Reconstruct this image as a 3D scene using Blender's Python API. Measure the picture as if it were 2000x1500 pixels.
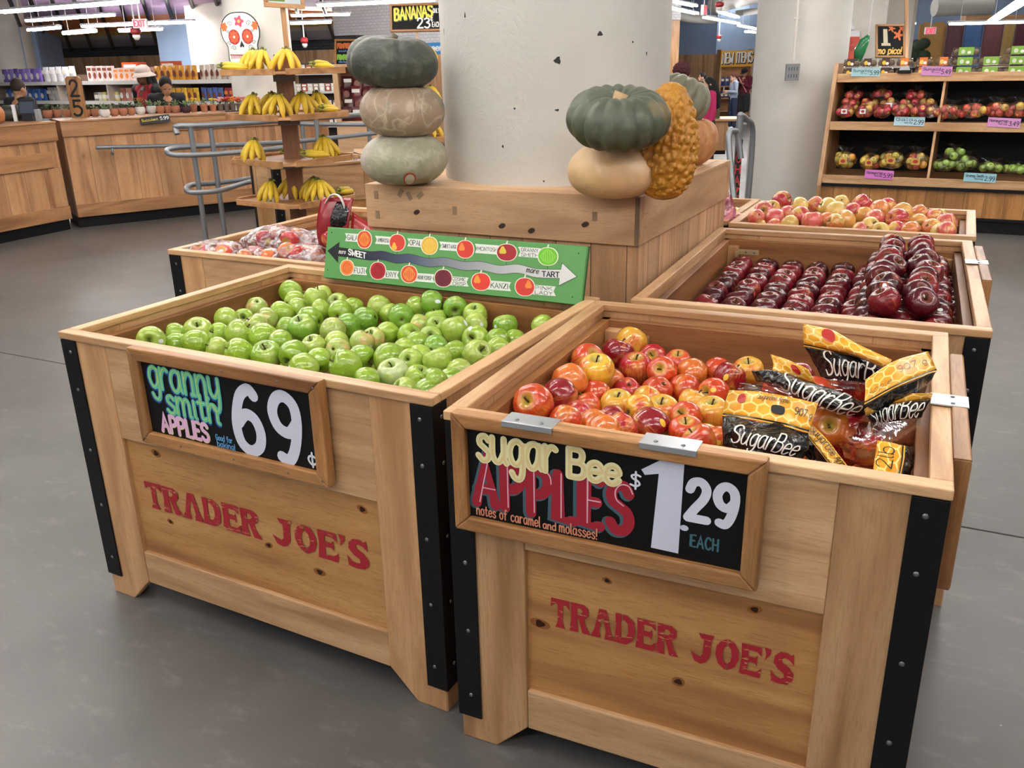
import bpy, math, random
from mathutils import Vector, Matrix, Euler, noise as mnoise
from bpy_extras.node_shader_utils import PrincipledBSDFWrapper
random.seed(11)
PI = math.pi
SC = bpy.context.scene
COL = SC.collection
for _o in list(bpy.data.objects):
    bpy.data.objects.remove(_o)

# ------------------------------------------------------------------ camera
CAM_POS = Vector((2.3692, -1.5683, 1.6177))
F_PX, YAW, PITCH, ROLL = 1707.3, -0.4943, 0.3506, -0.0216
def cam_axes():
    cy, sy, cp, sp = math.cos(YAW), math.sin(YAW), math.cos(PITCH), math.sin(PITCH)
    d = Vector((sy*cp, cy*cp, -sp)); r = Vector((cy, -sy, 0)); u = r.cross(d)
    cr, sr = math.cos(ROLL), math.sin(ROLL)
    return cr*r + sr*u, -sr*r + cr*u, d
CR, CU, CD = cam_axes()
cam = bpy.data.cameras.new('camera'); cam.sensor_width = 36; cam.lens = F_PX/2000*36
cam.clip_start = 0.05; cam.clip_end = 200
camo = bpy.data.objects.new('camera', cam); COL.objects.link(camo)
camo.matrix_world = Matrix(((CR.x, CU.x, -CD.x, CAM_POS.x), (CR.y, CU.y, -CD.y, CAM_POS.y), (CR.z, CU.z, -CD.z, CAM_POS.z), (0, 0, 0, 1)))
SC.camera = camo
def ray(px, py): return CR*((px-1000)/F_PX) - CU*((py-750)/F_PX) + CD
def ad(px, py, d): return CAM_POS + ray(px, py)*d            # photo point -> place at a given distance
def az(px, py, z):
    r = ray(px, py); return CAM_POS + r*((z-CAM_POS.z)/r.z)  # photo point -> place at a given height
def ay(px, py, y):
    r = ray(px, py); return CAM_POS + r*((y-CAM_POS.y)/r.y)
def dep(p): return (p-CAM_POS).dot(CD)

# ------------------------------------------------------------------ world, exposure
SC.view_settings.view_transform = 'Standard'
SC.view_settings.look = 'None'
SC.view_settings.exposure = 0.72
SC.view_settings.gamma = 1.0
SC.view_settings.use_curve_mapping = False
W = bpy.data.worlds.new('world'); SC.world = W; W.use_nodes = True
W.node_tree.nodes['Background'].inputs[0].default_value = (0.97, 0.98, 1.0, 1)
W.node_tree.nodes['Background'].inputs[1].default_value = 0.34
TUBE_STRENGTH = 24.0                                          # fluorescent tubes

# ------------------------------------------------------------------ mesh builder
class MB:
    def __init__(s): s.v = []; s.f = []; s.m = []; s.uv = {}; s.mi = 0
    def face(s, idx, uvs=None):
        s.f.append(tuple(idx)); s.m.append(s.mi)
        if uvs: s.uv[len(s.f)-1] = uvs
    def quad(s, a, b, c, d, uvs=None):
        n = len(s.v); s.v += [tuple(a), tuple(b), tuple(c), tuple(d)]; s.face((n, n+1, n+2, n+3), uvs)
    def box(s, x0, x1, y0, y1, z0, z1):
        n = len(s.v)
        s.v += [(x0,y0,z0),(x1,y0,z0),(x1,y1,z0),(x0,y1,z0),(x0,y0,z1),(x1,y0,z1),(x1,y1,z1),(x0,y1,z1)]
        for q in ((0,3,2,1),(4,5,6,7),(0,1,5,4),(1,2,6,5),(2,3,7,6),(3,0,4,7)): s.face([n+i for i in q])
        return s
    def obox(s, M, x0, x1, y0, y1, z0, z1):
        n = len(s.v); s.box(x0, x1, y0, y1, z0, z1)
        s.v[n:] = [tuple(M @ Vector(p)) for p in s.v[n:]]; return s
    def prism(s, poly, axis, a, b):
        """poly 2-D points extruded along axis ('x','y','z') from a to b"""
        n = len(s.v); k = len(poly)
        def P(p, t): return {'x': (t, p[0], p[1]), 'y': (p[0], t, p[1]), 'z': (p[0], p[1], t)}[axis]
        s.v += [P(p, a) for p in poly] + [P(p, b) for p in poly]
        ar = sum(poly[i][0]*poly[(i+1) % k][1]-poly[(i+1) % k][0]*poly[i][1] for i in range(k))
        flip = (ar > 0) == (axis != 'y')
        if b < a: flip = not flip
        A = list(range(n, n+k)); B = list(range(n+k, n+2*k))
        s.face(A[::-1] if flip else A); s.face(B if flip else B[::-1])
        for i in range(k):
            j = (i+1) % k; q = (A[i], A[j], B[j], B[i]); s.face(q if flip else q[::-1])
        return s
    def lathe(s, prof, seg=24, c=(0,0,0), fn=None, close=True):
        """prof [(r,z)...] bottom to top, fn(theta, r, z)->(r, z)"""
        n = len(s.v); m = len(prof)
        for (r, z) in prof:
            for k in range(seg):
                t = 2*PI*k/seg; rr, zz = fn(t, r, z) if fn else (r, z)
                s.v.append((c[0]+rr*math.cos(t), c[1]+rr*math.sin(t), c[2]+zz))
        for i in range(m-1):
            for k in range(seg):
                k2 = (k+1) % seg; s.face((n+i*seg+k, n+i*seg+k2, n+(i+1)*seg+k2, n+(i+1)*seg+k))
        if close:
            s.face([n+k for k in range(seg)][::-1]); s.face([n+(m-1)*seg+k for k in range(seg)])
        return s
    def tube(s, pts, rad, seg=10, closed=False, flat=1.0):
        pts = [Vector(p) for p in pts]; n0 = len(s.v); m = len(pts)
        rads = rad if isinstance(rad, (list, tuple)) else [rad]*m
        up = None
        for i, p in enumerate(pts):
            a = pts[i-1] if (i > 0 or closed) else p; b = pts[(i+1) % m] if (i < m-1 or closed) else p
            d = (b-a).normalized()
            if up is None:
                up = Vector((0,0,1)) if abs(d.z) < .9 else Vector((1,0,0))
            x = d.cross(up).normalized(); up = x.cross(d).normalized()
            for k in range(seg):
                t = 2*PI*k/seg; s.v.append(tuple(p + rads[i]*(x*math.cos(t)+up*math.sin(t)*flat)))
        for i in range(m if closed else m-1):
            j = (i+1) % m
            for k in range(seg):
                k2 = (k+1) % seg; s.face((n0+i*seg+k, n0+i*seg+k2, n0+j*seg+k2, n0+j*seg+k))
        if not closed:
            s.face([n0+k for k in range(seg)][::-1]); s.face([n0+(m-1)*seg+k for k in range(seg)])
        return s
    def ell(s, c, r, seg=14, rings=8, M=None):
        n = len(s.v); prof = [(math.sin(PI*i/rings)+1e-4, -math.cos(PI*i/rings)) for i in range(rings+1)]
        s.lathe(prof, seg)
        for i in range(n, len(s.v)):
            p = Vector((s.v[i][0]*r[0], s.v[i][1]*r[1], s.v[i][2]*r[2]))
            if M: p = M @ p
            s.v[i] = tuple(p+Vector(c))
        return s
    def grid(s, fn, nu, nv, uv=True, u1=1.0, v1=1.0):
        n = len(s.v)
        for j in range(nv+1):
            for i in range(nu+1): s.v.append(tuple(fn(i/nu, j/nv)))
        for j in range(nv):
            for i in range(nu):
                a = n+j*(nu+1)+i
                s.face((a, a+1, a+nu+2, a+nu+1), [(i/nu*u1, j/nv*v1), ((i+1)/nu*u1, j/nv*v1), ((i+1)/nu*u1, (j+1)/nv*v1), (i/nu*u1, (j+1)/nv*v1)] if uv else None)
        return s
    def xf(s, M, n0=0):
        s.v[n0:] = [tuple(M @ Vector(p)) for p in s.v[n0:]]; return s
    def mesh(s, name, mats, smooth=False):
        me = bpy.data.meshes.new(name); me.from_pydata(s.v, [], s.f)
        for m in (mats if isinstance(mats, (list, tuple)) else [mats]): me.materials.append(m)
        me.polygons.foreach_set('material_index', s.m)
        if s.uv:
            l = me.uv_layers.new(name='UVMap').data
            for p in me.polygons:
                if p.index in s.uv:
                    for li, c in zip(p.loop_indices, s.uv[p.index]): l[li].uv = c
        me.update()
        if smooth: me.shade_smooth()
        return me
    def build(s, name, mats, parent=None, smooth=False, bevel=0, seg=2, sub=0, solid=0, autosm=False):
        o = bpy.data.objects.new(name, s.mesh(name, mats, smooth)); COL.objects.link(o)
        if parent: o.parent = parent
        if solid:
            md = o.modifiers.new('s', 'SOLIDIFY'); md.thickness = solid; md.offset = 0
        if bevel:
            md = o.modifiers.new('b', 'BEVEL'); md.width = bevel; md.segments = seg; md.limit_method = 'ANGLE'; md.angle_limit = .7
            md.harden_normals = False
        if sub:
            md = o.modifiers.new('u', 'SUBSURF'); md.levels = sub; md.render_levels = sub
        if autosm: o.data.shade_smooth(); o.data.set_sharp_from_angle(angle=autosm)
        return o

def tag(o, label=None, cat=None, group=None, kind=None):
    if label: o['label'] = label
    if cat: o['category'] = cat
    if group: o['group'] = group
    if kind: o['kind'] = kind
    return o
def empty(name, loc=(0,0,0), rz=0, label=None, cat=None, group=None, M=None):
    o = bpy.data.objects.new(name, None); COL.objects.link(o); o.empty_display_size = .05
    if M is not None: o.matrix_world = M
    else: o.location = loc; o.rotation_euler = (0, 0, rz)
    return tag(o, label, cat, group)
def copy_tree(o, parent=None):
    c = o.copy(); COL.objects.link(c)
    if parent: c.parent = parent
    for ch in list(o.children): copy_tree(ch, c)
    return c
def struct(o): o['kind'] = 'structure'; return o
ORD = 'first second third fourth fifth sixth seventh eighth ninth tenth eleventh twelfth thirteenth fourteenth fifteenth sixteenth seventeenth eighteenth nineteenth twentieth'.split()
def nth(i):
    i -= 1
    if i < 20: return ORD[i]
    if i < 29: return 'twenty-'+ORD[i-20]
    if i == 29: return 'thirtieth'
    return 'thirty-'+ORD[(i-30) % 20]
def frame_M(o, u, v):
    """matrix whose x runs along u, z along v, y away from the viewer (into the wall)"""
    u = Vector(u).normalized(); v = Vector(v); v = (v-u*v.dot(u)).normalized(); n = v.cross(u)
    return Matrix(((u.x, n.x, v.x, o[0]), (u.y, n.y, v.y, o[1]), (u.z, n.z, v.z, o[2]), (0, 0, 0, 1)))

# ------------------------------------------------------------------ materials
def new_mat(name):
    m = bpy.data.materials.new(name); m.use_nodes = True; nt = m.node_tree
    return m, nt, nt.nodes['Principled BSDF']
def srgb(h):
    if isinstance(h, str):
        h = [int(h[i:i+2], 16)/255 for i in (0, 2, 4)]
    return tuple((c/12.92 if c <= .04045 else ((c+.055)/1.055)**2.4) for c in h[:3])+(1,)
_mc = {}
def flat(hexc, rough=.5, metal=0, spec=.5, coat=0):
    k = (hexc, rough, metal, spec, coat)
    if k not in _mc:
        m, nt, b = new_mat('flat_'+hexc); b.inputs['Base Color'].default_value = srgb(hexc)
        b.inputs['Roughness'].default_value = rough; b.inputs['Metallic'].default_value = metal
        b.inputs['Specular IOR Level'].default_value = spec; b.inputs['Coat Weight'].default_value = coat
        n = nt.nodes.new('ShaderNodeTexNoise'); n.inputs['Scale'].default_value = 40
        r = nt.nodes.new('ShaderNodeMapRange'); r.inputs[3].default_value = rough-.06; r.inputs[4].default_value = rough+.06
        nt.links.new(n.outputs[0], r.inputs[0]); nt.links.new(r.outputs[0], b.inputs['Roughness'])
        _mc[k] = m
    return _mc[k]
def emit(hexc, st):
    m, nt, b = new_mat('emit_'+hexc); b.inputs['Base Color'].default_value = srgb(hexc)
    b.inputs['Emission Color'].default_value = srgb(hexc); b.inputs['Emission Strength'].default_value = st
    return m
class NT:
    """terse node building"""
    def __init__(s, nt): s.nt = nt
    def n(s, t, **kw):
        nd = s.nt.nodes.new('ShaderNode'+t)
        for k, v in kw.items(): setattr(nd, k, v)
        return nd
    def l(s, a, b): s.nt.links.new(a, b)
    def set(s, inp, v):
        if hasattr(v, 'is_linked') or hasattr(v, 'links'): s.l(v, inp)
        else: inp.default_value = v
    def math(s, op, a, b=0.0, c=None):
        nd = s.n('Math', operation=op); s.set(nd.inputs[0], a); s.set(nd.inputs[1], b)
        if c is not None: s.set(nd.inputs[2], c)
        return nd.outputs[0]
    def vmath(s, op, a, b=(0,0,0), out=0):
        nd = s.n('VectorMath', operation=op); s.set(nd.inputs[0], a); s.set(nd.inputs[1], b); return nd.outputs[out]
    def coord(s, which='Object'): return s.n('TexCoord').outputs[which]
    def map(s, vec, scale=(1,1,1), loc=(0,0,0), rot=(0,0,0)):
        nd = s.n('Mapping'); s.l(vec, nd.inputs[0]); s.set(nd.inputs[1], loc); nd.inputs[2].default_value = rot; nd.inputs[3].default_value = scale; return nd.outputs[0]
    def noise(s, vec, scale=5, detail=3, rough=.5, dist=0, out=0):
        nd = s.n('TexNoise'); s.l(vec, nd.inputs['Vector']); nd.inputs['Scale'].default_value = scale
        nd.inputs['Detail'].default_value = detail; nd.inputs['Roughness'].default_value = rough; nd.inputs['Distortion'].default_value = dist
        return nd.outputs[out]
    def voro(s, vec, scale=5, feature='F1', out='Distance', rnd=1.0):
        nd = s.n('TexVoronoi', feature=feature); s.l(vec, nd.inputs['Vector']); nd.inputs['Scale'].default_value = scale
        nd.inputs['Randomness'].default_value = rnd; return nd.outputs[out]
    def ramp(s, fac, stops, interp='LINEAR'):
        nd = s.n('ValToRGB'); s.set(nd.inputs[0], fac); cr = nd.color_ramp; cr.interpolation = interp
        while len(cr.elements) < len(stops): cr.elements.new(.5)
        for e, (p, c) in zip(cr.elements, stops): e.position = p; e.color = srgb(c) if isinstance(c, str) else (c, c, c, 1)
        return nd.outputs[0]
    def mix(s, fac, a, b, mode='MIX'):
        nd = s.n('Mix', data_type='RGBA', blend_type=mode); s.set(nd.inputs[0], fac)
        s.set(nd.inputs[6], srgb(a) if isinstance(a, str) else a); s.set(nd.inputs[7], srgb(b) if isinstance(b, str) else b); return nd.outputs[2]
    def range(s, v, a, b, c=0.0, d=1.0):
        nd = s.n('MapRange'); s.set(nd.inputs[0], v); nd.inputs[1].default_value = a; nd.inputs[2].default_value = b
        nd.inputs[3].default_value = c; nd.inputs[4].default_value = d; return nd.outputs[0]
    def bump(s, h, strength=.3, dist=.01):
        nd = s.n('Bump'); nd.inputs['Strength'].default_value = strength; nd.inputs['Distance'].default_value = dist; s.l(h, nd.inputs['Height']); return nd.outputs[0]
    def rnd(s): return s.n('ObjectInfo').outputs['Random']
    def ocol(s): return s.n('ObjectInfo').outputs['Color']
    def hsv(s, col, h=.5, sat=1.0, v=1.0):
        nd = s.n('HueSaturation'); s.set(nd.inputs[0], h); s.set(nd.inputs[1], sat); s.set(nd.inputs[2], v); s.l(col, nd.inputs[4]); return nd.outputs[0]

AX = {'x': (.09, 1, 1), 'y': (1, .09, 1), 'z': (1, 1, .09)}
def wood(name, light, mid, dark, axis='x', scale=14, rough=.45, knots=0, plank=None, gapc='3a2a1c', bump=.12, var=.14, seed=0.0, coat=.12):
    """grain along axis; plank=(axis across, width) draws separate boards"""
    m, nt, b = new_mat(name); t = NT(nt)
    co = t.coord(); rn = t.rnd()
    off = t.n('CombineXYZ'); 
    for i in range(3): t.l(t.math('MULTIPLY', rn, 17.0+i*9), off.inputs[i])
    vec = t.vmath('ADD', t.vmath('ADD', co, off.outputs[0]), (seed, seed*2, seed*3))
    gap = None; pr = None
    if plank:
        sep = t.n('SeparateXYZ'); t.l(co, sep.inputs[0]); s = t.math('DIVIDE', sep.outputs['xyz'.index(plank[0])], plank[1])
        fl = t.math('FLOOR', s); fr = t.math('FRACT', s)
        wn = t.n('TexWhiteNoise', noise_dimensions='1D'); t.l(fl, wn.inputs['W']); pr = wn.outputs['Value']
        gap = t.math('LESS_THAN', fr, .004/plank[1])
        ad_ = t.n('CombineXYZ'); 
        for i in range(3): t.l(t.math('MULTIPLY', pr, 31.0+7*i), ad_.inputs[i])
        vec = t.vmath('ADD', vec, ad_.outputs[0])
    v2 = t.map(vec, AX[axis])
    warp = t.noise(v2, 2.2, 2, .5, .3)
    band = t.n('TexNoise'); t.l(v2, band.inputs['Vector']); band.inputs['Scale'].default_value = scale; band.inputs['Detail'].default_value = 5; band.inputs['Roughness'].default_value = .62; band.inputs['Distortion'].default_value = .55
    rings = t.math('SINE', t.math('MULTIPLY', warp, 75.0))
    g = t.math('ADD', t.math('MULTIPLY', band.outputs[0], .78), t.math('MULTIPLY', rings, .07))
    col = t.ramp(g, [(.22, dark), (.40, mid), (.62, light)])
    fine = t.noise(t.map(vec, tuple(c*6 if c == 1 else .5 for c in AX[axis])), 38, 2)
    col = t.mix(t.range(fine, .5, .72, 0, .5), col, dark)
    vf = t.noise(t.map(vec, tuple(c*14 if c == 1 else .9 for c in AX[axis])), 60, 1)
    col = t.mix(t.range(vf, .56, .7, 0, .28), col, dark)
    if knots:
        kv = t.map(vec, tuple(.55 if c != 1 else 1 for c in AX[axis]))
        kd = t.voro(kv, knots); kc = t.n('TexVoronoi'); t.l(kv, kc.inputs['Vector']); kc.inputs['Scale'].default_value = knots
        sp = t.n('SeparateColor'); t.l(kc.outputs['Color'], sp.inputs[0])
        on = t.math('GREATER_THAN', sp.outputs[0], .45)
        halo = t.math('MULTIPLY', t.range(kd, .05, .22, .55, 0), on)
        core = t.math('MULTIPLY', t.range(kd, .035, .075, .95, 0), on)
        col = t.mix(halo, col, dark); col = t.mix(core, col, '2c190d')
    vv = t.range(rn if not plank else pr, 0, 1, 1-var, 1+var)
    col = t.hsv(col, .5, 1.0, vv)
    if gap: col = t.mix(t.math('MULTIPLY', gap, .75), col, gapc)
    t.l(col, b.inputs['Base Color']); b.inputs['Roughness'].default_value = rough
    b.inputs['Coat Weight'].default_value = coat; b.inputs['Coat Roughness'].default_value = .25
    hgt = band.outputs[0]
    if gap: hgt = t.math('SUBTRACT', hgt, t.math('MULTIPLY', gap, 2.0))
    t.l(t.bump(hgt, bump, .004), b.inputs['Normal'])
    return m
OAK = {a: wood('oak_'+a, 'd3aa7c', 'c2966a', 'a0744a', a) for a in 'xyz'}
OAKL = {a: wood('oak_light_'+a, 'd9b388', 'c9a074', 'a87e55', a, scale=20) for a in 'xyz'}
PINE = {a: wood('pine_'+a, 'cd9d63', 'bb8850', '925f33', a, scale=8, knots=4.2, var=.1) for a in 'xyz'}
LINER = {a: wood('liner_'+a, 'a87543', '966338', '6f4522', a, scale=9, knots=2.0, rough=.5) for a in 'xyz'}
OLDPINE = {a: wood('old_pine_'+a, 'e2bc94', 'd3aa80', 'ae8560', a, scale=7, knots=3.0, rough=.6, coat=0) for a in 'xyz'}
FRAMEW = {a: wood('sign_frame_'+a, 'bb8a58', 'a07040', '754a26', a, scale=22, bump=.3) for a in 'xz'}
TIER = wood('banana_tier_wood', 'cd9c6c', 'ba8757', '94673c', 'x')
POSTW = wood('post_wood', '8f5f3c', '7d5032', '5d3821', 'z', scale=18)
PLANKV = wood('counter_planks', 'd3a577', 'c29166', '9a6d48', 'z', scale=7, knots=2.2, plank=('x', .235), rough=.5, var=.1)
PLANKX = wood('counter_cap', 'c8986a', 'b58357', '8c603c', 'x', scale=8, knots=2.0)
SHELFPL = wood('shelf_base_planks', 'bf8b54', 'aa7640', '7c5128', 'z', scale=7, knots=5, plank=('x', .17), var=.2)
PEDPL = wood('plinth_planks', 'dbb490', 'cba27c', 'a87e5a', 'z', scale=8, knots=2, plank=('y', .13), rough=.6, coat=0)
BLACKM = flat('0b0b0d', .45, 0, .3)
BLACKB = flat('070708', .6, 0, .25)
STEEL = flat('c3c8cd', .35, .85)
RAILM = flat('8b8f94', .36, .6)
BRASS = flat('c9b48a', .4, .6)
WHITE = flat('efeff2', .5)
SCREW = flat('7d7f82', .4, .8)
# ------------------------------------------------------------------ hand-lettering
# strokes on a grid: baseline 0, x-height 5, capitals 8, tails to -3; '-' in front = straight pieces
GLY = {
'A': "-0,0 2.6,8 5.2,0|-.9,2.8 4.3,2.8", 'B': "-0,0 0,8|0,8 2.6,8 3.9,7.2 3.9,5.4 2.6,4.4 0,4.3|0,4.3 3,4.3 4.6,3.3 4.5,1.1 3,0 0,0",
'C': "4.6,6.6 3.2,8 1.2,7.4 0,4 1.2,.6 3.2,0 4.7,1.4", 'D': "-0,0 0,8|0,8 2.6,7.8 4.6,6 4.6,2 2.6,.2 0,0",
'E': "-4,8 0,8 0,0 4,0|-0,4.2 3.2,4.2", 'F': "-4,8 0,8 0,0|-0,4.2 3.2,4.2", 'G': "4.6,6.6 3.2,8 1.2,7.4 0,4 1.2,.6 3.2,0 4.7,1.6 4.7,3.6|-4.8,3.6 2.8,3.6",
'H': "-0,0 0,8|-4.4,0 4.4,8|-0,4.1 4.4,4.1", 'I': "-.4,0 .4,8", 'J': "-1.6,8 4.4,8|3,8 3,2 2,.1 .7,.3 0,1.8", 'K': "-0,0 0,8|-4.4,8 .2,3.6|-1.6,4.8 4.6,0",
'L': "-0,8 0,0 4,0", 'M': "-0,0 .4,8 3,2.6 5.6,8 6,0", 'N': "-0,0 0,8 4.4,0 4.4,8", 'O': "2.4,8 .6,7 0,4 .7,1 2.4,0 4.2,1 4.8,4 4.2,7 2.4,8",
'P': "-0,0 0,8|0,8 2.6,8 4.2,7 4.2,5 2.6,3.8 0,3.7", 'Q': "2.4,8 .6,7 0,4 .7,1 2.4,0 4.2,1 4.8,4 4.2,7 2.4,8|-3,2 5,-.6", 'R': "-0,0 0,8|0,8 2.6,8 4.2,7 4.1,5.2 2.6,4.1 0,4|-2.2,4 4.6,0",
'S': "4.3,6.7 3.3,7.9 1.4,7.9 .2,6.7 .5,5.2 2.2,4.3 4,3.3 4.5,1.6 3.4,.2 1.4,0 0,1.3", 'T': "-0,8 5,8|-2.5,8 2.5,0", 'U': "0,8 0,2.6 .8,.5 2.3,0 3.8,.6 4.6,2.8 4.6,8",
'V': "-0,8 2.4,0 4.8,8", 'W': "-0,8 1.6,0 3.2,6 4.8,0 6.4,8", 'X': "-0,0 4.6,8|-0,8 4.6,0", 'Y': "-0,8 2.3,4 2.3,0|-4.6,8 2.3,4", 'Z': "-0,8 4.6,8 0,0 4.8,0",
'a': "4,4.3 2.6,5 .8,4.4 0,2.4 .8,.4 2.2,0 3.5,1.2 4,3.2 4,4.8|-4,4.8 4.1,1 4.7,.1", 'b': "-0,8 0,0|0,3.4 1.2,5 3,4.8 4,2.6 3.2,.4 1.4,0 0,1.2",
'c': "3.8,4.2 2.4,5 .7,4.3 0,2.4 .8,.5 2.4,0 3.9,1", 'd': "4,4 2.4,5 .7,4.3 0,2.4 .8,.4 2.3,0 4,1.4|-4,8 4,0", 'e': "0,2.5 3.8,2.8 3.5,4.4 2.1,5 .6,4.2 0,2.3 .8,.4 2.4,0 4,1.1",
'f': "3.6,7.2 2.6,8 1.6,7 1.5,4 1.5,0|-0,4.8 3.2,4.8", 'g': "4,4.2 2.4,5 .7,4.3 0,2.5 .8,.6 2.3,.2 3.7,1.6 4,4.8 4,-1 3,-2.8 1.4,-2.6 .6,-1.6", 'h': "-0,8 0,0|0,3 1.2,4.8 2.8,4.9 3.7,3.6 3.7,.6 4.4,0",
'i': "-.4,4.9 .4,.5 1,0|-.4,6.7 .4,7", 'j': "-1.4,4.9 1.4,-1.6 .6,-2.6|-1.4,6.7 1.4,7", 'k': "-0,8 0,0|-3.4,4.8 .2,2|-1.3,2.9 3.8,0", 'l': ".3,8 .3,1.2 1.2,0",
'm': "-0,4.9 0,0|0,3 1,4.7 2.1,4.8 2.8,3.6 2.8,0|2.8,3 3.8,4.7 4.9,4.8 5.6,3.4 5.6,.5 6.2,0", 'n': "-0,4.9 0,0|0,3 1.2,4.7 2.7,4.9 3.6,3.6 3.6,.5 4.2,0",
'o': "2,5 .5,4.2 0,2.5 .6,.7 2,0 3.5,.7 4,2.5 3.5,4.3 2,5", 'p': "-0,5 0,-2.8|0,3.4 1.2,5 3,4.8 4,2.6 3.2,.4 1.4,0 0,1.2", 'q': "4,4 2.4,5 .7,4.3 0,2.4 .8,.4 2.3,0 4,1.4|-4,5 4,-2.8",
'r': "-0,5 0,0|0,2.8 1,4.4 2.2,5 3.2,4.6", 's': "3.3,4.2 2.2,5 .7,4.6 .5,3.4 2,2.5 3.4,1.6 3,.3 1.4,-.1 0,.8", 't': "1.4,7.2 1.4,1.2 2.2,.1 3.2,.6|-0,4.9 3,4.9",
'u': "0,5 0,1.6 1,.1 2.4,.3 3.6,2|-3.7,5 3.7,.8 4.4,0", 'v': "-0,5 1.9,0 3.8,5", 'w': "-0,5 1.2,0 2.6,4 4,0 5.2,5", 'x': "-0,0 3.6,5|-0,5 3.6,0", 'y': "0,5 .1,2 1.2,.6 2.6,1 3.8,2.8|3.8,5 3.7,-.4 2.8,-2.6 1.2,-2.6 .4,-1.6", 'z': "-0,5 3.6,5 0,0 3.8,0",
'0': "2.3,8 .6,6.8 0,4 .6,1.2 2.3,0 4,1.2 4.6,4 4,6.8 2.3,8", '1': "-.6,6.4 2,8 2,0", '2': ".2,6.2 1,7.7 2.8,8 4.1,6.6 3.6,4.6 1.6,2.2 0,.1|-0,.1 4.5,.1", '3': ".2,7.2 1.8,8 3.6,7.4 3.8,5.6 2,4.4 4,3.4 4.2,1.4 2.4,0 .2,.8",
'4': "-3.2,0 3.2,8 0,2.6 4.6,2.6", '5': "-4,8 .6,8 .4,4.6|.4,4.6 2.2,5 4,4 4.3,2 3,.2 1,0 0,.8", '6': "3.9,7.3 2.9,8 1.2,6.8 .1,3.6 .5,1 2.2,0 3.9,.8 4.4,2.6 3.6,4.3 2,4.7 .5,3.4", '7': "-0,8 4.4,8 1.4,0",
'8': "2.2,4.2 .6,5.2 .6,7 2.2,8 3.8,7 3.8,5.2 2.2,4.2 .3,3 .3,1 2.2,0 4.2,1 4.2,3 2.2,4.2", '9': "4.2,4.8 2.8,3.5 1,4 .2,5.8 1,7.5 2.5,8 4,7 4.3,4.8 3.6,1.8 2.4,0 1,.2",
'!': "-.5,8 .4,2.4|-.4,0 .4,.3", '$': "3.6,6.4 2.2,7 .6,6.2 1,4.8 2.8,3.8 3.4,2.2 2,1 .2,1.6|-2,8.4 2,-.4", 'c|': "", "'": "-.5,8 .2,6", '.': "-.3,0 .3,.3", ',': "-.5,.5 0,-1.2", '&': "4.4,0 1,5.6 1.4,7.6 2.8,7.4 2.4,5.4 .2,2.4 .6,.4 2.4,0 4.4,2.6", '-': "-.3,3.6 2.6,3.6", '/': "-0,-.5 3,8.5", '#': "-1,0 2,8|-3,0 4,8|-0,2.6 5,2.6|-0,5.4 5,5.4", '\u00a2': "3.2,4.6 2,5.4 .6,4.6 .2,3 1,1.2 2.2,.8 3.4,1.6|-1.9,6.8 1.9,-.6"}
def cat_rom(P, n=5):
    if len(P) < 3: return P
    out = []; closed = P[0] == P[-1]
    for i in range(len(P)-1):
        p0 = P[i-1] if i > 0 else (P[-2] if closed else P[0]); p1, p2 = P[i], P[i+1]; p3 = P[i+2] if i+2 < len(P) else (P[1] if closed else P[-1])
        for k in range(n):
            t = k/n; out.append(tuple(.5*(2*p1[a]+(p2[a]-p0[a])*t+(2*p0[a]-5*p1[a]+4*p2[a]-p3[a])*t*t+(3*p1[a]-p0[a]-3*p2[a]+p3[a])*t**3) for a in (0, 1)))
    return out+[P[-1]]
_gc = {}
def glyph(ch):
    if ch not in _gc:
        st = []
        for s in GLY.get(ch, '').split('|'):
            if not s: continue
            sharp = s[0] == '-' ; s = s[1:] if sharp else s
            P = [tuple(map(float, p.split(','))) for p in s.split()]
            st.append(P if sharp else cat_rom(P))
        w = max([p[0] for s in st for p in s], default=2.4)
        _gc[ch] = (st, w)
    return _gc[ch]
def put_xz(x, z, y): return (x, y, z)
_rk = 0
def ribbon(mb, pts, wid, y, put=put_xz, caps=6, flare=0):
    """flat brush stroke with round ends; put(x, z, y) -> point"""
    n = len(pts)
    if n < 2: return
    L = [0]
    for a, b in zip(pts, pts[1:]): L.append(L[-1]+math.hypot(b[0]-a[0], b[1]-a[1]))
    T = L[-1] or 1
    base = len(mb.v); left = []; right = []
    for i, p in enumerate(pts):
        a = pts[max(i-1, 0)]; b = pts[min(i+1, n-1)]; dx, dz = b[0]-a[0], b[1]-a[1]; d = math.hypot(dx, dz) or 1
        m = 1.0
        if 0 < i < n-1:
            d1 = (p[0]-a[0], p[1]-a[1]); d2 = (b[0]-p[0], b[1]-p[1]); l1 = math.hypot(*d1) or 1; l2 = math.hypot(*d2) or 1
            cs = (d1[0]*d2[0]+d1[1]*d2[1])/l1/l2; m = min(1.0/max(math.sqrt(max((1+cs)/2, .01)), .45), 2.2)
        w = wid/2*m*(1+flare*abs(2*L[i]/T-1)**2.2)
        nx, nz = -dz/d*w, dx/d*w
        left.append((p[0]+nx, p[1]+nz)); right.append((p[0]-nx, p[1]-nz))
    poly = []
    global _rk; _rk = (_rk+1) % 14; y = y-_rk*2.2e-5
    for i, q in enumerate(left+right): mb.v.append(tuple(put(q[0], q[1], y-1.4e-5*(i % n)/n)))
    for i in range(n-1): mb.face((base+n+i, base+n+i+1, base+i+1, base+i))
    if caps:
        for end in (0, n-1):
            p = pts[end]; w = wid/2; c = len(mb.v)
            for k in range(10):
                t = 2*PI*k/10; mb.v.append(tuple(put(p[0]+w*math.cos(t), p[1]+w*math.sin(t), y-(1.6e-5 if end else -4e-6))))
            mb.face([c+k for k in range(10)])
    return mb
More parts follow.
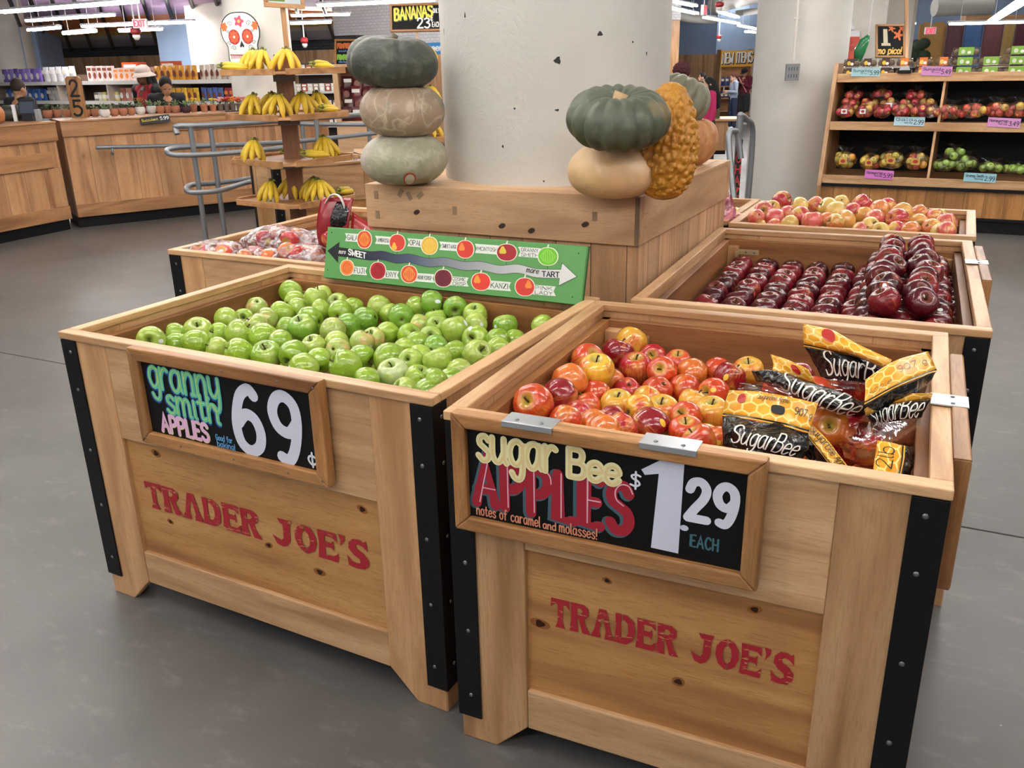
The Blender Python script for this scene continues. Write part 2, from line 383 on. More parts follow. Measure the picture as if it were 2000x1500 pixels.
def text_strokes(txt, x, z, size, sx=1.0, gap=1.5, slant=0.0, wave=None, gw=None):
    """list of strokes in plane units; size = cap height"""
    k = size/8; out = []; cx = 0
    for ch in txt:
        st, w = glyph(ch)
        for s in st:
            P = []
            for (a, b) in s:
                X = (cx+a)*k*sx+slant*b*k; Z = b*k
                if wave: Z += wave((cx+a)*k*sx)
                P.append((x+X, z+Z))
            out.append(P)
        cx += w+gap
    return out, (cx-gap)*k*sx
def fit_text(txt, x0, x1, z, size, gap=1.5, slant=0.0, wave=None):
    _, w = text_strokes(txt, 0, 0, size, 1, gap); return text_strokes(txt, x0, z, size, (x1-x0)/w, gap, slant, wave)[0]
def draw(strokes, wid, y, put=put_xz, mb=None, caps=6, flare=0, off=(0, 0)):
    mb = mb or MB()
    for s in strokes: ribbon(mb, [(p[0]+off[0], p[1]+off[1]) for p in s], wid, y, put, caps, flare)
    return mb
def disc(mb, cx, cz, rx, rz, y, put=put_xz, n=20, fn=None):
    c = len(mb.v)
    for k in range(n):
        t = 2*PI*k/n; m = fn(t) if fn else 1
        mb.v.append(tuple(put(cx+rx*m*math.cos(t), cz+rz*m*math.sin(t), y)))
    mb.face([c+k for k in range(n)]); return mb
def polyf(mb, pts, y, put=put_xz):
    c = len(mb.v)
    for p in pts: mb.v.append(tuple(put(p[0], p[1], y)))
    mb.face(list(range(c, c+len(pts)))); return mb
def pmat(hexc, rough=.45): return flat(hexc, rough)
def text_part(parent, name, txt, x0, x1, z, size, wid, y, col, gap=1.5, slant=0, wave=None, put=put_xz, caps=6, flare=0, off=(0, 0)):
    return draw(fit_text(txt, x0, x1, z, size, gap, slant, wave), wid, y, put, None, caps, flare, off).build(name, pmat(col), parent)
# ------------------------------------------------------------------ produce bins
GUARD_DENT = flat('2a2a2c', .3)
RED_PAINT, _nt, _b = new_mat('worn_red_paint')
def _redpaint():
    t = NT(_nt); co = t.coord()
    n = t.noise(t.map(co, (14, 14, 70)), 2.0, 3, .65)
    t.l(t.mix(t.math('LESS_THAN', n, .37), 'a51d2b', 'b98c58'), _b.inputs['Base Color']); _b.inputs['Roughness'].default_value = .5
_redpaint()
def M3(o, u, n):
    """side frame: x along u, y = inward, z up"""
    return Matrix(((u[0], -n[0], 0, o[0]), (u[1], -n[1], 0, o[1]), (0, 0, 1, o[2]), (0, 0, 0, 1)))
TJ = {'T': (6, "0,8 6,8 6.1,5.4 4.9,6.6 3.9,6.5 3.8,1.8 4.7,0 1.4,0 2.2,1.8 2.1,6.5 1.1,6.6 -.1,5.4"),
 'R': (6.4, "-.1,8 2.2,8 1.9,4 2.4,0 -.4,0 .2,4|1.9,8 4.2,8 5.7,7 5.7,5.2 4.4,4.1 2,3.8 2,5.2 3.2,5.3 3.8,5.9 3.7,6.4 3.2,6.8 1.9,6.8|2.3,4.4 4.1,4.4 5,2 6.5,0 3.8,0 3.1,2"),
 'A': (6.8, "2.2,8 3.7,8 2.3,2 2.7,0 -.5,0 .8,2.4|3.1,8 4.5,8 5.9,2.4 7.1,0 4,0 4.4,2|2.2,8 4.5,8 3.8,5.6 2.9,5.6"),
 'D': (6.2, "0,8 1.9,8 1.7,4 1.9,0 -.3,0 .2,4|2.2,8 3.6,8 5.8,6.6 6.2,4 5.6,1.4 3.6,0 1.4,0 1.6,1.6 3.2,1.8 4,3 4.1,4.4 3.8,5.8 3,6.5 2.2,6.4"),
 'E': (5.7, "0,8 5.5,8 5.7,5.6 4.4,6.6 2,6.7 2,5 4,5 4.6,5.8 4.6,2.8 4,3.6 2,3.6 2,1.4 4.4,1.4 5.9,2.6 5.6,0 -.3,0 .2,4"),
 'J': (6, "1.4,8 6,8 5.2,6.6 5,2.4 4,.6 2.4,-.1 .6,.4 -.7,2.8 1,2.1 2.2,1.8 2.9,2.6 3,6.4 2.2,6.7"),
 'O': (6.6, "3.1,8.1 1.4,7.4 .1,5.6 0,3.4 .9,1.2 3.1,-.1 3.1,1.6 2.3,2.4 2,4 2.3,5.6 3.1,6.4|3.4,8.1 5.2,7.4 6.5,5.6 6.6,3.4 5.7,1.2 3.4,-.1 3.4,1.6 4.3,2.4 4.6,4 4.3,5.6 3.4,6.4"),
 "'": (1.9, "0,8.3 1.9,8 1.7,6.6 .3,5 .6,6.6"),
 'S': (5.9, "5.5,8.2 5.8,5.3 4.6,6.4 3.2,6.8 2.4,6.3 2.6,5.5 4.6,4.5 5.9,3 5.8,1.4 4.4,.1 2.2,-.1 0,.2 -.3,3 1,1.6 2.6,1.3 3.5,1.8 3.3,2.7 1.6,3.6 .3,5 .4,6.7 1.8,8 3.8,8.1 4.7,7.6"), ' ': (3.2, "")}
def flare_letters(mb, x0, x1, z, h, y, put):
    """bold flared capitals of the painted shop name"""
    txt = "TRADER JOE'S"; tot = sum(TJ[c][0]+.55 for c in txt)-.55; kx = (x1-x0)/tot; kz = h/8; x = 0; n = 0
    for c in txt:
        w, ps = TJ[c]
        for p in ps.split('|'):
            if p: polyf(mb, [(x0+(x+float(q.split(',')[0]))*kx, z+float(q.split(',')[1])*kz) for q in p.split()], y-.0002*(n % 3), put); n += 1
        x += w+.55
def make_bin(label, loc, rz, W_, D, H=.9, letter=None, brackets=True, tray=.52, backs=True):
    root = empty('produce_bin', loc, rz, label, 'produce bin', 'wooden produce bins around the round column')
    sides = [((0, 0, 0), (1, 0), (0, -1), W_), ((W_, 0, 0), (0, 1), (1, 0), D), ((W_, D, 0), (-1, 0), (0, 1), W_), ((0, D, 0), (0, -1), (-1, 0), D)]
    for si, (o, u, n, L) in enumerate(sides):
        M = M3(o, u, n); ox = 'xyxy'[si]
        for e in (0, 1):                                              # stiles ending in chamfered feet
            p = [(.006, 0), (.10, 0), (.185, .085), (.185, .878), (.006, .878)]
            if e: p = [(L-a, b) for a, b in p][::-1]
            mb = MB(); mb.prism(p, 'y', 0.004, .030); mb.xf(M).build('stile', OAK['z'], root, bevel=.003)
        MB().box(.185, L-.185, .006, .030, .585, .878).xf(M).build('top_rail', OAKL[ox], root, bevel=.002)
        MB().box(.185, L-.185, .006, .030, .082, .195).xf(M).build('bottom_rail', OAKL[ox], root, bevel=.004)
        MB().box(.18, L-.18, .018, .026, .19, .59).xf(M).build('panel', PINE[ox], root)
        MB().box(.033, L-.033, .033, .060, .5, .858).xf(M).build('liner_board', LINER[ox], root, bevel=.002)
        a, b = (-.004, L+.004) if si % 2 == 0 else (.036, L-.036)
        MB().box(a, b, -.004, .036, .878, .9).xf(M).build('rim', OAKL[ox], root, bevel=.003)
    for (cx, cy, ux, uy) in ((0, 0, 1, 1), (W_, 0, -1, 1), (W_, D, -1, -1), (0, D, 1, -1)):
        mb = MB(); a = .062
        mb.prism([(cx-ux*.002, cy-uy*.002), (cx+ux*a, cy-uy*.002), (cx+ux*a, cy+uy*.003), (cx+ux*.003, cy+uy*.003), (cx+ux*.003, cy+uy*a), (cx-ux*.002, cy+uy*a)], 'z', .072, .876)
        g = mb.build('corner_guard', BLACKM, root, bevel=.0015)
        for z in (.14, .33, .52, .72, .84):
            MB().ell((cx+ux*.035, cy-uy*.002, z), (.006, .003, .006), 10, 5).build('bolt', SCREW, g, True); MB().ell((cx-ux*.002, cy+uy*.035, z), (.003, .006, .006), 10, 5).build('bolt', SCREW, g, True)
        MB().box(min(cx+ux*.061, cx+ux*.105), max(cx+ux*.061, cx+ux*.105), min(cy+uy*.061, cy+uy*.105), max(cy+uy*.061, cy+uy*.105), .5, .835).build('corner_post', OAK['z'], root, bevel=.002)
    MB().box(.061, W_-.061, .061, D-.061, tray-.02, tray).build('tray', LINER['x'], root)
    if brackets:
        for (cx, ux) in ((.106, 1), (W_-.106, -1)):
            mb = MB(); y = D-.0605
            x0, x1 = sorted((cx, cx+ux*.085)); mb.box(x0, x1, y-.003, y, .795, .818)
            x0, x1 = sorted((cx, cx-ux*.004)); mb.box(x0-.001, x1+.001, y-.075, y, .795, .818)
            br = mb.build('bracket', BRASS, root, bevel=.001)
            for k in (.03, .065):
                s = MB(); s.ell((cx+ux*k, y-.004, .8065), (.005, .003, .005), 8, 5); s.build('screw', SCREW, br, True)
    if letter:
        x0, x1, z, h = letter
        mb = MB(); flare_letters(mb, x0, x1, z, h, .0155, put_xz); mb.build('lettering', RED_PAINT, root)['label'] = 'worn red painted shop name'
    return root
G_POS, G_RZ, G_W, G_D = (0, 0, 0), 0.0, 1.312, 1.0
S_POS, S_RZ, S_W, S_D = (1.3823, -.0528, 0), .0588, 1.0143, 1.0193
M_POS, M_RZ, M_W, M_D = (1.4175, 1.0249, 0), .0659, 1.0275, 1.3726
P_POS, P_RZ, P_W, P_D = (1.335, 2.535, 0), .03, 1.03, .74
make_bin('wooden bin of loose green apples with a 69 cent chalkboard on its front', G_POS, G_RZ, G_W, G_D, letter=(.235, 1.075, .362, .088), tray=.655)
make_bin('wooden bin of red and yellow apples and black bags at the front right', S_POS, S_RZ, S_W, S_D, letter=(.245, .785, .392, .077), tray=.63)
make_bin('wooden bin of dark red apples stacked in rows behind the front right bin', M_POS, M_RZ, M_W, M_D, tray=.705)
make_bin('wooden bin of pink and yellow apples farthest back at the right', P_POS, P_RZ, P_W, P_D, tray=.73)
make_bin('wooden bin of bagged apples at the left of the pumpkin plinth', (-.697, 1.032, 0), .02, .90, 1.27, tray=.7)
make_bin('narrow wooden bin holding a pink bag behind the plinth, left of the pink apples', (.34, 2.56, 0), .02, .97, .74, tray=.74)
_bp = az(531, 300, .9)
BN_POS, BN_RZ = (-1.98, 4.12, 0), -.18
# ------------------------------------------------------------------ chalkboard price signs
def sign_frame(name, label, M, Wd, Ht, fw=.035, ft=.032, cat='price sign', group='chalkboard price signs', board=BLACKB, mats=FRAMEW):
    """local x 0..Wd, z 0..Ht, front at y = 0, back at y = ft"""
    root = empty(name, label=label, cat=cat, group=group, M=M)
    for (a, b, ax, poly) in ((0, Ht, 'x', [(0, 0), (Wd, 0), (Wd-fw, fw), (fw, fw)]), (0, Ht, 'x', [(0, Ht), (fw, Ht-fw), (Wd-fw, Ht-fw), (Wd, Ht)]),
                             (0, 0, 'z', [(0, 0), (fw, fw), (fw, Ht-fw), (0, Ht)]), (0, 0, 'z', [(Wd, 0), (Wd, Ht), (Wd-fw, Ht-fw), (Wd-fw, fw)])):
        MB().prism(poly, 'y', 0, ft).build('frame_bar', mats[ax], root, bevel=min(.004, fw*.12))
    MB().box(fw*.9, Wd-fw*.9, ft*.45, ft*.8, fw*.9, Ht-fw*.9).build('board', board, root)
    return root
# green apple sign
def granny_sign():
    w, h = .682, .288
    root = sign_frame('price_sign', 'chalkboard sign reading granny smith apples 69 cents on the left bin', Matrix.Translation((.324, -.033, .614)), w, h, .036)
    x0, z1, bw, bh = .036, h-.036, w-.072, h-.072; yb = .0132
    X = lambda s: x0+s*bw
    Z = lambda t: z1-t*bh
    def words(off, wid, y, col, name, k=1.0):
        st = fit_text('granny', X(.045), X(.475), Z(.345), bh*.28*8/5, 1.3)
        st += fit_text('smith', X(.135), X(.455), Z(.665), bh*.235*8/5, 1.3)
        draw(st, wid, y, mb=None, off=off).build(name, pmat(col), root)
    words((-.002, -.003), .0195, yb, '1b3f8f', 'lettering_shadow')
    words((0, 0), .0140, yb-.0006, '62c3a4', 'lettering')
    words((-.001, .001), .003, yb-.0011, 'b9d96a', 'lettering_highlight')
    st = fit_text('APPLES', X(.075), X(.37), Z(.945), bh*.23, 1.9)
    draw(st, .0125, yb, off=(.0, -.002)).build('lettering_shadow', pmat('e3dba6'), root)
    draw(st, .0105, yb-.0006).build('lettering', pmat('e9b9dd'), root)
    st = fit_text('Good for', X(.415), X(.515), Z(.9), bh*.075, 1.6)+fit_text('baking!', X(.42), X(.525), Z(.985), bh*.075, 1.6)
    draw(st, .0028, yb).build('small_lettering', pmat('5f9fd8'), root)
    st = fit_text('69', X(.555), X(.905), Z(.94), bh*.82, 2.4)
    draw(st, .033, yb-.0004).build('price', pmat('d5d9ea'), root)
    st = fit_text('\u00a2', X(.945), X(.985), Z(.95), bh*.2, 1)
    draw(st, .006, yb).build('cent_mark', pmat('e6e8f2'), root)
    for x in (.02, .16, .36, .55, w-.018):
        for z in (.018, h-.018):
            MB().ell((x, -.0005, z), (.0035, .0015, .0035), 8, 4).build('nail', SCREW, root, True)
granny_sign()
def sugar_sign():
    w, h = .672, .285
    Mx = Matrix.Translation(S_POS) @ Matrix.Rotation(S_RZ, 4, 'Z') @ Matrix.Translation((.030, -.034, .627))
    root = sign_frame('price_sign', 'chalkboard sign reading sugar bee apples 1.29 each on the right bin', Mx, w, h, .034)
    x0, z1, bw, bh = .034, h-.034, w-.068, h-.068; yb = .0132
    X = lambda s: x0+s*bw
    Z = lambda t: z1-t*bh
    st = fit_text('APPLES', X(.03), X(.615), Z(.825), bh*.48, 2.6)
    draw(st, .029, yb, off=(-.005, -.003)).build('lettering_shadow', pmat('43606c'), root)
    draw(st, .0245, yb-.0005).build('lettering', pmat('a01c30'), root)
    mb = MB()
    for s in st:
        P = s[:max(2, len(s)//2+1)]; ribbon(mb, [(p[0]+.008, p[1]+.003) for p in P], .0028, yb-.001, put_xz)
    mb.build('lettering_highlight', pmat('e7b6c6'), root)
    st = fit_text('sugar', X(.045), X(.345), Z(.325), bh*.26*8/5, 1.1)+fit_text('Bee', X(.395), X(.575), Z(.335), bh*.29, 1.1)
    draw(st, .0155, yb-.0014).build('lettering', pmat('e9e3ae'), root)
    draw(st, .006, yb-.0018, off=(.001, -.002)).build('lettering_highlight', pmat('e6cf94'), root)
    st = fit_text('notes of caramel', X(.03), X(.285), Z(.962), bh*.115, 1.7)+fit_text('and', X(.297), X(.345), Z(.965), bh*.085, 1.6)+fit_text('molasses!', X(.36), X(.5), Z(.968), bh*.115, 1.7)
    draw(st, .0030, yb-.0025).build('small_lettering', pmat('dd8f70'), root)
    st = fit_text('$', X(.615), X(.65), Z(.34), bh*.16, 1)
    draw(st, .0045, yb-.002).build('dollar_mark', pmat('e4e8f2'), root)
    mb = MB(); polyf(mb, [(X(.695), Z(.94)), (X(.79), Z(.945)), (X(.795), Z(.015)), (X(.715), Z(.015))], yb-.0008)
    polyf(mb, [(X(.715), Z(.015)), (X(.652), Z(.14)), (X(.665), Z(.19)), (X(.73), Z(.14))], yb-.0009)
    mb.build('price', pmat('d3d8ea'), root)
    st = fit_text('29', X(.815), X(.965), Z(.55), bh*.38, 2.0)
    draw(st, .019, yb-.0006).build('price', pmat('dcdfee'), root)
    mb = MB(); disc(mb, X(.805), Z(.665), .009, .0065, yb); mb.build('price_dot', pmat('cfd6ea'), root)
    st = fit_text('EACH', X(.83), X(.92), Z(.84), bh*.12, 2)
    draw(st, .0042, yb).build('small_lettering', pmat('3f6a74'), root)
    for u in (.155, .455):
        mb = MB(); mb.box(u-.03, u+.085, -.002, .052, h-.002, h+.001); mb.box(u-.03, u+.085, -.0035, -.001, h-.012, h+.001)
        hg = mb.build('hanger_plate', STEEL, root, bevel=.001)
        for k in (.0, .055): MB().ell((u+k, .014, h+.0015), (.005, .005, .002), 8, 4).build('screw', SCREW, hg, True)
sugar_sign()
def side_sign(label, base, rz, off, L, z0=.62, h=.285):
    Mx = Matrix.Translation(base) @ Matrix.Rotation(rz, 4, 'Z') @ Matrix.Translation(off) @ Matrix.Rotation(PI/2, 4, 'Z')
    root = sign_frame('price_sign', label, Mx @ Matrix.Translation((0, 0, z0)), L, h, .034)
    u = L*.42
    mb = MB(); mb.box(u, u+.07, -.002, .075, h-.002, h+.0015); hg = mb.build('hanger_plate', STEEL, root, bevel=.001)
    for k in (.2, .8): MB().ell((u+.07*k, .03, h+.002), (.005, .005, .002), 8, 4).build('screw', SCREW, hg, True)
side_sign('wood-framed board hung edge-on outside the right wall of the front right bin', S_POS, S_RZ, (S_W+.036, .13, 0), .68)
side_sign('wood-framed board hung edge-on outside the right wall of the dark red apple bin', M_POS, M_RZ, (M_W+.036, .62, 0), .62)
# knots in the front panels
_KC = flat('331c10', .7, 0, .2); _KH = flat('8f5a30', .6, 0, .2)
for root, L in ((bpy.data.objects['produce_bin'], ((.321, .329, .007), (.719, .349, .008), (.898, .311, .010), (1.067, .545, .009), (.31, .555, .010))), (bpy.data.objects['produce_bin.001'], ((.378, .545, .006), (.216, .388, .012), (.696, .555, .008), (.547, .327, .009)))):
    for (u, z, r) in L:
        h = disc(MB(), u, z, r*1.9, r*1.25, .01775, n=18, fn=lambda t: 1+.15*math.sin(2*t+u*9)).build('knot', _KH, root)
        disc(MB(), u, z, r, r*.8, .0175, n=14, fn=lambda t: 1+.15*math.sin(3*t+u*7)).build('knot_core', _KC, h)
# apple centres in mm inside their bins: x, y, z, radius (0.1 mm), colour letter
G_APPLES = '139,203,833,449,g 105,329,811,395,g 159,275,799,395,g 111,414,796,490,g 240,287,809,441,g 120,535,808,429,g 123,614,791,395,g 197,428,795,395,g 283,427,806,481,g 322,296,800,395,g 415,294,800,449,g 104,702,809,422,g 266,530,805,417,g 237,608,803,427,g 375,445,802,474,g 504,318,793,490,g 459,427,802,395,g 225,695,801,465,g 107,884,824,449,g 167,828,811,404,g 227,781,799,395,g 291,808,836,435,g 248,898,823,395,g 351,758,810,414,g 324,890,798,424,g 435,762,813,438,g 403,874,799,395,g 375,675,801,479,g 428,573,802,488,g 342,586,794,395,g 592,341,807,446,g 694,263,805,449,g 685,345,795,395,g 585,440,800,395,g 535,594,804,433,g 531,679,796,440,g 620,510,797,395,g 670,451,798,395,g 797,331,800,490,g 544,766,800,452,g 504,894,807,435,g 577,861,799,395,g 667,803,812,481,g 669,894,818,442,g 743,886,852,423,g 828,894,839,440,g 911,888,823,427,g 765,770,800,395,g 782,841,804,395,g 839,762,806,395,g 921,741,812,479,g 953,820,814,395,g 1031,877,800,433,g 1156,898,812,395,g 1108,795,785,395,g 1093,716,804,395,g 1128,647,801,395,g 1010,720,799,464,g 1101,568,806,462,g 702,667,794,395,g 780,678,795,398,g 704,590,797,395,g 716,514,808,395,g 778,427,797,416,g 855,613,792,395,g 859,689,796,395,g 932,606,797,395,g 863,537,800,395,g 865,447,795,490,g 935,513,792,395,g 954,439,803,395,g 1031,463,805,451,g 1014,587,791,395,g 955,347,792,478,g 1041,340,793,395,g 926,263,797,395,g 1126,296,812,395,g 1111,446,790,395,g 1154,223,812,395,g 1065,244,791,395,g 1126,370,789,395,g 103,103,712,410,- 182,103,711,410,- 262,103,711,410,- 343,103,711,410,- 424,103,711,410,- 504,103,711,410,- 587,103,711,410,- 671,103,708,410,- 756,103,720,410,- 836,103,713,410,- 918,103,714,410,- 1002,103,713,410,- 1082,103,713,410,- 1163,103,713,410,- 141,173,712,410,- 222,173,716,410,- 302,172,716,410,- 383,172,717,410,- 464,172,716,410,- 544,172,711,410,- 629,172,709,410,- 714,171,710,410,- 796,172,710,410,- 877,172,712,410,- 961,172,711,410,- 1041,173,712,410,- 1123,172,718,410,- 1207,170,717,410,- 103,243,713,410,- 182,246,710,410,- 262,242,711,410,- 343,242,711,410,- 504,242,711,410,- 587,241,709,410,- 754,252,718,410,- 837,241,716,410,- 1004,245,710,410,- 630,309,710,410,- 876,312,713,410,- 1207,297,711,410,- 265,379,716,410,- 346,379,719,410,- 504,382,713,410,- 753,376,712,410,- 920,386,715,410,- 1001,384,712,410,- 1082,388,708,410,- 539,455,712,410,- 1207,459,712,410,- 178,532,710,410,- 336,522,713,410,- 508,530,712,410,- 754,537,710,410,- 1084,529,710,410,- 1167,534,710,410,- 298,593,712,410,- 625,593,709,410,- 796,606,716,410,- 1207,603,713,410,- 103,654,711,410,- 178,683,711,410,- 596,672,713,410,- 925,669,712,410,- 138,753,714,410,- 384,745,709,410,- 464,752,713,410,- 627,755,712,410,- 711,739,711,410,- 1207,754,711,410,- 103,825,717,410,- 261,821,711,410,- 505,821,714,410,- 588,825,707,410,- 1000,817,713,410,- 1087,830,711,410,- 1168,825,711,410,- 629,897,711,410,- 710,897,710,410,- 879,897,712,410,- 970,897,715,410,- 1207,895,714,410,-'
S_APPLES = '148,908,803,488,y 135,813,797,490,d 211,758,776,490,r 228,882,777,403,r 108,622,834,463,o 162,550,833,490,Y 117,464,830,463,a 121,374,816,468,d 111,243,841,490,o 182,489,786,395,o 183,413,779,395,o 188,335,784,395,r 247,285,789,395,a 274,357,779,395,d 254,455,777,453,y 369,342,787,490,d 361,487,761,481,y 323,270,796,395,r 305,552,765,395,y 236,590,771,405,r 310,634,766,432,o 297,732,789,429,o 311,850,775,423,o 372,774,776,438,a 374,690,758,432,o 425,841,773,414,o 477,774,777,446,d 515,859,775,426,y 464,650,776,414,o 424,572,769,395,y 486,515,768,453,y 462,338,785,407,o 438,447,778,395,o 539,342,770,395,o 492,400,747,395,a 509,274,794,395,o 176,642,770,395,a 321,414,796,395,Y 195,233,811,395,o 305,197,816,395,a 766,529,775,449,a 103,103,686,410,- 182,103,690,410,- 262,103,686,410,- 343,103,686,410,- 425,103,685,410,- 506,103,687,410,- 591,103,685,410,- 139,174,693,410,- 222,172,686,410,- 302,172,686,410,- 384,172,685,410,- 465,173,686,410,- 546,173,687,410,- 103,246,686,410,- 182,242,686,410,- 262,242,686,410,- 342,242,691,410,- 425,242,690,410,- 507,243,684,410,- 598,234,680,410,- 388,313,689,410,- 600,373,679,410,- 551,448,685,410,- 103,532,694,410,- 579,529,690,410,- 136,608,689,410,- 472,601,685,410,- 552,604,696,410,- 173,680,686,410,- 258,665,682,410,- 593,675,685,410,- 542,748,687,410,- 177,814,685,410,- 261,821,685,410,- 589,820,689,410,- 376,899,687,410,- 462,897,684,410,-'
P_APPLES = '154,443,945,481,r 110,239,920,477,p 102,169,877,395,p 179,181,900,490,p 215,265,905,437,p 259,350,937,448,y 293,188,911,490,r 260,102,890,404,y 321,425,929,467,p 390,362,934,490,y 354,111,903,490,p 404,202,894,443,o 436,279,928,476,y 437,457,948,395,y 532,471,940,484,r 497,391,916,433,r 492,182,905,490,a 555,333,913,407,a 613,274,904,459,p 620,386,929,472,o 599,169,889,411,y 650,467,940,416,r 706,258,916,490,r 717,351,929,466,a 794,429,914,441,o 857,376,913,396,p 794,316,886,490,a 712,153,885,405,r 774,102,895,395,o 854,248,884,440,o 912,314,900,464,p 897,175,876,433,y 918,102,897,395,p 133,323,924,406,a 565,102,877,395,p 653,102,882,395,y 102,102,914,395,p 116,102,869,395,y 918,248,848,395,p 460,102,909,395,o 652,216,863,395,a 186,102,872,395,p 503,103,804,410,- 115,195,804,410,- 727,168,808,410,- 178,241,822,410,- 431,240,825,410,- 515,244,826,410,- 844,244,802,410,- 213,312,837,410,- 301,315,831,410,- 381,303,832,410,- 642,308,832,410,- 103,378,840,410,- 183,386,847,410,- 513,397,836,410,- 682,385,846,410,- 829,383,839,410,- 917,382,848,410,- 212,461,857,410,- 292,454,849,410,- 378,461,855,410,- 714,458,857,410,- 793,467,841,410,- 884,456,856,410,- 103,513,866,410,- 179,538,867,410,- 259,526,864,410,- 339,535,866,410,- 419,536,873,410,- 506,532,862,410,- 593,529,865,410,- 673,527,867,410,- 754,534,866,410,- 837,530,863,410,- 917,536,866,410,- 133,603,878,410,- 213,612,879,410,- 303,607,876,410,- 384,608,875,410,- 464,603,875,410,- 545,605,876,410,- 625,608,876,410,- 706,603,876,410,- 800,600,880,410,- 880,607,877,410,- 103,317,774,410,- 508,313,784,410,- 589,307,771,410,- 141,388,770,410,- 221,380,776,410,- 382,376,788,410,- 461,388,776,410,- 632,380,783,410,- 711,381,771,410,- 879,383,776,410,- 103,456,799,410,- 181,457,782,410,- 261,450,774,410,- 340,452,784,410,- 421,457,780,410,- 505,455,781,410,- 589,456,792,410,- 669,456,790,410,- 749,452,776,410,- 837,454,776,410,- 917,457,782,410,- 134,530,793,410,- 214,537,795,410,- 294,526,783,410,- 374,525,795,410,- 454,527,800,410,- 552,531,796,410,- 633,528,796,410,- 713,524,798,410,- 793,533,795,410,- 875,530,792,410,- 103,604,803,410,- 183,614,805,410,- 262,600,808,410,- 343,610,806,410,- 424,610,806,410,- 505,597,806,410,- 590,606,804,410,- 670,604,802,410,- 754,602,808,410,- 834,601,803,410,- 917,597,806,410,-'
def apples_of(s):
    out = []
    for t in s.split():
        a, b, c, r, k = t.split(','); out.append((int(a)/1000, int(b)/1000, int(c)/1000, int(r)/10000, k))
    return out
# ------------------------------------------------------------------ apples
def apple_mat(name, second, lo, hi, streak=.3, dots=.2, dotc='e8e0b0', top=None, dotscale=26, rough=.22, coat=.6):
    """object colour with patches of a second skin colour, streaks from stem to base and pale dots"""
    m, nt, b = new_mat(name); t = NT(nt); co = t.coord(); rn = t.rnd(); oc = t.ocol()
    off = t.n('CombineXYZ')
    for i in range(3): t.l(t.math('MULTIPLY', rn, 23.0+11*i), off.inputs[i])
    big = t.noise(t.vmath('ADD', co, off.outputs[0]), .85, 2, .45)
    nv = t.vmath('NORMALIZE', t.vmath('MULTIPLY', co, (1, 1, .12)))
    st = t.noise(t.vmath('ADD', nv, off.outputs[0]), 9, 3, .6)
    f = t.math('ADD', big, t.math('MULTIPLY', t.math('SUBTRACT', st, .5), streak))
    col = t.mix(t.range(f, lo, hi), oc, second)
    if top:
        sep = t.n('SeparateXYZ'); t.l(co, sep.inputs[0]); z = sep.outputs[2]
        rr = t.vmath('LENGTH', t.vmath('MULTIPLY', co, (1, 1, 0)), out=1)
        col = t.mix(t.math('MULTIPLY', t.range(rr, .55, .1), t.math('GREATER_THAN', z, 0.3)), col, top)
    dv = t.voro(co, dotscale)
    col = t.mix(t.math('MULTIPLY', t.math('LESS_THAN', dv, .13), dots), col, dotc)
    col = t.hsv(col, .5, 1.0, t.range(st, .3, .7, .93, 1.07))
    t.l(col, b.inputs['Base Color']); b.inputs['Roughness'].default_value = rough
    b.inputs['Coat Weight'].default_value = coat; b.inputs['Coat Roughness'].default_value = .04
    b.inputs['Subsurface Weight'].default_value = .0
    t.l(t.bump(t.noise(co, 2.6, 1), .10, .05), b.inputs['Normal'])
    return m
A_GREEN = apple_mat('green_apple_skin', 'a6bd55', .56, .72, .25, .22, 'd8e6a8', '7f9a3a')
A_BLUSH = apple_mat('blushed_green_skin', 'd2ab6c', .50, .66, .2, .2, 'd8e6a8', '7f9a3a')
A_MIX = apple_mat('red_yellow_skin', 'd98c38', .54, .78, .42, .15, 'ecd9a0', 'c9b04a')
A_YEL = apple_mat('yellow_red_skin', 'c9452a', .53, .72, .5, .15, 'f2e2a6', 'b9a94a')
A_DARK = apple_mat('dark_red_skin', 'b8562f', .60, .80, .6, .12, 'a05a50', '7a3a22', 40, .24, .25)
A_PINK = apple_mat('pink_apple_skin', 'e0b863', .50, .68, .7, .2, 'f6e6b8', 'b7a45a')
STEMM = flat('4f3a22', .8); CALYX = flat('5a4a2c', .9); STICK = flat('e9edf2', .35); STICKR = flat('b5303a', .35); STICKY = flat('e8bd3c', .35); STICKP = flat('d6336c', .4)
APROF = cat_rom([(.0,-.74),(.10,-.80),(.30,-.88),(.56,-.80),(.82,-.50),(.965,-.10),(1.0,.2),(.945,.52),(.78,.79),(.53,.92),(.31,.89),(.15,.76),(.05,.63),(0.0,.60)], 2)
APROF[0] = (.004, -.74); APROF[-1] = (.004, .60)
def apple_shape(sq=1.0, lob=.03, asym=.04, ph=0.0, tp=0.0):
    def fn(t, r, z):
        k = max(0, -z)*lob*math.cos(5*t+ph)+max(0, z-.4)*lob*.8*math.cos(5*t)+asym*math.cos(t+ph)*(.4+z*.5)
        return r*(1+k)*(1-tp*z), z*sq+asym*.5*math.sin(t+ph)*r
    return fn
SHAPES = [apple_shape(.95, .03, .03, 0, .03), apple_shape(.9, .04, .05, 1.3, .05), apple_shape(1.0, .03, .045, 2.2, .08), apple_shape(.93, .05, .02, 4.0, .0)]
def apple_meshes(key, mat, seg=26):
    out = []
    for i, fn in enumerate(SHAPES):
        mb = MB(); mb.lathe(APROF, seg, fn=fn); me = mb.mesh('apple_'+key, mat, True); out.append(me)
    return out
mb = MB(); mb.tube([(0,0,.56),(.02,.0,.75),(.06,.02,.92),(.12,.03,1.04)], [.055,.045,.045,.07], 8); STEM_ME = mb.mesh('stem', STEMM, True)
mb = MB()
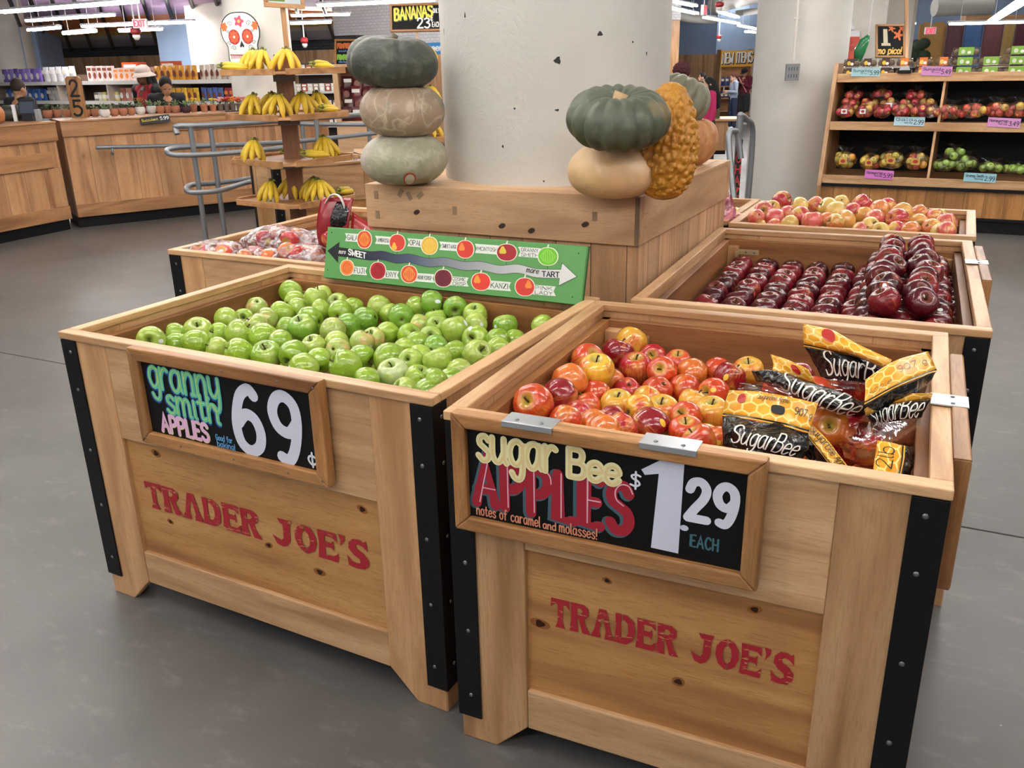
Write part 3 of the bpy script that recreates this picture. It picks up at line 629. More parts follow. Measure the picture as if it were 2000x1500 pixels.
for k in range(5):
    a = 2*PI*k/5; mb.tube([(.03*math.cos(a), .03*math.sin(a), -.74), (.1*math.cos(a), .1*math.sin(a), -.80), (.13*math.cos(a+.3), .13*math.sin(a+.3), -.86)], [.035, .03, .008], 5)
CALYX_ME = mb.mesh('calyx', CALYX, True)
AM = {k: apple_meshes(k, m) for k, m in (('green', A_GREEN), ('blush', A_BLUSH), ('mix', A_MIX), ('yellow', A_YEL), ('dark', A_DARK), ('pink', A_PINK))}
def surf_pt(fn, phi, th):
    x = phi*(len(APROF)-1); i = min(int(x), len(APROF)-2); f = x-i
    r = APROF[i][0]*(1-f)+APROF[i+1][0]*f; z = APROF[i][1]*(1-f)+APROF[i+1][1]*f
    r, z = fn(th, r, z); return Vector((r*math.cos(th), r*math.sin(th), z))
def put_apple(M, name, meshes, vi, R, color, label, cat='apple', group=None, sticker=None, stem=True, up=None, roll=None, smat=None, parent_scale=1):
    """M: world matrix of the bin; up: direction of the stem end"""
    loc = M[0]; o = bpy.data.objects.new(name, meshes[vi]); COL.objects.link(o)
    up = (Vector(up) if up else Vector((random.gauss(0, 1), random.gauss(0, 1), random.gauss(.35, .8)))).normalized()
    q = up.to_track_quat('Z', 'Y').to_matrix() @ Matrix.Rotation(roll if roll is not None else random.uniform(0, 6.28), 3, 'Z')
    o.matrix_world = Matrix.Translation(loc) @ q.to_4x4() @ Matrix.Scale(R, 4)
    c = srgb(color); v = random.uniform(.93, 1.06); o.color = (c[0]*v, c[1]*v, c[2]*v, 1)
    tag(o, label, cat, group)
    if stem:
        s = bpy.data.objects.new('stem', STEM_ME); COL.objects.link(s); s.parent = o
        s2 = bpy.data.objects.new('calyx', CALYX_ME); COL.objects.link(s2); s2.parent = o
    if sticker:
        tc = (CAM_POS-loc).normalized(); sx, sy = sticker
        d = CR*sx-CU*sy+tc*math.sqrt(max(.05, 1-sx*sx-sy*sy)); d = q.inverted() @ d.normalized()
        th = math.atan2(d.y, d.x); fn = SHAPES[vi]
        best = min((k/120 for k in range(6, 115)), key=lambda p: -surf_pt(fn, p, th).normalized().dot(d))
        mb = MB(); n = len(mb.v); cpt = surf_pt(fn, best, th); mb.v.append(tuple(cpt*1.02))
        rr = math.hypot(cpt.x, cpt.y) or .3
        for ring, f_ in ((1, .5), (2, 1.0)):
            for k in range(14):
                a = 2*PI*k/14; mb.v.append(tuple(surf_pt(fn, min(.97, max(.03, best+.055*f_*math.sin(a))), th+.15*f_*math.cos(a)/max(rr, .4))*1.015))
        for k in range(14):
            k2 = (k+1) % 14; mb.face((0, 1+k, 1+k2)); mb.face((1+k, 15+k, 15+k2, 1+k2))
        mb.build('sticker', smat or STICK, o, True)
    return o
def bin_M(pos, rz): return Matrix.Translation(pos) @ Matrix.Rotation(rz, 4, 'Z')
def row_labels(L, band, y0):
    """ordinal place of each apple: rows from the front, then from the left"""
    rows = {}
    for i, a in enumerate(L): rows.setdefault(int((a[1]-y0)/band), []).append(i)
    lab = {}
    for ri, k in enumerate(sorted(rows)):
        for j, i in enumerate(sorted(rows[k], key=lambda i: L[i][0])): lab[i] = (ri+1, j+1)
    return lab
# green heap
GA = apples_of(G_APPLES); GM = bin_M(G_POS, G_RZ)
GST = {0: (.75, .1), 5: (.85, .05), 8: (-.15, .35), 14: (.1, .55), 31: (-.8, .15), 43: (.65, .4), 44: (.5, -.05), 50: (.7, -.5), 51: (.5, .1), 52: (-.75, .0), 62: (.7, .4), 73: (.2, .5), 57: (-.4, -.7)}
top = [a for a in GA if a[4] != '-']; lab = row_labels(top, .1, 0.1)
GC = ['8eb030', '83a82a', '97b63a', 'a0bc48', '8bad33', 'a6bb50']
for i, (x, y, z, r, k) in enumerate(GA):
    P = GM @ Vector((x, y, z))
    blush = i in (11, 12, 13, 34, 47, 37, 61, 62)
    c = 'b8c68c' if i == 73 else '78a632' if i in (28, 35, 39, 42, 44, 45, 52, 66) else 'a3b858' if blush else random.choice(GC)
    up = None; tc = (CAM_POS-P).normalized()
    if i in (28, 3, 15, 46): up = tc*.55+Vector((random.uniform(-.4, .2), 0, .8))
    elif i in (25, 59, 77, 35): up = -tc*.9+Vector((.3, 0, .3))
    elif i in (38, 9, 13, 10, 76): up = tc*.4+CR*(-.8)+CU*.3
    if k != '-':
        rw, cn = lab[i]
        desc = 'pale green apple, red sticker' if i == 73 else 'green apple, white sticker' if i in GST else 'yellow-blushed green apple' if blush else 'deep green apple' if c == '689a28' else 'light green apple'
        L = f'{desc}, {nth(cn)} from left in {nth(rw)} row of the left bin'; g = 'green apples on top of the heap in the left bin'
    else: L = 'green apple half buried under the top layer of the left bin heap'; g = 'buried green apples in the left bin'
    put_apple((P,), 'green_apple', AM['blush' if blush else 'green'], i % 4, r, c, L, group=g, sticker=GST.get(i), up=up, smat=STICKR if i == 73 else None)
# red and yellow heap
SA = apples_of(S_APPLES); SM = bin_M(S_POS, S_RZ)
SCOL = {'d': ('8d1420', 'mix', 'dark red'), 'r': ('b3202a', 'mix', 'bright red'), 'o': ('c8431f', 'mix', 'orange-red'), 'a': ('d4702a', 'mix', 'orange'), 'y': ('dba53a', 'yellow', 'yellow and red'), 'Y': ('e2b53a', 'yellow', 'golden yellow')}
top = [a for a in SA if a[4] != '-']; lab = row_labels(top, .11, .1)
SST = {9: (.1, .4), 15: (.6, -.1), 28: (-.1, -.2), 26: (-.2, -.1), 33: (0, 0)}
for i, (x, y, z, r, k) in enumerate(SA):
    P = SM @ Vector((x, y, z)) if i != 40 else az(1618, 832, .85)
    tc = (CAM_POS-P).normalized()
    kk = k if k != '-' else random.choice('oarro'); c, mk, wd = SCOL[kk]
    up = tc*.6+CU*.8 if i in (2, 14, 16, 22, 27, 30, 31, 5) else None
    if k != '-': rw, cn = lab[i]; L = f'{wd} apple{", yellow sticker" if i in SST else ""}, {nth(cn)} from left in {nth(rw)} row of the front right bin'; g = 'loose red and yellow apples in the front right bin'
    else: L = 'red apple half buried under the loose heap in the front right bin'; g = 'buried red apples in the front right bin'
    put_apple((P,), 'red_apple', AM[mk], i % 4, r*1.03, c, L, group=g, up=up, sticker=SST.get(i), smat=STICKY)
# pink heap
PA = apples_of(P_APPLES); PM = bin_M(P_POS, P_RZ)
PCOL = {'p': ('d4605a', 'pink', 'pink'), 'r': ('c23a44', 'pink', 'red'), 'o': ('d67a4a', 'pink', 'orange-pink'), 'a': ('dfa353', 'pink', 'golden'), 'y': ('dfc069', 'pink', 'pale yellow')}
top = [a for a in PA if a[4] != '-']; lab = row_labels(top, .13, .08)
for i, (x, y, z, r, k) in enumerate(PA):
    kk = k if k != '-' else random.choice('poya'); c, mk, wd = PCOL[kk]
    if k != '-': rw, cn = lab[i]; L = f'{wd} apple, {nth(cn)} from left in {nth(rw)} row of the farthest right bin'; g = 'pink and yellow apples in the farthest right bin'
    else: L = 'pink apple buried under the heap of the farthest right bin'; g = 'buried pink apples in the farthest right bin'
    put_apple((PM @ Vector((x, y, z)),), 'pink_apple', AM[mk], i % 4, r*1.02, c, L, group=g)
# dark red rows and ridge
MM = bin_M(M_POS, M_RZ); DC = ['560f1c', '661320', '7a1822', '4a0d1a', '86212a', '3f0c17']
def dark(x, y, z, L, g, st=None, up=None, c=None):
    j = .006
    put_apple((MM @ Vector((x+random.uniform(-j, j), y+random.uniform(-j, j), z)),), 'dark_red_apple', AM['dark'], random.randint(0, 3), random.uniform(.0475, .0505), c or random.choice(DC), L, group=g,
              up=up or (random.gauss(0, .22), random.gauss(0, .22), 1), sticker=st)
for ci, x in enumerate((.125, .232, .338, .444, .549)):
    for ri in range(12):
        dark(x+.004*ri*.2, .11+ri*.1035, .752+random.uniform(-.004, .004), f'dark red apple, {nth(ri+1)} from front in {nth(ci+1)} straight row from left', 'dark red apples laid in rows', st=(.3, .2) if (ci*13+ri) % 11 == 5 else None)
for li, (xs, z, y0, n) in enumerate((((.652, .75, .85, .945), .752, .11, 12), ((.70, .80, .90), .826, .16, 11), ((.735, .85), .902, .21, 10))):
    nm = ('bottom', 'middle', 'top')[li]
    for ci, x in enumerate(xs):
        for ri in range(n):
            up = None
            if li == 2: up = (random.gauss(0, .6), random.gauss(-.5, .5), 1)
            dark(x+(random.uniform(-.012, .012) if li == 2 else 0), y0+ri*.1035+(.03 if (li == 2 and ci) else 0), z, f'dark red apple, {nth(ri+1)} from front, {nth(ci+1)} line from left, {nm} layer of the ridge', 'dark red apples heaped in the ridge', up=up, st=(.2, -.5) if (ri+li*3+ci) % 6 == 1 else None)
# ------------------------------------------------------------------ pumpkins
def pumpkin_mat(name, c1, c2, c3, scale=4, vein=.3, patch=None, rough=.5, crackle=0):
    m, nt, b = new_mat(name); t = NT(nt); co = t.coord()
    n1 = t.noise(co, scale, 4, .6); n2 = t.noise(co, scale*4, 3, .6, .4)
    col = t.mix(t.range(n1, .38, .62), c1, c2); col = t.mix(t.math('MULTIPLY', t.range(n2, .52, .68), vein), col, c3)
    if crackle:
        w = t.vmath('ADD', co, t.vmath('SCALE', t.noise(co, 3, 2, out=1)))
        vd = t.voro(t.map(w, (1, 1, .45)), crackle, 'DISTANCE_TO_EDGE'); col = t.mix(t.range(vd, .06, .0, 0, .6), col, c3)
    if patch:
        pc, lo = patch; col = t.mix(t.range(t.noise(t.map(co, loc=(3.3, 1.7, .4)), scale*.8, 3), lo, lo+.1), col, pc)
    t.l(col, b.inputs['Base Color']); b.inputs['Roughness'].default_value = rough
    t.l(t.bump(n2, .35, .02), b.inputs['Normal'])
    return m
def ribbed(n, depth, R, h, dt=.35, db=.2, seg=96, wob=.02, seed=0, sharp=.5):
    """fluted squash: n ribs, dimple depth dt above, db below"""
    mb = MB(); prof = []
    for i in range(33):
        ph = PI*i/32; r = math.sin(ph)**.8; z = -math.cos(ph)
        c = 1-r; z2 = z*(1-(dt if z > 0 else db)*max(0, (c-.35)/.65)**1.2*1.0)
        prof.append((max(r, .002), z2))
    def fn(t, r, z):
        g = abs(math.sin(n*t/2+.3*math.sin(t*2+seed)))**sharp
        k = (1-depth*(1-g)*min(1, r*1.5))*(1+wob*mnoise.noise((math.cos(t)*1.5+seed, math.sin(t)*1.5, z)))
        return r*R*k, z*h*(1-depth*.8*(1-g)*(1 if abs(z) > .3 else .5))
    mb.lathe(prof, seg, fn=fn); return mb
def pumpkin(name, label, mb, mat, loc, rot=(0,0,0), stem=None, grp='pumpkins stacked on the plinth'):
    o = mb.build(name, mat, None, True); o.location = loc; o.rotation_euler = rot; tag(o, label, 'pumpkin', grp)
    if stem:
        z, L, r, c = stem; s = MB(); s.tube([(0,0,z-.02),(0,0,z+L*.5),(.008,.004,z+L)], [r*1.5, r, r*1.1], 12); s.build('stem', flat(c, .8), o, True)
    return o
PZ = 1.19
p3 = az(790, 316, 1.275); p2 = az(792, 224, 1.44); p1 = az(776, 136, 1.60)
q = Vector((p3.x, p3.y)) 
M_PALE = pumpkin_mat('pale_green_rind', 'aaa690', '97957e', 'cbc6b4', 5, .5, crackle=0, patch=('b7ada0', .56))
M_TAN = pumpkin_mat('netted_tan_rind', 'a68d78', '917d69', 'c9b8a2', 6, .55, crackle=7, patch=('7f8470', .58))
M_DKG = pumpkin_mat('dark_green_rind', '464a3f', '373b33', '6b6e60', 5, .5, crackle=0, patch=('8a7a55', .70))
M_GRN = pumpkin_mat('grey_green_rind', '59604e', '495140', '7c806a', 4, .4, patch=('94753f', .60))
M_CREAM = pumpkin_mat('cream_rind', 'e0bf94', 'd8b184', 'ecd6b4', 3, .4, patch=('d7a06c', .63), rough=.4)
M_WART = pumpkin_mat('warty_gold_rind', 'bd8428', 'a86f1c', 'd09a48', 6, .4, rough=.45, patch=('b08a55', .64))
M_GREY = pumpkin_mat('grey_rind', '87846f', '7c7a66', '9c9987', 4, .4, patch=('9a7e4a', .68))
M_ORT = pumpkin_mat('tan_orange_rind', 'c88f5c', 'b97d4c', 'd8b08a', 5, .5, patch=('a8754a', .62))
LS = []
o = pumpkin('pumpkin', 'pale grey-green pumpkin with a red sticker, bottom of the left stack', ribbed(14, .035, .166, .1, .15, .2, seed=1), M_PALE, (p3.x, p3.y, PZ+.095))
def sk(a, e, k=1.006):
    r = .166*math.cos(e)**.8*k; return Vector((r*math.sin(a), -r*math.cos(a), .1*math.sin(e)*k))
for (rr, mt, kk, nm) in ((1.0, 'c8553a', 1.008, 'sticker'), (.78, 'd9d5c8', 1.011, 'sticker_face')):
    mb = MB()
    c0 = len(mb.v); mb.v.append(tuple(sk(.72, -.68, kk)))
    for k in range(20):
        t = 2*PI*k/20; mb.v.append(tuple(sk(.72+.17*rr*math.cos(t), -.68+.34*rr*math.sin(t), kk)))
    for k in range(20): mb.face((c0, c0+1+k, c0+1+(k+1) % 20))
    mb.build(nm, pmat(mt), o)
pumpkin('pumpkin', 'tan netted pumpkin in the middle of the left stack', ribbed(12, .03, .160, .101, .2, .2, seed=4), M_TAN, (p3.x+.002, p3.y+.005, PZ+.272), (.05, .03, 1))
pumpkin('pumpkin', 'dark green lumpy pumpkin on top of the left stack', ribbed(10, .05, .170, .098, .25, .25, seed=7, wob=.09), M_DKG, (p3.x-.022, p3.y-.006, PZ+.445), (.06, .10, .4), (.06, .035, .012, '6a6250'))
c1 = az(1199, 335, 1.275)
pumpkin('pumpkin', 'smooth cream pumpkin under the green one at the right of the column', ribbed(9, .015, .156, .094, .12, .15, seed=2), M_CREAM, (c1.x, c1.y, PZ+.089))
c2 = az(1207, 240, 1.44)
pumpkin('pumpkin', 'fluted grey-green pumpkin with stem stacked on the cream pumpkin', ribbed(15, .14, .164, .094, .45, .2, seed=3, sharp=.6), M_GRN, (c2.x, c2.y, PZ+.265), (.22, 0, .5), (.035, .04, .021, 'b79a72'))
def warty(R, h):
    mb = ribbed(11, .05, R, h, .05, .05, seg=150, seed=9)
    prof_n = 33; out = []
    mb2 = MB(); pr = []
    for i in range(141):
        ph = PI*i/140; pr.append((max(math.sin(ph)**.85, .002), -math.cos(ph)))
    def fn(t, r, z):
        p = Vector((math.cos(t)*r*4.8, math.sin(t)*r*4.8, z*7.5)); d, _ = mnoise.voronoi(p); b = max(0, .62-d[0])**.6
        d2, _ = mnoise.voronoi(p*2.1+Vector((5, 5, 5))); b2 = max(0, .55-d2[0])
        g = abs(math.sin(11*t/2))**.5
        taper = 1-.18*z
        return R*r*taper*(1-.07*(1-g)+.22*b+.10*b2), h*z
    mb2.lathe(pr, 220, fn=fn); return mb2
c3 = az(1302, 290, 1.35)
pumpkin('pumpkin', 'tall warty golden squash standing beside the green pumpkin', warty(.094, .185), M_WART, (c3.x, c3.y, PZ+.18), (.0, .06, 0))
c4 = ad(1358, 284, 3.78)
pumpkin('pumpkin', 'tan orange pumpkin at the back right corner of the plinth', ribbed(9, .10, .115, .108, .3, .2, seed=5), M_ORT, (c4.x-.02, c4.y, PZ+.105), (.0, .25, 0))
pumpkin('pumpkin', 'grey fluted pumpkin tilted on the tan orange one behind the warty squash', ribbed(10, .14, .122, .10, .35, .2, seed=6, sharp=.6), M_GREY, (c4.x-.075, c4.y+.03, PZ+.272), (-.15, .45, .4))
# ------------------------------------------------------------------ column, plinth
def plaster(name, c1, c2, bump=.12):
    m, nt, b = new_mat(name); t = NT(nt); co = t.coord()
    n = t.noise(co, 2.2, 3, .5); n2 = t.noise(co, 16, 5, .65, 1.2)
    t.l(t.mix(t.range(n, .35, .65), c1, c2), b.inputs['Base Color']); b.inputs['Roughness'].default_value = .48
    t.l(t.bump(t.range(n2, .45, .62), bump, .012), b.inputs['Normal']); return m
COLM = plaster('painted_column', 'cdcac3', 'c5c2bb')
CREAM = plaster('cream_paint', 'ddd8cf', 'd3cec5', .05)
COLX, COLY, COLR = .772, 1.818, .456
mb = MB(); mb.lathe([(COLR, PZ), (COLR, 4.3)], 96, (COLX, COLY, 0)); mb.box(COLX-.1, COLX+.1, COLY-.1, COLY+.1, 4.29, 4.3)
col = tag(mb.build('round_column', COLM, None, True, autosm=.6), 'huge round off-white painted column standing in the middle of the pumpkin plinth', 'column')
def chip(px, py, w, h):
    r = ray(px, py); d = r; a = d.x**2+d.y**2; ox, oy = CAM_POS.x-COLX, CAM_POS.y-COLY; bq = ox*d.x+oy*d.y
    t = (-bq-math.sqrt(bq*bq-a*(ox*ox+oy*oy-(COLR+.0012)**2)))/a; p = CAM_POS+d*t; th = math.atan2(p.y-COLY, p.x-COLX)
    mb = MB()
    def put(x, z, y): return (COLX+(COLR+.0012)*math.cos(th-x/COLR), COLY+(COLR+.0012)*math.sin(th-x/COLR), p.z+z)
    disc(mb, 0, 0, w, h, 0, put, 9, lambda t: 1+.3*math.sin(3*t+px)); o = mb.build('paint_chip', flat('26282a', .7), col, True)
for c in ((1089, 118, .012, .012), (1172, 66, .010, .008), (908, 30, .004, .010), (1236, 82, .004, .004), (1263, 105, .003, .008), (867, 61, .003, .012), (1088, 215, .008, .004), (1005, 212, .004, .004), (982, 286, .004, .006), (1062, 354, .003, .004)): chip(*c)
pl = empty('plinth', (.22, 1.255, 0), .015, 'square wooden plinth around the column with pumpkins on its corners', 'plinth')
PW, PD = 1.12, 1.23
for (x0, x1, y0, y1, ax) in ((-.008, PW+.008, -.008, .04, 'x'), (-.008, PW+.008, PD-.04, PD+.008, 'x'), (-.008, .04, .04, PD-.04, 'y'), (PW-.04, PW+.008, .04, PD-.04, 'y')):
    MB().box(x0, x1, y0, y1, 1.02, PZ-.001).build('beam', OLDPINE[ax], pl, bevel=.003)
for (x0, x1, y0, y1) in ((.041, PW-.041, .041, .15), (.041, PW-.041, PD-.12, PD-.041), (.041, .1, .151, PD-.121), (PW-.1, PW-.041, .151, PD-.121)):
    MB().box(x0, x1, y0, y1, PZ-.03, PZ).build('top_board', OLDPINE['x'], pl, bevel=.002)
MB().box(.1005, PW-.1005, .1505, PD-.1215, PZ-.03, PZ-.0005).build('top_board', OLDPINE['x'], pl)
PEDX = wood('plinth_planks_front', 'cfa57d', 'bf946d', '9b724e', 'z', scale=8, knots=2, plank=('x', .135), rough=.6, coat=0)
MB().box(.004, PW-.004, .004, .03, 0, 1.019).build('base_panel', PEDX, pl); MB().box(.004, PW-.004, PD-.03, PD-.004, 0, 1.019).build('base_panel', PEDX, pl)
MB().box(.004, .03, .031, PD-.031, 0, 1.019).build('base_panel', PEDPL, pl); MB().box(PW-.03, PW-.004, .031, PD-.031, 0, 1.019).build('base_panel', PEDPL, pl)
MB().box(PW-.008, PW+.0085, -.0088, -.0078, 1.021, PZ-.003).build('end_strip', flat('6f5a44', .7), pl)
for (x, z, a) in ((.045, .128, 0), (.16, .14, .6), (.2, .13, -.5), (.4, .085, .05), (.045, .05, 0), (.965, .095, 0), (.25, .135, .9)):
    M = Matrix.Translation((x, -.0085, 1.02+z)) @ Matrix.Rotation(a, 4, 'Y')
    MB().obox(M, -.009, .009, -.0006, .0003, -.016, .016).build('tape_scrap', flat('93795c', .5), pl)
for (x, z) in ((.23, .07), (.93, .065), (.6, .04), (.72, .03)):
    mb = MB(); disc(mb, x, 1.02+z, .014, .010, -.0088, put_xz, 12, lambda t: 1+.2*math.sin(2*t)); mb.build('knot', flat('3c2617', .7), pl)

# ------------------------------------------------------------------ sweet / tart board
def tart_board():
    TL, TR, BL, BR = ay(642, 443, .986), ay(1148, 482, .974), ay(631, 542, .930), ay(1135, 596, .928)
    u = ((TR-TL)+(BR-BL))/2; v = ((TL-BL)+(TR-BR))/2; w, h = u.length, v.length
    M = frame_M((BL+BR+TL+TR)/4-u/2-v/2, u, v)
    rt = empty('apple_chart_board', label='green board charting apple kinds from more sweet to more tart on the left bin', cat='sign board', M=M)
    MB().box(0, w, 0, .014, 0, h).build('board', flat('5b9a55', .5), rt, bevel=.002)
    MB().box(-.002, w+.002, .0142, .018, -.002, h+.002).build('backing', flat('2f5a36', .6), rt)
    def bp(x, y):
        s = (x-75)/1845
        for _ in range(3):
            t = (y-90-130*s)/(365+55*s); s = (x-75+(35+10*s)*t)/1845
        return s*w, h*(1-t)
    def bput(x, y, d): a, b = bp(x, y); return (a, -d, b)
    # wavy arrow painted from black to white
    gm, nt, b = new_mat('painted_grey_scale'); t = NT(nt); sep = t.n('SeparateXYZ'); t.l(t.coord(), sep.inputs[0])
    t.l(t.ramp(t.math('DIVIDE', sep.outputs[0], w), [(.12, '17191d'), (.24, '2a3046'), (.38, '4c5570'), (.55, '8a8d96'), (.75, 'b9babd'), (.9, 'dcdcdc')]), b.inputs['Base Color']); b.inputs['Roughness'].default_value = .45
    cl = cat_rom([(150, 268), (300, 285), (420, 300), (520, 298), (620, 322), (720, 318), (860, 348), (980, 342), (1110, 370), (1230, 368), (1360, 395), (1480, 385), (1600, 415), (1760, 418)], 5)
    for (e, d, mt, nm) in ((33, .0006, flat('20242a', .5), 'arrow_outline'), (30, .0011, gm, 'arrow')):
        mb = MB(); n = 0
        for (x, y) in cl: mb.v += [bput(x, y-e, d), bput(x, y+e, d)]
        for i in range(len(cl)-1): mb.face((2*i, 2*i+1, 2*i+3, 2*i+2))
        k = e-30
        polyf(mb, [(78-k*1.5, 262), (172+k, 203-k*2), (165, 268), (158+k, 345+k*2)], d+.0002, bput)
        polyf(mb, [(1765-k, 342-k*2), (1852+k*1.5, 435), (1742-k, 500+k*2), (1752, 418)], d+.0002, bput)
        mb.build(nm, mt, rt)
    AP = [('GALA', 375, 182, 52, 68, 'd9482a', 'f0a03a', 0), ('AMBROSIA', 630, 205, 55, 65, 'd63a2c', 'f2b63a', 0), ('OPAL', 870, 225, 55, 68, 'e6b63c', 'f0cc62', 0), ('SWEETANGO', 1125, 250, 55, 68, 'd93a2a', 'ee8a3a', 0), ('MCINTOSH', 1408, 270, 62, 65, 'a31a26', 'd8c03a', 0), ('GRANNY SMITH', 1675, 295, 58, 68, '6cc22e', '96da50', 0),
          ('FUJI', 235, 385, 50, 60, 'ef8a3a', 'dd5a2a', 1), ('ENVY', 480, 408, 56, 68, 'b81e2c', '8f1622', 1), ('HONEYCRISP', 718, 432, 56, 68, 'e0502a', 'f0a848', 1), ('COSMIC CRISP', 968, 460, 58, 68, '7a1c32', '5c1226', 1), ('KANZI', 1232, 482, 60, 68, 'dd3a2a', 'f09a3a', 1), ('PINK LADY', 1525, 515, 58, 70, 'd8382e', 'f08a3a', 1)]
    FL = {'GALA': (218, 340, 168, 58), 'AMBROSIA': (458, 590, 188, 58), 'OPAL': (705, 830, 206, 58), 'SWEETANGO': (940, 1080, 230, 62), 'MCINTOSH': (1192, 1355, 248, 66), 'GRANNY SMITH': (1483, 1630, 268, 70), 'FUJI': (270, 395, 408, 58), 'ENVY': (520, 642, 436, 58), 'HONEYCRISP': (760, 905, 458, 62), 'COSMIC CRISP': (1010, 1147, 482, 66), 'KANZI': (1275, 1434, 510, 66), 'PINK LADY': (1565, 1722, 538, 70)}
    for (nm, cx, cy, rx, ry, c1, c2, low) in AP:
        x0, x1, yc, hh = FL[nm]; s = .068
        L = lambda x: yc+(x-(x0+x1)/2)*s
        pts = [(x0, L(x0)-hh/2), (x1, L(x1)-hh/2), (x1, L(x1)+hh/2), (x0, L(x0)+hh/2)]
        if low: pts = [pts[0], pts[1], (x1-14, L(x1)), pts[2], pts[3]]
        else: pts = [pts[0], pts[1], pts[2], pts[3], (x0+14, L(x0))]
        fl = polyf(MB(), pts, .0008, bput).build('name_flag', pmat('e8ebe6'), rt)
        lines = nm.split(' ') if ' ' in nm else [nm]
        tx0, tx1 = ((x0+62 if x0 < cx-200 else x0+26), cx-rx-4) if not low else (cx+rx+8, x1-22)
        if not low: tx0 = x0+20
        mb = MB(); big = 36 if nm in ('GALA', 'OPAL', 'FUJI', 'ENVY', 'KANZI') else 26
        for i, wd in enumerate(lines):
            cap = big if len(lines) == 1 else 24; off = 0 if len(lines) == 1 else (-16 if i == 0 else 18)
            for st in fit_text(wd, tx0, tx1, 0, cap, 1.6):
                ribbon(mb, [(p[0], L(p[0])+off+cap/2-p[1]) for p in st], 4.2 if big == 36 else 3, .0012, bput)
        mb.build('lettering', pmat('202226'), fl)
        shp = lambda t: 1+.05*math.cos(2*t)-.06*max(0, math.cos(t-PI/2*(-1)))**6-.05*max(0, math.cos(t-PI/2))**8
        ln = ribbon(MB(), [(cx-2, cy+ry-4 if not low else cy-ry-14), (cx-4, cy+ry+22 if not low else cy-ry-30)], 3, .0009, bput); ln.build('tick_line', pmat('243a28'), rt)
        mb = disc(MB(), cx, cy, rx+6, ry+6, .0013, bput, 28, shp); ribbon(mb, [(cx, cy-ry+2), (cx+4, cy-ry-14)], 9, .0013, bput); ap = mb.build('apple_picture', pmat('ece9d8'), rt)
        mb = disc(MB(), cx, cy, rx, ry, .0017, bput, 28, shp); mb.build('apple_skin', pmat(c1), ap)
        mb = MB()
        if nm in ('GALA', 'FUJI', 'HONEYCRISP', 'GRANNY SMITH', 'OPAL', 'ENVY', 'COSMIC CRISP'):
            for k in range(-3, 4):
                f = k/3.6; ribbon(mb, [(cx+rx*f*.5, cy-ry*.72*math.sqrt(1-f*f*.8)), (cx+rx*f*.95, cy), (cx+rx*f*.6, cy+ry*.7*math.sqrt(1-f*f*.8))], 5, .0021, bput)
        else:
            sg = -1 if nm != 'PINK LADY' else 1
            disc(mb, cx+sg*rx*.42, cy+ry*(.45 if nm in ('AMBROSIA',) else -.2), rx*.36, ry*.42, .0021, bput, 16, lambda t: 1+.2*math.sin(3*t))
        mb.build('apple_shading', pmat(c2), ap)
    def word(txt, x0, x1, y0, y1, cap, wd, col, sl=0):
        mb = MB()
        for st in fit_text(txt, x0, x1, 0, cap, 1.6, sl):
            ribbon(mb, [(p[0], y0+(y1-y0)*(p[0]-x0)/(x1-x0)-p[1]) for p in st], wd, .0019, bput)
        mb.build('lettering', pmat(col), rt)
    word('more', 168, 222, 282, 286, 32, 3.5, 'e8e8e8', .2); word('SWEET', 248, 385, 290, 320, 40, 8, 'f0f0f0')
    word('more', 1535, 1612, 408, 420, 40, 5, '1c1c1e', .25); word('TART', 1638, 1745, 438, 442, 36, 7, '1c1c1e')
    for (x, y) in ((110, 130), (75, 402), (1866, 270), (1825, 582)): disc(MB(), x, y, 5, 5, .0006, bput, 8).build('screw_hole', pmat('1b2a1c'), rt)
tart_board()

# ------------------------------------------------------------------ bags
FILM, _nt, _b = new_mat('clear_film')
def film(nt, tint, fac, hazy, scale=14):
    t = NT(nt); co = t.coord()
    n = t.noise(co, scale, 3, .6, 1.5); bp_ = t.bump(n, .4, .015)
    g = t.n('BsdfGlossy'); g.inputs['Roughness'].default_value = .12; g.inputs['Color'].default_value = (1, 1, 1, 1); t.l(bp_, g.inputs['Normal'])
    tr = t.n('BsdfTransparent'); tr.inputs['Color'].default_value = srgb(tint)
    df = t.n('BsdfDiffuse'); df.inputs['Color'].default_value = srgb('e8e6ea')
    m1 = t.n('MixShader'); t.l(t.range(n, .45, .75, 0, hazy), m1.inputs[0]); t.l(tr.outputs[0], m1.inputs[1]); t.l(df.outputs[0], m1.inputs[2])
    fr = t.n('Fresnel'); fr.inputs['IOR'].default_value = 1.45; t.l(bp_, fr.inputs['Normal'])
    m2 = t.n('MixShader'); t.l(t.math('ADD', t.math('MULTIPLY', fr.outputs[0], .6), fac), m2.inputs[0]); t.l(m1.outputs[0], m2.inputs[1]); t.l(g.outputs[0], m2.inputs[2])
    t.l(m2.outputs[0], nt.nodes['Material Output'].inputs[0])
film(_nt, 'faf8f8', .015, .05, 9)
HAZE, _nt, _b = new_mat('milky_film'); film(_nt, 'f6f1f7', .05, 1.0, 20)
FOILK, _nt, _b = new_mat('glossy_black_film')
_t = NT(_nt); _b.inputs['Base Color'].default_value = srgb('101013'); _b.inputs['Roughness'].default_value = .16; _t.l(_t.bump(_t.noise(_t.coord(), 22, 2, .5, 1.2), .7, .02), _b.inputs['Normal'])
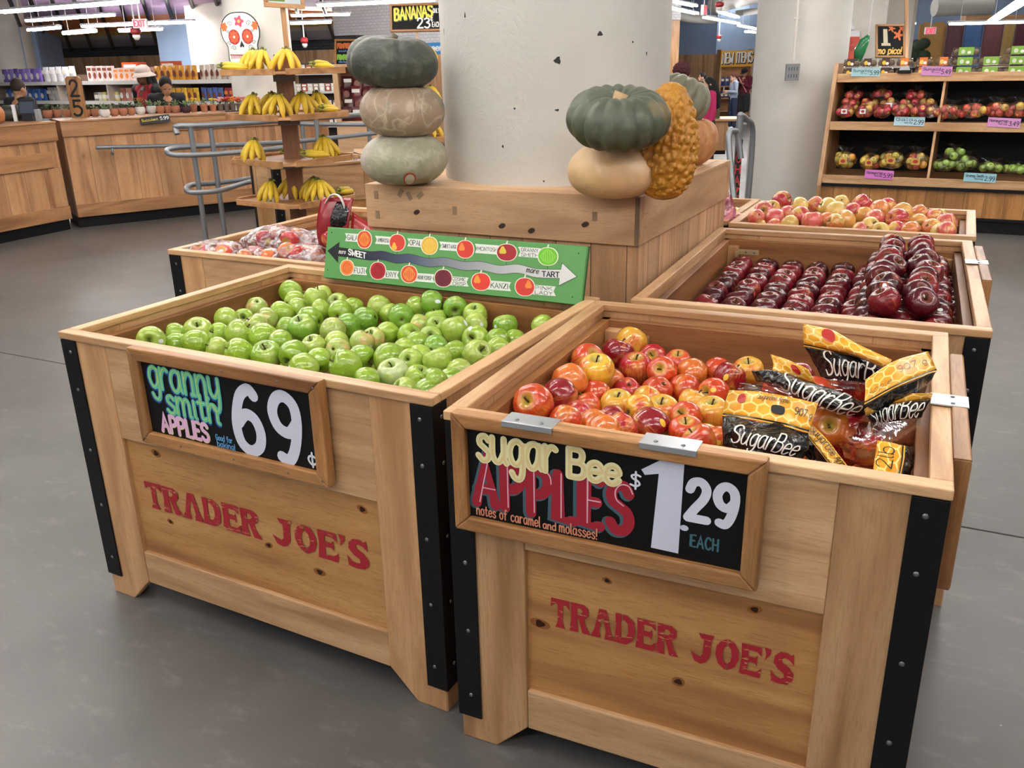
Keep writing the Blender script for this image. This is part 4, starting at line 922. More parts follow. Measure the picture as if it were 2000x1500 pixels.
def honeycomb():
    m, nt, b = new_mat('honeycomb_print'); t = NT(nt); uv = t.coord('UV')
    p = t.vmath('MULTIPLY', uv, (1, 1, 0)); r = (1.0, 1.732, 1.0); h = (.5, .866, .5)
    A = t.vmath('SUBTRACT', t.vmath('MODULO', t.vmath('ADD', p, (100, 173.2, 0)), r), h); B = t.vmath('SUBTRACT', t.vmath('MODULO', t.vmath('ADD', p, (100.5, 174.066, 0)), r), h)
    def hd(q):
        a = t.vmath('ABSOLUTE', q); s = t.n('SeparateXYZ'); t.l(a, s.inputs[0])
        return t.math('MAXIMUM', s.outputs[0], t.math('ADD', t.math('MULTIPLY', s.outputs[0], .5), t.math('MULTIPLY', s.outputs[1], .866)))
    d = t.math('MINIMUM', hd(A), hd(B))
    col = t.mix(t.range(d, .41, .45), t.mix(t.range(t.noise(p, .7, 1), .4, .6), 'e09a22', 'e8ad36'), 'f3d683')
    t.l(col, b.inputs['Base Color']); b.inputs['Roughness'].default_value = .25; return m
HONEY = honeycomb(); YEL = flat('e3a42c', .25); BLK = flat('141214', .25)
def spl(P, t):
    n = len(P)-1; x = min(max(t, 0), 1)*n; i = min(int(x), n-1); f = x-i
    p0, p1, p2, p3 = P[max(i-1, 0)], P[i], P[i+1], P[min(i+2, n)]
    return .5*(2*p1+(p2-p0)*f+(2*p0-5*p1+4*p2-p3)*f*f+(3*p1-p0-3*p2+p3)*f**3)
def dense(P, step):
    out = [P[0]]
    for a, b in zip(P, P[1:]):
        n = max(1, int(math.hypot(b[0]-a[0], b[1]-a[1])/step))
        out += [(a[0]+(b[0]-a[0])*k/n, a[1]+(b[1]-a[1])*k/n) for k in range(1, n+1)]
    return out
class Sheet:
    """film patch through rows of points"""
    def __init__(s, rows, wr=.003, seed=0): s.rows = rows; s.wr = wr; s.seed = seed
    def at(s, u, v, off=0):
        R = [spl(r, u) for r in s.rows]; p = spl(R, v)
        if off or s.wr:
            e = .02; a = spl([spl(r, min(u+e, 1)) for r in s.rows], v)-spl([spl(r, max(u-e, 0)) for r in s.rows], v); b = spl(R, min(v+e, 1))-spl(R, max(v-e, 0))
            n = a.cross(b)
            if n.length > 1e-9:
                n.normalize()
                if n.dot(CAM_POS-p) < 0: n = -n
                p = p+n*(off+s.wr*mnoise.noise((u*4+s.seed, v*3, s.seed)))
        return p
    def part(s, name, mat, parent, v0=0, v1=1, u0=0, u1=1, off=0, nu=16, nv=8, solid=.0008, uvs=(1, 1)):
        mb = MB(); mb.grid(lambda a, b: s.at(u0+(u1-u0)*a, v0+(v1-v0)*b, off), nu, nv, True, *uvs)
        return mb.build(name, mat, parent, True, solid=solid)
    def text(s, name, txt, parent, u0, u1, vbase, cap, wid, col, off=.002, slant=0, vslope=0, flip=False):
        """text along u; v grows downwards"""
        mb = MB(); lu = (s.at(1, .5)-s.at(0, .5)).length; lv = (s.at(.5, 1)-s.at(.5, 0)).length
        _, w = text_strokes(txt, 0, 0, cap, 1, 1.3)
        for st in text_strokes(txt, 0, 0, cap, (u1-u0)*lu/w, 1.3, slant)[0]:
            ribbon(mb, dense(st, .004), wid, off, lambda x, z, y: tuple(s.at(u0+x/lu, vbase-z/lv+vslope*x/lu, y)))
        return mb.build(name, pmat(col, .3), parent)
def R_(*pts): return [az(*p) for p in pts]
_bi = 0
def sugar_bag(label, hdr, band, filmrow=None, htext=(), btext=None, hole=None, apple=None, hs=(7, 2.6), stripe=True, apples=(), seed=0):
    """hdr, band, filmrow: rows (top to bottom) of photo points with heights; parts: header, stripes, label band, lettering, clear window"""
    base = hdr[-1][len(hdr[-1])//2]
    rt = empty('apple_bag', (base.x, base.y, base.z-.12), 0, label, 'bag of apples', 'black and yellow bags of apples'); inv = Matrix.Translation((-base.x, -base.y, -base.z+.12))
    kids = []
    if len(hdr) > 1:
        H = Sheet(hdr, .002, seed); kids.append(H.part('header', HONEY, None, 0, .86, uvs=hs))
        kids.append(H.part('stripe', BLK, None, .86, .93)); kids.append(H.part('stripe', YEL, None, .93, 1.0))
        for h in htext: kids.append(H.text('lettering', *h[:1], None, *h[1:]))
        if hole:
            mb = MB(); u, v, a, b_ = hole; disc(mb, u, v, a, b_, .0022, lambda x, z, y: tuple(H.at(x, z, y)), 16, lambda t: 1/max(abs(math.cos(t))**4+abs(math.sin(t))**4, .1)**.25); kids.append(mb.build('handle_hole', flat('1a120c', .6), None))
        if apple:
            mb = MB(); u, v, a, b_ = apple; disc(mb, u, v, a, b_, .0022, lambda x, z, y: tuple(H.at(x, z, y)), 16); kids.append(mb.build('apple_print', flat('b3261c', .3), None))
    if band:
        B = Sheet(band, .006, seed+3); kids.append(B.part('label_band', FOILK, None, nu=26, nv=12))
        if btext: kids.append(B.text('lettering', btext[0], None, *btext[1:]))
    if filmrow:
        F_ = Sheet(filmrow, .008, seed+5); kids.append(F_.part('clear_window', FILM, None, nu=22, nv=14, solid=0))
    for k in kids:
        k.data.transform(inv); k.parent = rt
    return rt
g = 'ece8e0'
sugar_bag('black and yellow apple bag standing upright at the front, 907 g on its header',
    [R_((1424,762,.945),(1480,765,.948),(1540,775,.95),(1598,788,.945)), R_((1416,788,.915),(1475,793,.925),(1535,803,.925),(1588,818,.915)), R_((1411,812,.89),(1470,820,.905),(1530,832,.905),(1579,846,.89))],
    [R_((1411,812,.889),(1470,820,.904),(1530,832,.904),(1579,846,.889)), R_((1411,842,.87),(1470,852,.895),(1525,866,.895),(1578,878,.868)), R_((1415,872,.845),(1465,884,.865),(1515,896,.865),(1562,904,.845))],
    [R_((1415,868,.845),(1465,880,.868),(1515,894,.868),(1562,900,.845)), R_((1418,893,.80),(1465,899,.83),(1515,908,.83),(1560,914,.80))],
    [('907 g', .76, .96, .53, .016, .0016, '2a1d12', .0022), ('SugarBee Apple', .34, .68, .26, .013, .0009, '4a3016', .0022, .3)], ('SugarBee', .12, .84, .76, .044, .0030, g, .003, .3), (.58, .52, .075, .14), (.19, .3, .04, .16), seed=1)
sugar_bag('black and yellow apple bag leaning highest at the back, its header curling over',
    [R_((1569,632,1.0),(1625,645,1.0),(1675,672,.99),(1742,703,.975)), R_((1569,654,.975),(1625,668,.985),(1672,690,.975),(1735,716,.96)), R_((1570,676,.95),(1625,687,.96),(1675,698,.955),(1730,722,.945))],
    [R_((1572,678,.95),(1625,687,.96),(1675,698,.955),(1732,714,.944)), R_((1590,708,.915),(1635,712,.935),(1680,720,.935),(1730,738,.915)), R_((1604,738,.885),(1640,742,.90),(1685,746,.90),(1728,755,.885))],
    [R_((1602,735,.886),(1640,741,.902),(1685,745,.902),(1728,752,.886)), R_((1605,758,.86),(1640,762,.88),(1685,766,.88),(1725,772,.86))],
    [], ('SugarBee', .16, 1.0, .82, .052, .0034, g, .003, .3), None, (.3, .3, .075, .24), hs=(7, 2.8), seed=2)
sugar_bag('black and yellow apple bag lying diagonally in the middle, its black band twisted',
    [R_((1505,692,.955),(1540,703,.96),(1580,722,.955)), R_((1510,710,.94),(1545,720,.945),(1588,740,.935)), R_((1508,728,.925),(1550,738,.925),(1600,756,.915))],
    [R_((1468,724,.93),(1530,728,.94),(1600,752,.94),(1660,775,.93),(1698,790,.90)), R_((1478,742,.905),(1530,750,.935),(1590,772,.938),(1640,795,.925),(1690,808,.89)), R_((1500,752,.88),(1540,765,.91),(1590,788,.915),(1635,806,.90),(1680,816,.87))],
    [R_((1445,748,.90),(1500,752,.90),(1560,770,.91),(1620,800,.90)), R_((1440,764,.88),(1495,768,.89),(1555,784,.90),(1605,806,.88))],
    [], ('SugarBee', .22, .88, .76, .046, .0032, g, .004, .35, ), None, (.62, .42, .10, .22), hs=(5, 2.6), seed=3)
sugar_bag('black and yellow apple bag at the right with its 907 g header turned up',
    [R_((1690,742,.97),(1745,706,.985),(1812,686,.975)), R_((1690,765,.955),(1752,730,.97),(1822,706,.96)), R_((1688,790,.94),(1760,752,.955),(1830,724,.945))],
    [R_((1690,792,.94),(1760,754,.955),(1829,726,.944)), R_((1705,800,.915),(1768,772,.93),(1815,750,.92)), R_((1715,808,.885),(1765,790,.895),(1800,775,.885))], None,
    [('907 g', .52, .88, .5, .017, .0017, '3a2916', .0022), ('Apple', .08, .4, .72, .014, .001, '4a3016', .0022, .3)], None, None, None, hs=(6, 2.6), seed=4)
sugar_bag('black and yellow apple bag low at the right wall, clear window full of apples',
    [R_((1688,800,.925),(1740,772,.93),(1822,768,.925)), R_((1690,806,.915),(1742,782,.922),(1820,774,.915)), R_((1692,812,.905),(1744,790,.912),(1818,780,.905))],
    [R_((1692,812,.905),(1744,790,.913),(1818,780,.905)), R_((1700,822,.89),(1745,806,.905),(1806,800,.89)), R_((1710,830,.87),(1750,822,.88),(1798,816,.87))],
    [R_((1640,820,.86),(1700,826,.885),(1750,822,.885),(1798,814,.87)), R_((1640,862,.83),(1700,862,.87),(1750,855,.865),(1795,850,.84)), R_((1650,895,.80),(1700,900,.82),(1745,892,.82),(1785,880,.79))],
    [], ('SugarBee', .05, .88, .82, .036, .0027, g, .003, .3), None, None, hs=(6, 1.2), seed=5)
sugar_bag('black and yellow apple bag showing its 2 lb side panel beside the front rim',
    [R_((1714,860,.885),(1709,892,.87),(1704,926,.855)), R_((1740,865,.887),(1736,897,.872),(1730,932,.857)), R_((1768,871,.882),(1765,902,.868),(1758,935,.852))],
    [R_((1768,871,.882),(1765,902,.868),(1758,935,.852)), R_((1778,874,.875),(1776,904,.86),(1768,934,.845)), R_((1786,872,.86),(1784,904,.85),(1776,930,.835))], None,
    [], None, None, None, hs=(2.6, 2.4), seed=6)
_b2 = [o for o in COL.objects if o.name.startswith('apple_bag')][-1]
_H = Sheet([R_((1704,926,.8565),(1709,892,.8715),(1714,860,.8865)), R_((1730,932,.8585),(1736,897,.8735),(1740,865,.8885)), R_((1758,935,.8535),(1765,902,.8695),(1768,871,.8835))], 0, 6)
_k = _H.text('lettering', '2lb', None, .25, .8, .62, .026, .0022, '33240f', .003); _k.data.transform(Matrix.Translation(-_b2.location)); _k.parent = _b2
sugar_bag('black and yellow apple bag wedged behind the front rim, its strip lettered diagonally',
    [R_((1585,828,.895),(1615,858,.885),(1640,890,.87),(1658,915,.855)), R_((1580,838,.885),(1606,868,.875),(1630,897,.86),(1646,918,.848)), R_((1575,850,.875),(1598,878,.865),(1618,904,.852),(1634,920,.842))],
    [R_((1575,850,.874),(1598,878,.864),(1618,904,.851),(1634,920,.841)), R_((1571,866,.86),(1588,888,.85),(1604,908,.84),(1618,918,.832)), R_((1566,880,.845),(1580,898,.838),(1592,910,.83),(1600,916,.825))],
    None,
    [('SugarBee Apple', .06, .95, .5, .016, .0014, '2c1d0e', .0022, .25)], None, hs=(6, 1.6), seed=7)
# apples inside and between the bags
for i, (px, py, z, R, k, what) in enumerate(((1662,838,.84,.047,'r','in the clear window right of the loose orange apple'), (1690,872,.815,.045,'r','low in the clear window near the front rim'), (1752,842,.83,.046,'d','in the clear window nearest the right wall'), (1640,880,.76,.044,'r','low between the bags behind the front rim'), (1590,770,.86,.044,'o','under the diagonal black band'), (1520,770,.84,.045,'o','under the left end of the diagonal band'), (1650,750,.86,.042,'d','in the window of the highest bag'), (1692,756,.86,.042,'r','at the right in the window of the highest bag'), (1480,872,.79,.044,'d','behind the film of the upright front bag'), (1730,885,.76,.044,'r','under the side panel reading 2 lb'), (1560,742,.85,.042,'d','at the back between two bags'), (1775,800,.80,.044,'d','behind the low black band at the right wall'))):
    P = az(px, py, z); c, mk, wd = SCOL[k]
    put_apple((P,), 'red_apple', AM[mk], i % 4, R, c, f'{wd} bagged apple {what}', group='apples in and under the black and yellow bags', stem=False)
bx = 0
for i in range(18):                                                     # buried support layer under the bags
    P = SM @ Vector((.60+.085*(i % 5), .12+.17*(i//5)+.03*(i % 2), .676)); c, mk, wd = SCOL[random.choice('roa')]
    put_apple((P,), 'red_apple', AM[mk], i % 4, .043, c, 'red apple buried under the black and yellow bags', group='apples buried under the bags', stem=False)
# ------------------------------------------------------------------ bananas
BAN, _nt, _b = new_mat('banana_skin'); _t = NT(_nt); _co = _t.coord(); _sp = _t.n('SeparateXYZ'); _t.l(_t.coord('UV'), _sp.inputs[0])
_base = _t.mix(_t.range(_t.noise(_co, 9, 2), .4, .65), 'e0bf35', 'cda92a')
_base = _t.mix(_t.range(_sp.outputs[1], .62, .95), _base, '8f9a3a'); _base = _t.mix(_t.range(_sp.outputs[1], .03, .0), _base, '3a2f1c')
_t.l(_t.hsv(_base, .5, 1, _t.range(_t.rnd(), 0, 1, .9, 1.08)), _b.inputs['Base Color']); _b.inputs['Roughness'].default_value = .4
CROWN = flat('5d5a2a', .8)
def banana_mesh(L=.19, r=.0175, bend=1.0):
    """runs from the stem (origin) outward and down, curving"""
    mb = MB(); n = 14; seg = 10
    for i in range(n+1):
        t = i/n; a = bend*(t-.15)
        x = L*math.sin(a)/bend*1.0 if bend else L*t; z = -L*(1-math.cos(a))/bend
        rr = r*(.32 if t < .08 else min(1, .45+2.6*(t-.08)) if t < .3 else 1 if t < .78 else max(.25, 1-(t-.78)*3.2))
        for k in range(seg):
            th = 2*PI*k/seg; f = 1+.07*math.cos(5*th)
            mb.v.append((x+rr*f*math.cos(th)*math.sin(a), rr*f*math.sin(th), z+rr*f*math.cos(th)*math.cos(a)))
    for i in range(n):
        for k in range(seg):
            k2 = (k+1) % seg; v0, v1 = 1-i/n, 1-(i+1)/n
            mb.face((i*seg+k, (i+1)*seg+k, (i+1)*seg+k2, i*seg+k2), [(0, v0), (0, v1), (1, v1), (1, v0)])
    mb.face(list(range(seg)), [(0, 1)]*seg); mb.face([n*seg+k for k in range(seg)][::-1], [(0, 0)]*seg)
    return mb.mesh('banana', BAN, True)
BME = [banana_mesh(.19, .0175, 1.15), banana_mesh(.18, .017, .9), banana_mesh(.2, .018, 1.35)]
mb = MB(); mb.ell((0, 0, .004), (.016, .016, .014), 10, 6); mb.tube([(0, 0, .005), (.003, 0, .022)], [.011, .008], 8); CROWN_ME = mb.mesh('crown', CROWN, True)
def bunch(loc, heading, n, label, grp, s=1.0, lie=False):
    """fan of bananas hanging from its crown; crown up"""
    rt = empty('banana_bunch', loc, heading, label, 'bananas', grp)
    h = .118*s
    for i in range(n):
        o = bpy.data.objects.new('banana', BME[i % 3]); COL.objects.link(o); o.parent = rt
        if lie:
            o.location = (0, 0, .03*s+.016*(i % 2)); o.rotation_euler = (1.35 if i % 2 else 1.5, .05, (i-(n-1)/2)*.22); o.scale = (s,)*3
        else:
            a = (i-(n-1)/2)*(2.5/max(n-1, 1)); o.location = (0, 0, h); o.rotation_euler = (0, .30+.16*(i % 2)+.06*abs(i-(n-1)/2), a-PI/2); o.scale = (s,)*3
    c = bpy.data.objects.new('crown', CROWN_ME); COL.objects.link(c); c.parent = rt; c.location = (0, 0, .035*s if lie else h); c.scale = (s,)*3
    return rt
def banana_stand(cx, cy, heading, R, tiers, label, top):
    rt = empty('banana_stand', (cx, cy, 0), heading, label, 'display stand', 'banana stands')
    MB().box(-.055, .055, -.04, .04, 0, top).build('post', POSTW, rt, bevel=.004)
    MB().box(-.3, .3, -.3, .3, 0, .06).build('base', TIER, rt, bevel=.005)
    for z in tiers:
        k = .12*R; P = [(R, -k), (R, k), (k, R), (-k, R), (-R, k), (-R, -k), (-k, -R), (k, -R)]
        tr = MB().prism([(x*.97, y*.97) for x, y in P], 'z', z-.022, z-.006).build('tray', TIER, rt)
        for i in (1, 3, 5, 7):
            a, b = Vector(P[i]), Vector(P[(i+1) % 8]); d = (b-a).normalized(); nn = Vector((d.y, -d.x)); q = [a, b, b-nn*.018, a-nn*.018]
            MB().prism([tuple(v) for v in q], 'z', z-.026, z+.012).build('edge_board', TIER, tr, bevel=.002)
        MB().box(-.07, .07, -.055, .055, z-.07, z-.027).build('bracket', flat('6d665e', .5, .4), tr, bevel=.003)
    return rt
BS = ad(571, 300, 6.0); BSX, BSY = BS.x, BS.y
SR = Vector((CR.x, CR.y, 0)).normalized(); SD = Vector((CD.x, CD.y, 0)).normalized(); HEAD = math.atan2(SR.y, SR.x)
TZ = [ad(571, y, 6.0).z for y in (137, 221, 308, 390)]
banana_stand(BSX, BSY, HEAD+.17, .405, TZ, 'four-tier wooden banana stand left of the pumpkins', TZ[0]+.10)
bl = [(0, [(464,.1,0,3,1), (513,-.05,.2,5,0), (537,.03,-.5,4,0), (586,.1,.1,4,0), (627,-.02,.6,3,1), (566,-.2,0,4,0)]),
      (1, [(492,.02,-.9,4,1), (514,.08,-.7,5,0), (536,-.1,-.1,4,0), (571,.22,0,4,0), (601,.02,.4,5,0), (640,.05,.9,4,1), (622,-.12,.8,4,0)]),
      (2, [(508,.1,-.3,6,0), (549,-.1,.3,4,1), (603,.12,.2,4,1), (632,-.03,.6,6,0)]),
      (3, [(532,.12,-.6,6,0), (561,-.04,0,4,0), (609,.02,-.1,5,0), (624,.12,.3,5,0), (655,-.02,1.0,4,1)])]
TN = ('top', 'second', 'third', 'lowest')
for ti, L in bl:
    for j, (px, fwd, hd, n, lie) in enumerate(sorted(L)):
        p = Vector((BSX, BSY, TZ[ti]-.004))+SR*((px-571)*6/F_PX)-SD*fwd
        bunch(p, HEAD+hd, n, f'banana bunch on the {TN[ti]} tier of the left stand, {nth(j+1)} from left', 'banana bunches on the tiered stand', 1.08, bool(lie))
# picture board on a stick above the stand, and BANANAS sign on the stand behind the pumpkins
p = ad(555, 22, 6.0)
sg = empty('stand_sign', label='small framed picture board on a stick above the left banana stand', cat='sign', M=Matrix.Translation((p.x, p.y, TZ[0]+.1)) @ Matrix.Rotation(HEAD+1.05, 4, 'Z'))
MB().box(-.015, .015, .0, .02, -.02, .5).build('stick', OAK['z'], sg)
for (a, b, c, d, ax) in ((-.19, .19, .30, .33, 'x'), (-.19, .19, .62, .65, 'x'), (-.19, -.16, .331, .619, 'z'), (.16, .19, .331, .619, 'z')): MB().box(a, b, -.022, -.001, c, d).build('frame_bar', OAK[ax], sg, bevel=.003)
MB().box(-.159, .159, -.012, -.004, .331, .619).build('picture', flat('cfe0e6', .4), sg)
polyf(MB(), [(-.15, .34), (.0, .34), (.03, .40), (-.02, .46), (-.15, .47)], -.0125).build('green_patch', pmat('6f9a48'), sg); polyf(MB(), [(-.15, .47), (.0, .47), (.02, .52), (-.15, .53)], -.0128).build('blue_patch', pmat('3f7fb0'), sg)
draw(fit_text('15', .05, .14, .38, .18), .022, -.0135).build('lettering', pmat('2b2f36'), sg)
B2 = ad(812, 300, 6.6); Z2 = [ad(812, y, 6.6).z for y in (122, 198, 268)]
banana_stand(B2.x, B2.y, HEAD+.1, .30, Z2, 'second banana stand mostly hidden behind the left pumpkin stack', Z2[0]+.1)
for ti, (px, lie, hd) in enumerate(((845, 0, .6), (848, 0, .5), (848, 0, .7))):
    q = Vector((B2.x, B2.y, Z2[ti]))+SR*((px-812)*6.6/F_PX)-SD*.05
    bunch(q, HEAD+hd, 4, f'banana bunch on the {TN[ti]} tier of the stand behind the left pumpkins', 'banana bunches behind the pumpkins', .88)
    q = q-SR*.17-SD*.04
w_, h_ = 103*6.5/F_PX, 55*6.5/F_PX; u, v = ad(857, 10, 6.5)-ad(760, 12, 6.5), ad(760, 12, 6.5)-ad(762, 62, 6.5)
bs = sign_frame('hanging_sign', 'chalkboard sign reading bananas 23 cents each on a stick', frame_M(ad(762, 62, 6.5), u, v), w_, h_, .016, .02, 'sign', None)
draw(fit_text('BANANAS', .035, w_*.80, h_*.42, h_*.40, 1.6, 0, lambda x: x*.09), .020, .0085, off=(.003, -.004)).build('lettering_shadow', pmat('5a5a3a'), bs)
draw(fit_text('BANANAS', .035, w_*.80, h_*.42, h_*.40, 1.6, 0, lambda x: x*.09), .0155, .008).build('lettering', pmat('dfd44a'), bs)
draw(fit_text('23', w_*.52, w_*.75, h_*.13, h_*.34), .012, .0075).build('price', pmat('eef0ee'), bs)
draw(fit_text('EACH', w_*.80, w_*.94, h_*.16, h_*.17, 1.8)+fit_text('ONLY', w_*.82, w_*.94, h_*.66, h_*.15, 1.8)+fit_text('\u00a2', w_*.77, w_*.81, h_*.36, h_*.2), .005, .008).build('small_lettering', pmat('e6e8e4'), bs)
MB().box(w_*.49, w_*.525, .021, .035, -.33, h_*.5).build('stick', OAK['z'], bs)

# ------------------------------------------------------------------ handrails
def P3(*l): return [ad(*q) for q in l]
def smooth(pts, n=6):
    return [spl(pts, i/((len(pts)-1)*n)) for i in range((len(pts)-1)*n+1)]
DR = 7.3
def rail_thing(name, label, parts, cat='handrail', grp=None):
    o0 = parts[0][1][0]; rt = empty(name, (o0.x, o0.y, 0), 0, label, cat, grp); inv = Matrix.Translation((-o0.x, -o0.y, 0))
    for (nm, pts, r, closed) in parts:
        mb = MB(); mb.tube(pts, r, 14, closed); mb.xf(inv).build(nm, RAILM, rt, True, autosm=.9)
    return rt
def post(px, py, d, r=.022):
    t = ad(px, py, d); return ('post', [Vector((t.x, t.y, 0)), Vector((t.x, t.y, t.z))], r, False)
tA = smooth(P3((346,262,DR), (343,250,DR), (352,246,DR), (400,245,7.4), (480,240,7.7), (570,233,8.1), (650,228,8.5), (722,222,8.9)))
mF = smooth(P3((570,287,8.0), (480,296,7.6), (400,302,7.3), (345,303,7.15), (326,297,7.2), (336,290,7.45), (400,285,7.7), (480,282,8.0), (570,277,8.4), (640,270,8.7), (735,260,9.1)))
lF = smooth(P3((540,345,8.1), (480,357,7.7), (430,372,7.3), (378,376,7.15), (364,370,7.2), (374,361,7.5), (420,358,7.7), (480,350,8.0), (545,338,8.4)))
rail_thing('guard_rail', 'grey metal guard rail with rounded loops beside the counter', [('top_rail', tA, .024, False), ('middle_rail', mF, .021, False), ('lower_rail', lF, .021, False), post(372, 250, 7.32), post(411, 246, 7.45), post(617, 232, 8.3), post(573, 236, 8.12)])
rB = smooth(P3((585,242,8.9), (650,243,9.1), (725,243,9.3), (800,242,9.6)))
rail_thing('ramp_rail', 'straight grey metal rail behind the lower banana tiers', [('top_rail', rB, .022, False), post(590, 242, 8.92), post(720, 243, 9.28)])

# ------------------------------------------------------------------ counters
def counter(name, label, a, b, H, depth, fascia, grp=None, inset=True, kick=.12):
    a = Vector((a[0], a[1], 0)); b = Vector((b[0], b[1], 0)); d = b-a; L = d.length; rz = math.atan2(d.y, d.x)
    rt = empty(name, a, rz, label, 'counter', grp)
    MB().box(0, L, .02, depth, kick, H-.021).build('planked_front', PLANKV, rt)
    MB().box(0, L, .05, depth-.05, 0, kick-.001).build('kick_board', BLACKM, rt)
    MB().box(-.01, L+.01, -.012, .019, H-fascia, H-.022).build('fascia_board', PLANKX, rt, bevel=.004)
    MB().box(-.012, L+.012, -.02, depth, H-.02, H).build('counter_top', PLANKX, rt, bevel=.003)
    MB().box(0, L, -.004, .019, kick, kick+.14).build('base_board', PLANKX, rt, bevel=.003)
    return rt
CA, CB0, CB1 = (-6.30, 2.6), (-6.457, 4.773), (-5.05, 7.486)
ca = counter('checkout_counter', 'knotty pine checkout counter at the far left edge', CA, (-6.47, 4.70), 1.15, .7, .20)
MB().box(.1, 2.0, -.010, .019, .68, .84).build('cross_board', PLANKX, ca, bevel=.003); MB().box(1.92, 2.09, -.006, .019, .262, .67).build('corner_stile', PLANKV, ca, bevel=.003)
counter('checkout_counter', 'long knotty pine counter with flower pots behind the banana stand', CB0, CB1, 1.15, .7, .17)
r0, r1 = ad(192, 288, 9.40), ad(400, 283, 10.05)
dv = (r1-r0); wr = smooth([r0-Vector((0,0,0)), r0+dv*.02, r0+dv*.5, r1, r1+dv*.9])
o = rail_thing('wall_handrail', 'grey handrail mounted along the front of the long counter', [('rail', wr, .022, False), ('bracket', smooth([r0+dv*.12, r0+dv*.12+Vector((0,0,-.07)), r0+dv*.12+Vector((-.1,.06,-.075))]), .012, False), ('bracket', smooth([r0+dv*1.2, r0+dv*1.2+Vector((0,0,-.07)), r0+dv*1.2+Vector((-.1,.06,-.075))]), .012, False)])
# price cards on the counter
def card(name, label, corners, col, texts, cat='price tag', grp=None, th=.006, edge=None):
    """corners TL, TR, BL as world points; texts: (txt, x0, x1, z, size, width, colour) in 0..1 units"""
    TL, TR, BL = corners; u = TR-TL; v = TL-BL; w, h = u.length, v.length
    rt = empty(name, label=label, cat=cat, group=grp, M=frame_M(BL, u, v))
    MB().box(0, w, 0, th, 0, h).build('card', flat(col, .5), rt)
    if edge: MB().box(0, w, -.0005, .0, h*.80, h).build('stripe', flat(edge, .5), rt)
    for (txt, x0, x1, z, s, wd, c) in texts: draw(fit_text(txt, x0*w, x1*w, z*h, s*h, 1.5), wd*h, -.0012).build('lettering', pmat(c), rt)
    return rt
card('price_card', 'small black card reading succulent 5.99 on the counter front', (ad(273,230,9.75), ad(331,223,9.85), ad(275,244,9.75)), '17171c', [('Succulent', .06, .6, .38, .34, .06, 'd9c23a'), ('5.99', .68, .96, .36, .42, .07, 'f0f0f0')])
card('price_card', 'small dark blue card on the counter front beneath the flowers', (ad(440,217,10.45), ad(487,214,10.55), ad(442,230,10.45)), '1c2130', [('MUMS', .1, .5, .35, .4, .06, '5a78d0'), ('4.99', .55, .9, .35, .4, .07, '7d92dd')])
# plants in pots
TERRA = flat('b5785a', .7); WPOT = flat('e4e1dc', .5); GPOT = flat('6f655c', .7); PLUMP = flat('4a2530', .6)
LEAF = [flat('57704a', .6), flat('6f8a5e', .6), flat('46603f', .6), flat('7d8f66', .6)]
FLO = [flat('c8572e', .6), flat('d98a3a', .6), flat('b03a34', .6), flat('d9a0a0', .6)]
def pot_plant(px, py, w, hpx, pot, kind, label, grp, d=None):
    p = az(px, py, 1.15) if d is None else ad(px, py, d); D = dep(p); r = w/2*D/F_PX; h = hpx*D/F_PX; p = p+SD*r
    rt = empty('potted_plant', (p.x, p.y, 1.15), 0, label, 'potted plant', grp)
    round_ = kind == 'succulent'
    prof = [(r*.62, 0), (r*.95, h*.35), (r, h*.65), (r*.9, h*.97), (r*.8, h), (r*.76, h*.86)] if round_ else [(r*.68, 0), (r*.9, h*.78), (r*1.02, h*.8), (r*1.04, h), (r*.9, h), (r*.86, h*.85)]
    MB().lathe(prof, 18).build('pot', pot, rt, True, autosm=.8)
    rnd = random.Random(int(px*7)); mb = MB()
    for k in range(26 if round_ else 34):
        a = rnd.uniform(0, 6.28); t = rnd.uniform(.2, 1); L = r*rnd.uniform(.5, 1.15); q = Vector((math.cos(a)*t*r*.7, math.sin(a)*t*r*.7, h+rnd.uniform(-.01, .035)))
        dr = Vector((math.cos(a)*t, math.sin(a)*t, rnd.uniform(.4, 1.1))).normalized(); sd = dr.cross(Vector((0, 0, 1))).normalized()*L*.2
        n = len(mb.v); mid = q+dr*L*.5; tip = q+dr*L+Vector((0, 0, -.006)); up = dr.cross(sd).normalized()*L*.07
        mb.v += [tuple(v) for v in (q, mid+sd, tip, mid-sd, mid+up, mid-up)]
        for f in ((0, 1, 4), (1, 2, 4), (2, 3, 4), (3, 0, 4), (1, 0, 5), (2, 1, 5), (3, 2, 5), (0, 3, 5)): mb.face([n+i for i in f])
    mb.build('leaves', LEAF[int(px) % 4], rt)
    if kind in ('flower', 'yellow'):
        mb = MB()
        for k in range(20 if kind == 'flower' else 5):
            a = rnd.uniform(0, 6.28); t = rnd.random(); q = (math.cos(a)*t*r*1.1, math.sin(a)*t*r*1.1, h+.03+rnd.uniform(0, .045)); mb.ell(q, (.016, .016, .012), 8, 5)
        mb.build('blossoms', flat('e3c12e', .6) if kind == 'yellow' else FLO[int(px/4) % 4], rt)
SU = [(90,230,19), (109,229,16), (127,229,15), (145,229,17), (164,229,20), (183,228,17), (201,229,21), (220,227,18), (238,226,17), (254,225,15), (271,224,20), (293,222,20), (311,222,16), (326,221,14), (341,221,17)]
for i, (px, py, w) in enumerate(SU):
    wht = px in (201, 271, 293)
    pot_plant(px, py, w, 14, WPOT if wht else TERRA, 'succulent', f'{"white" if wht else "terracotta"} bowl pot of succulents, {nth(i+1)} from left on the counter edge', 'succulent pots along the counter')
pot_plant(361, 221, 20, 12, PLUMP, 'succulent', 'plum-coloured pot of small plants right of the terracotta succulent bowls', None)
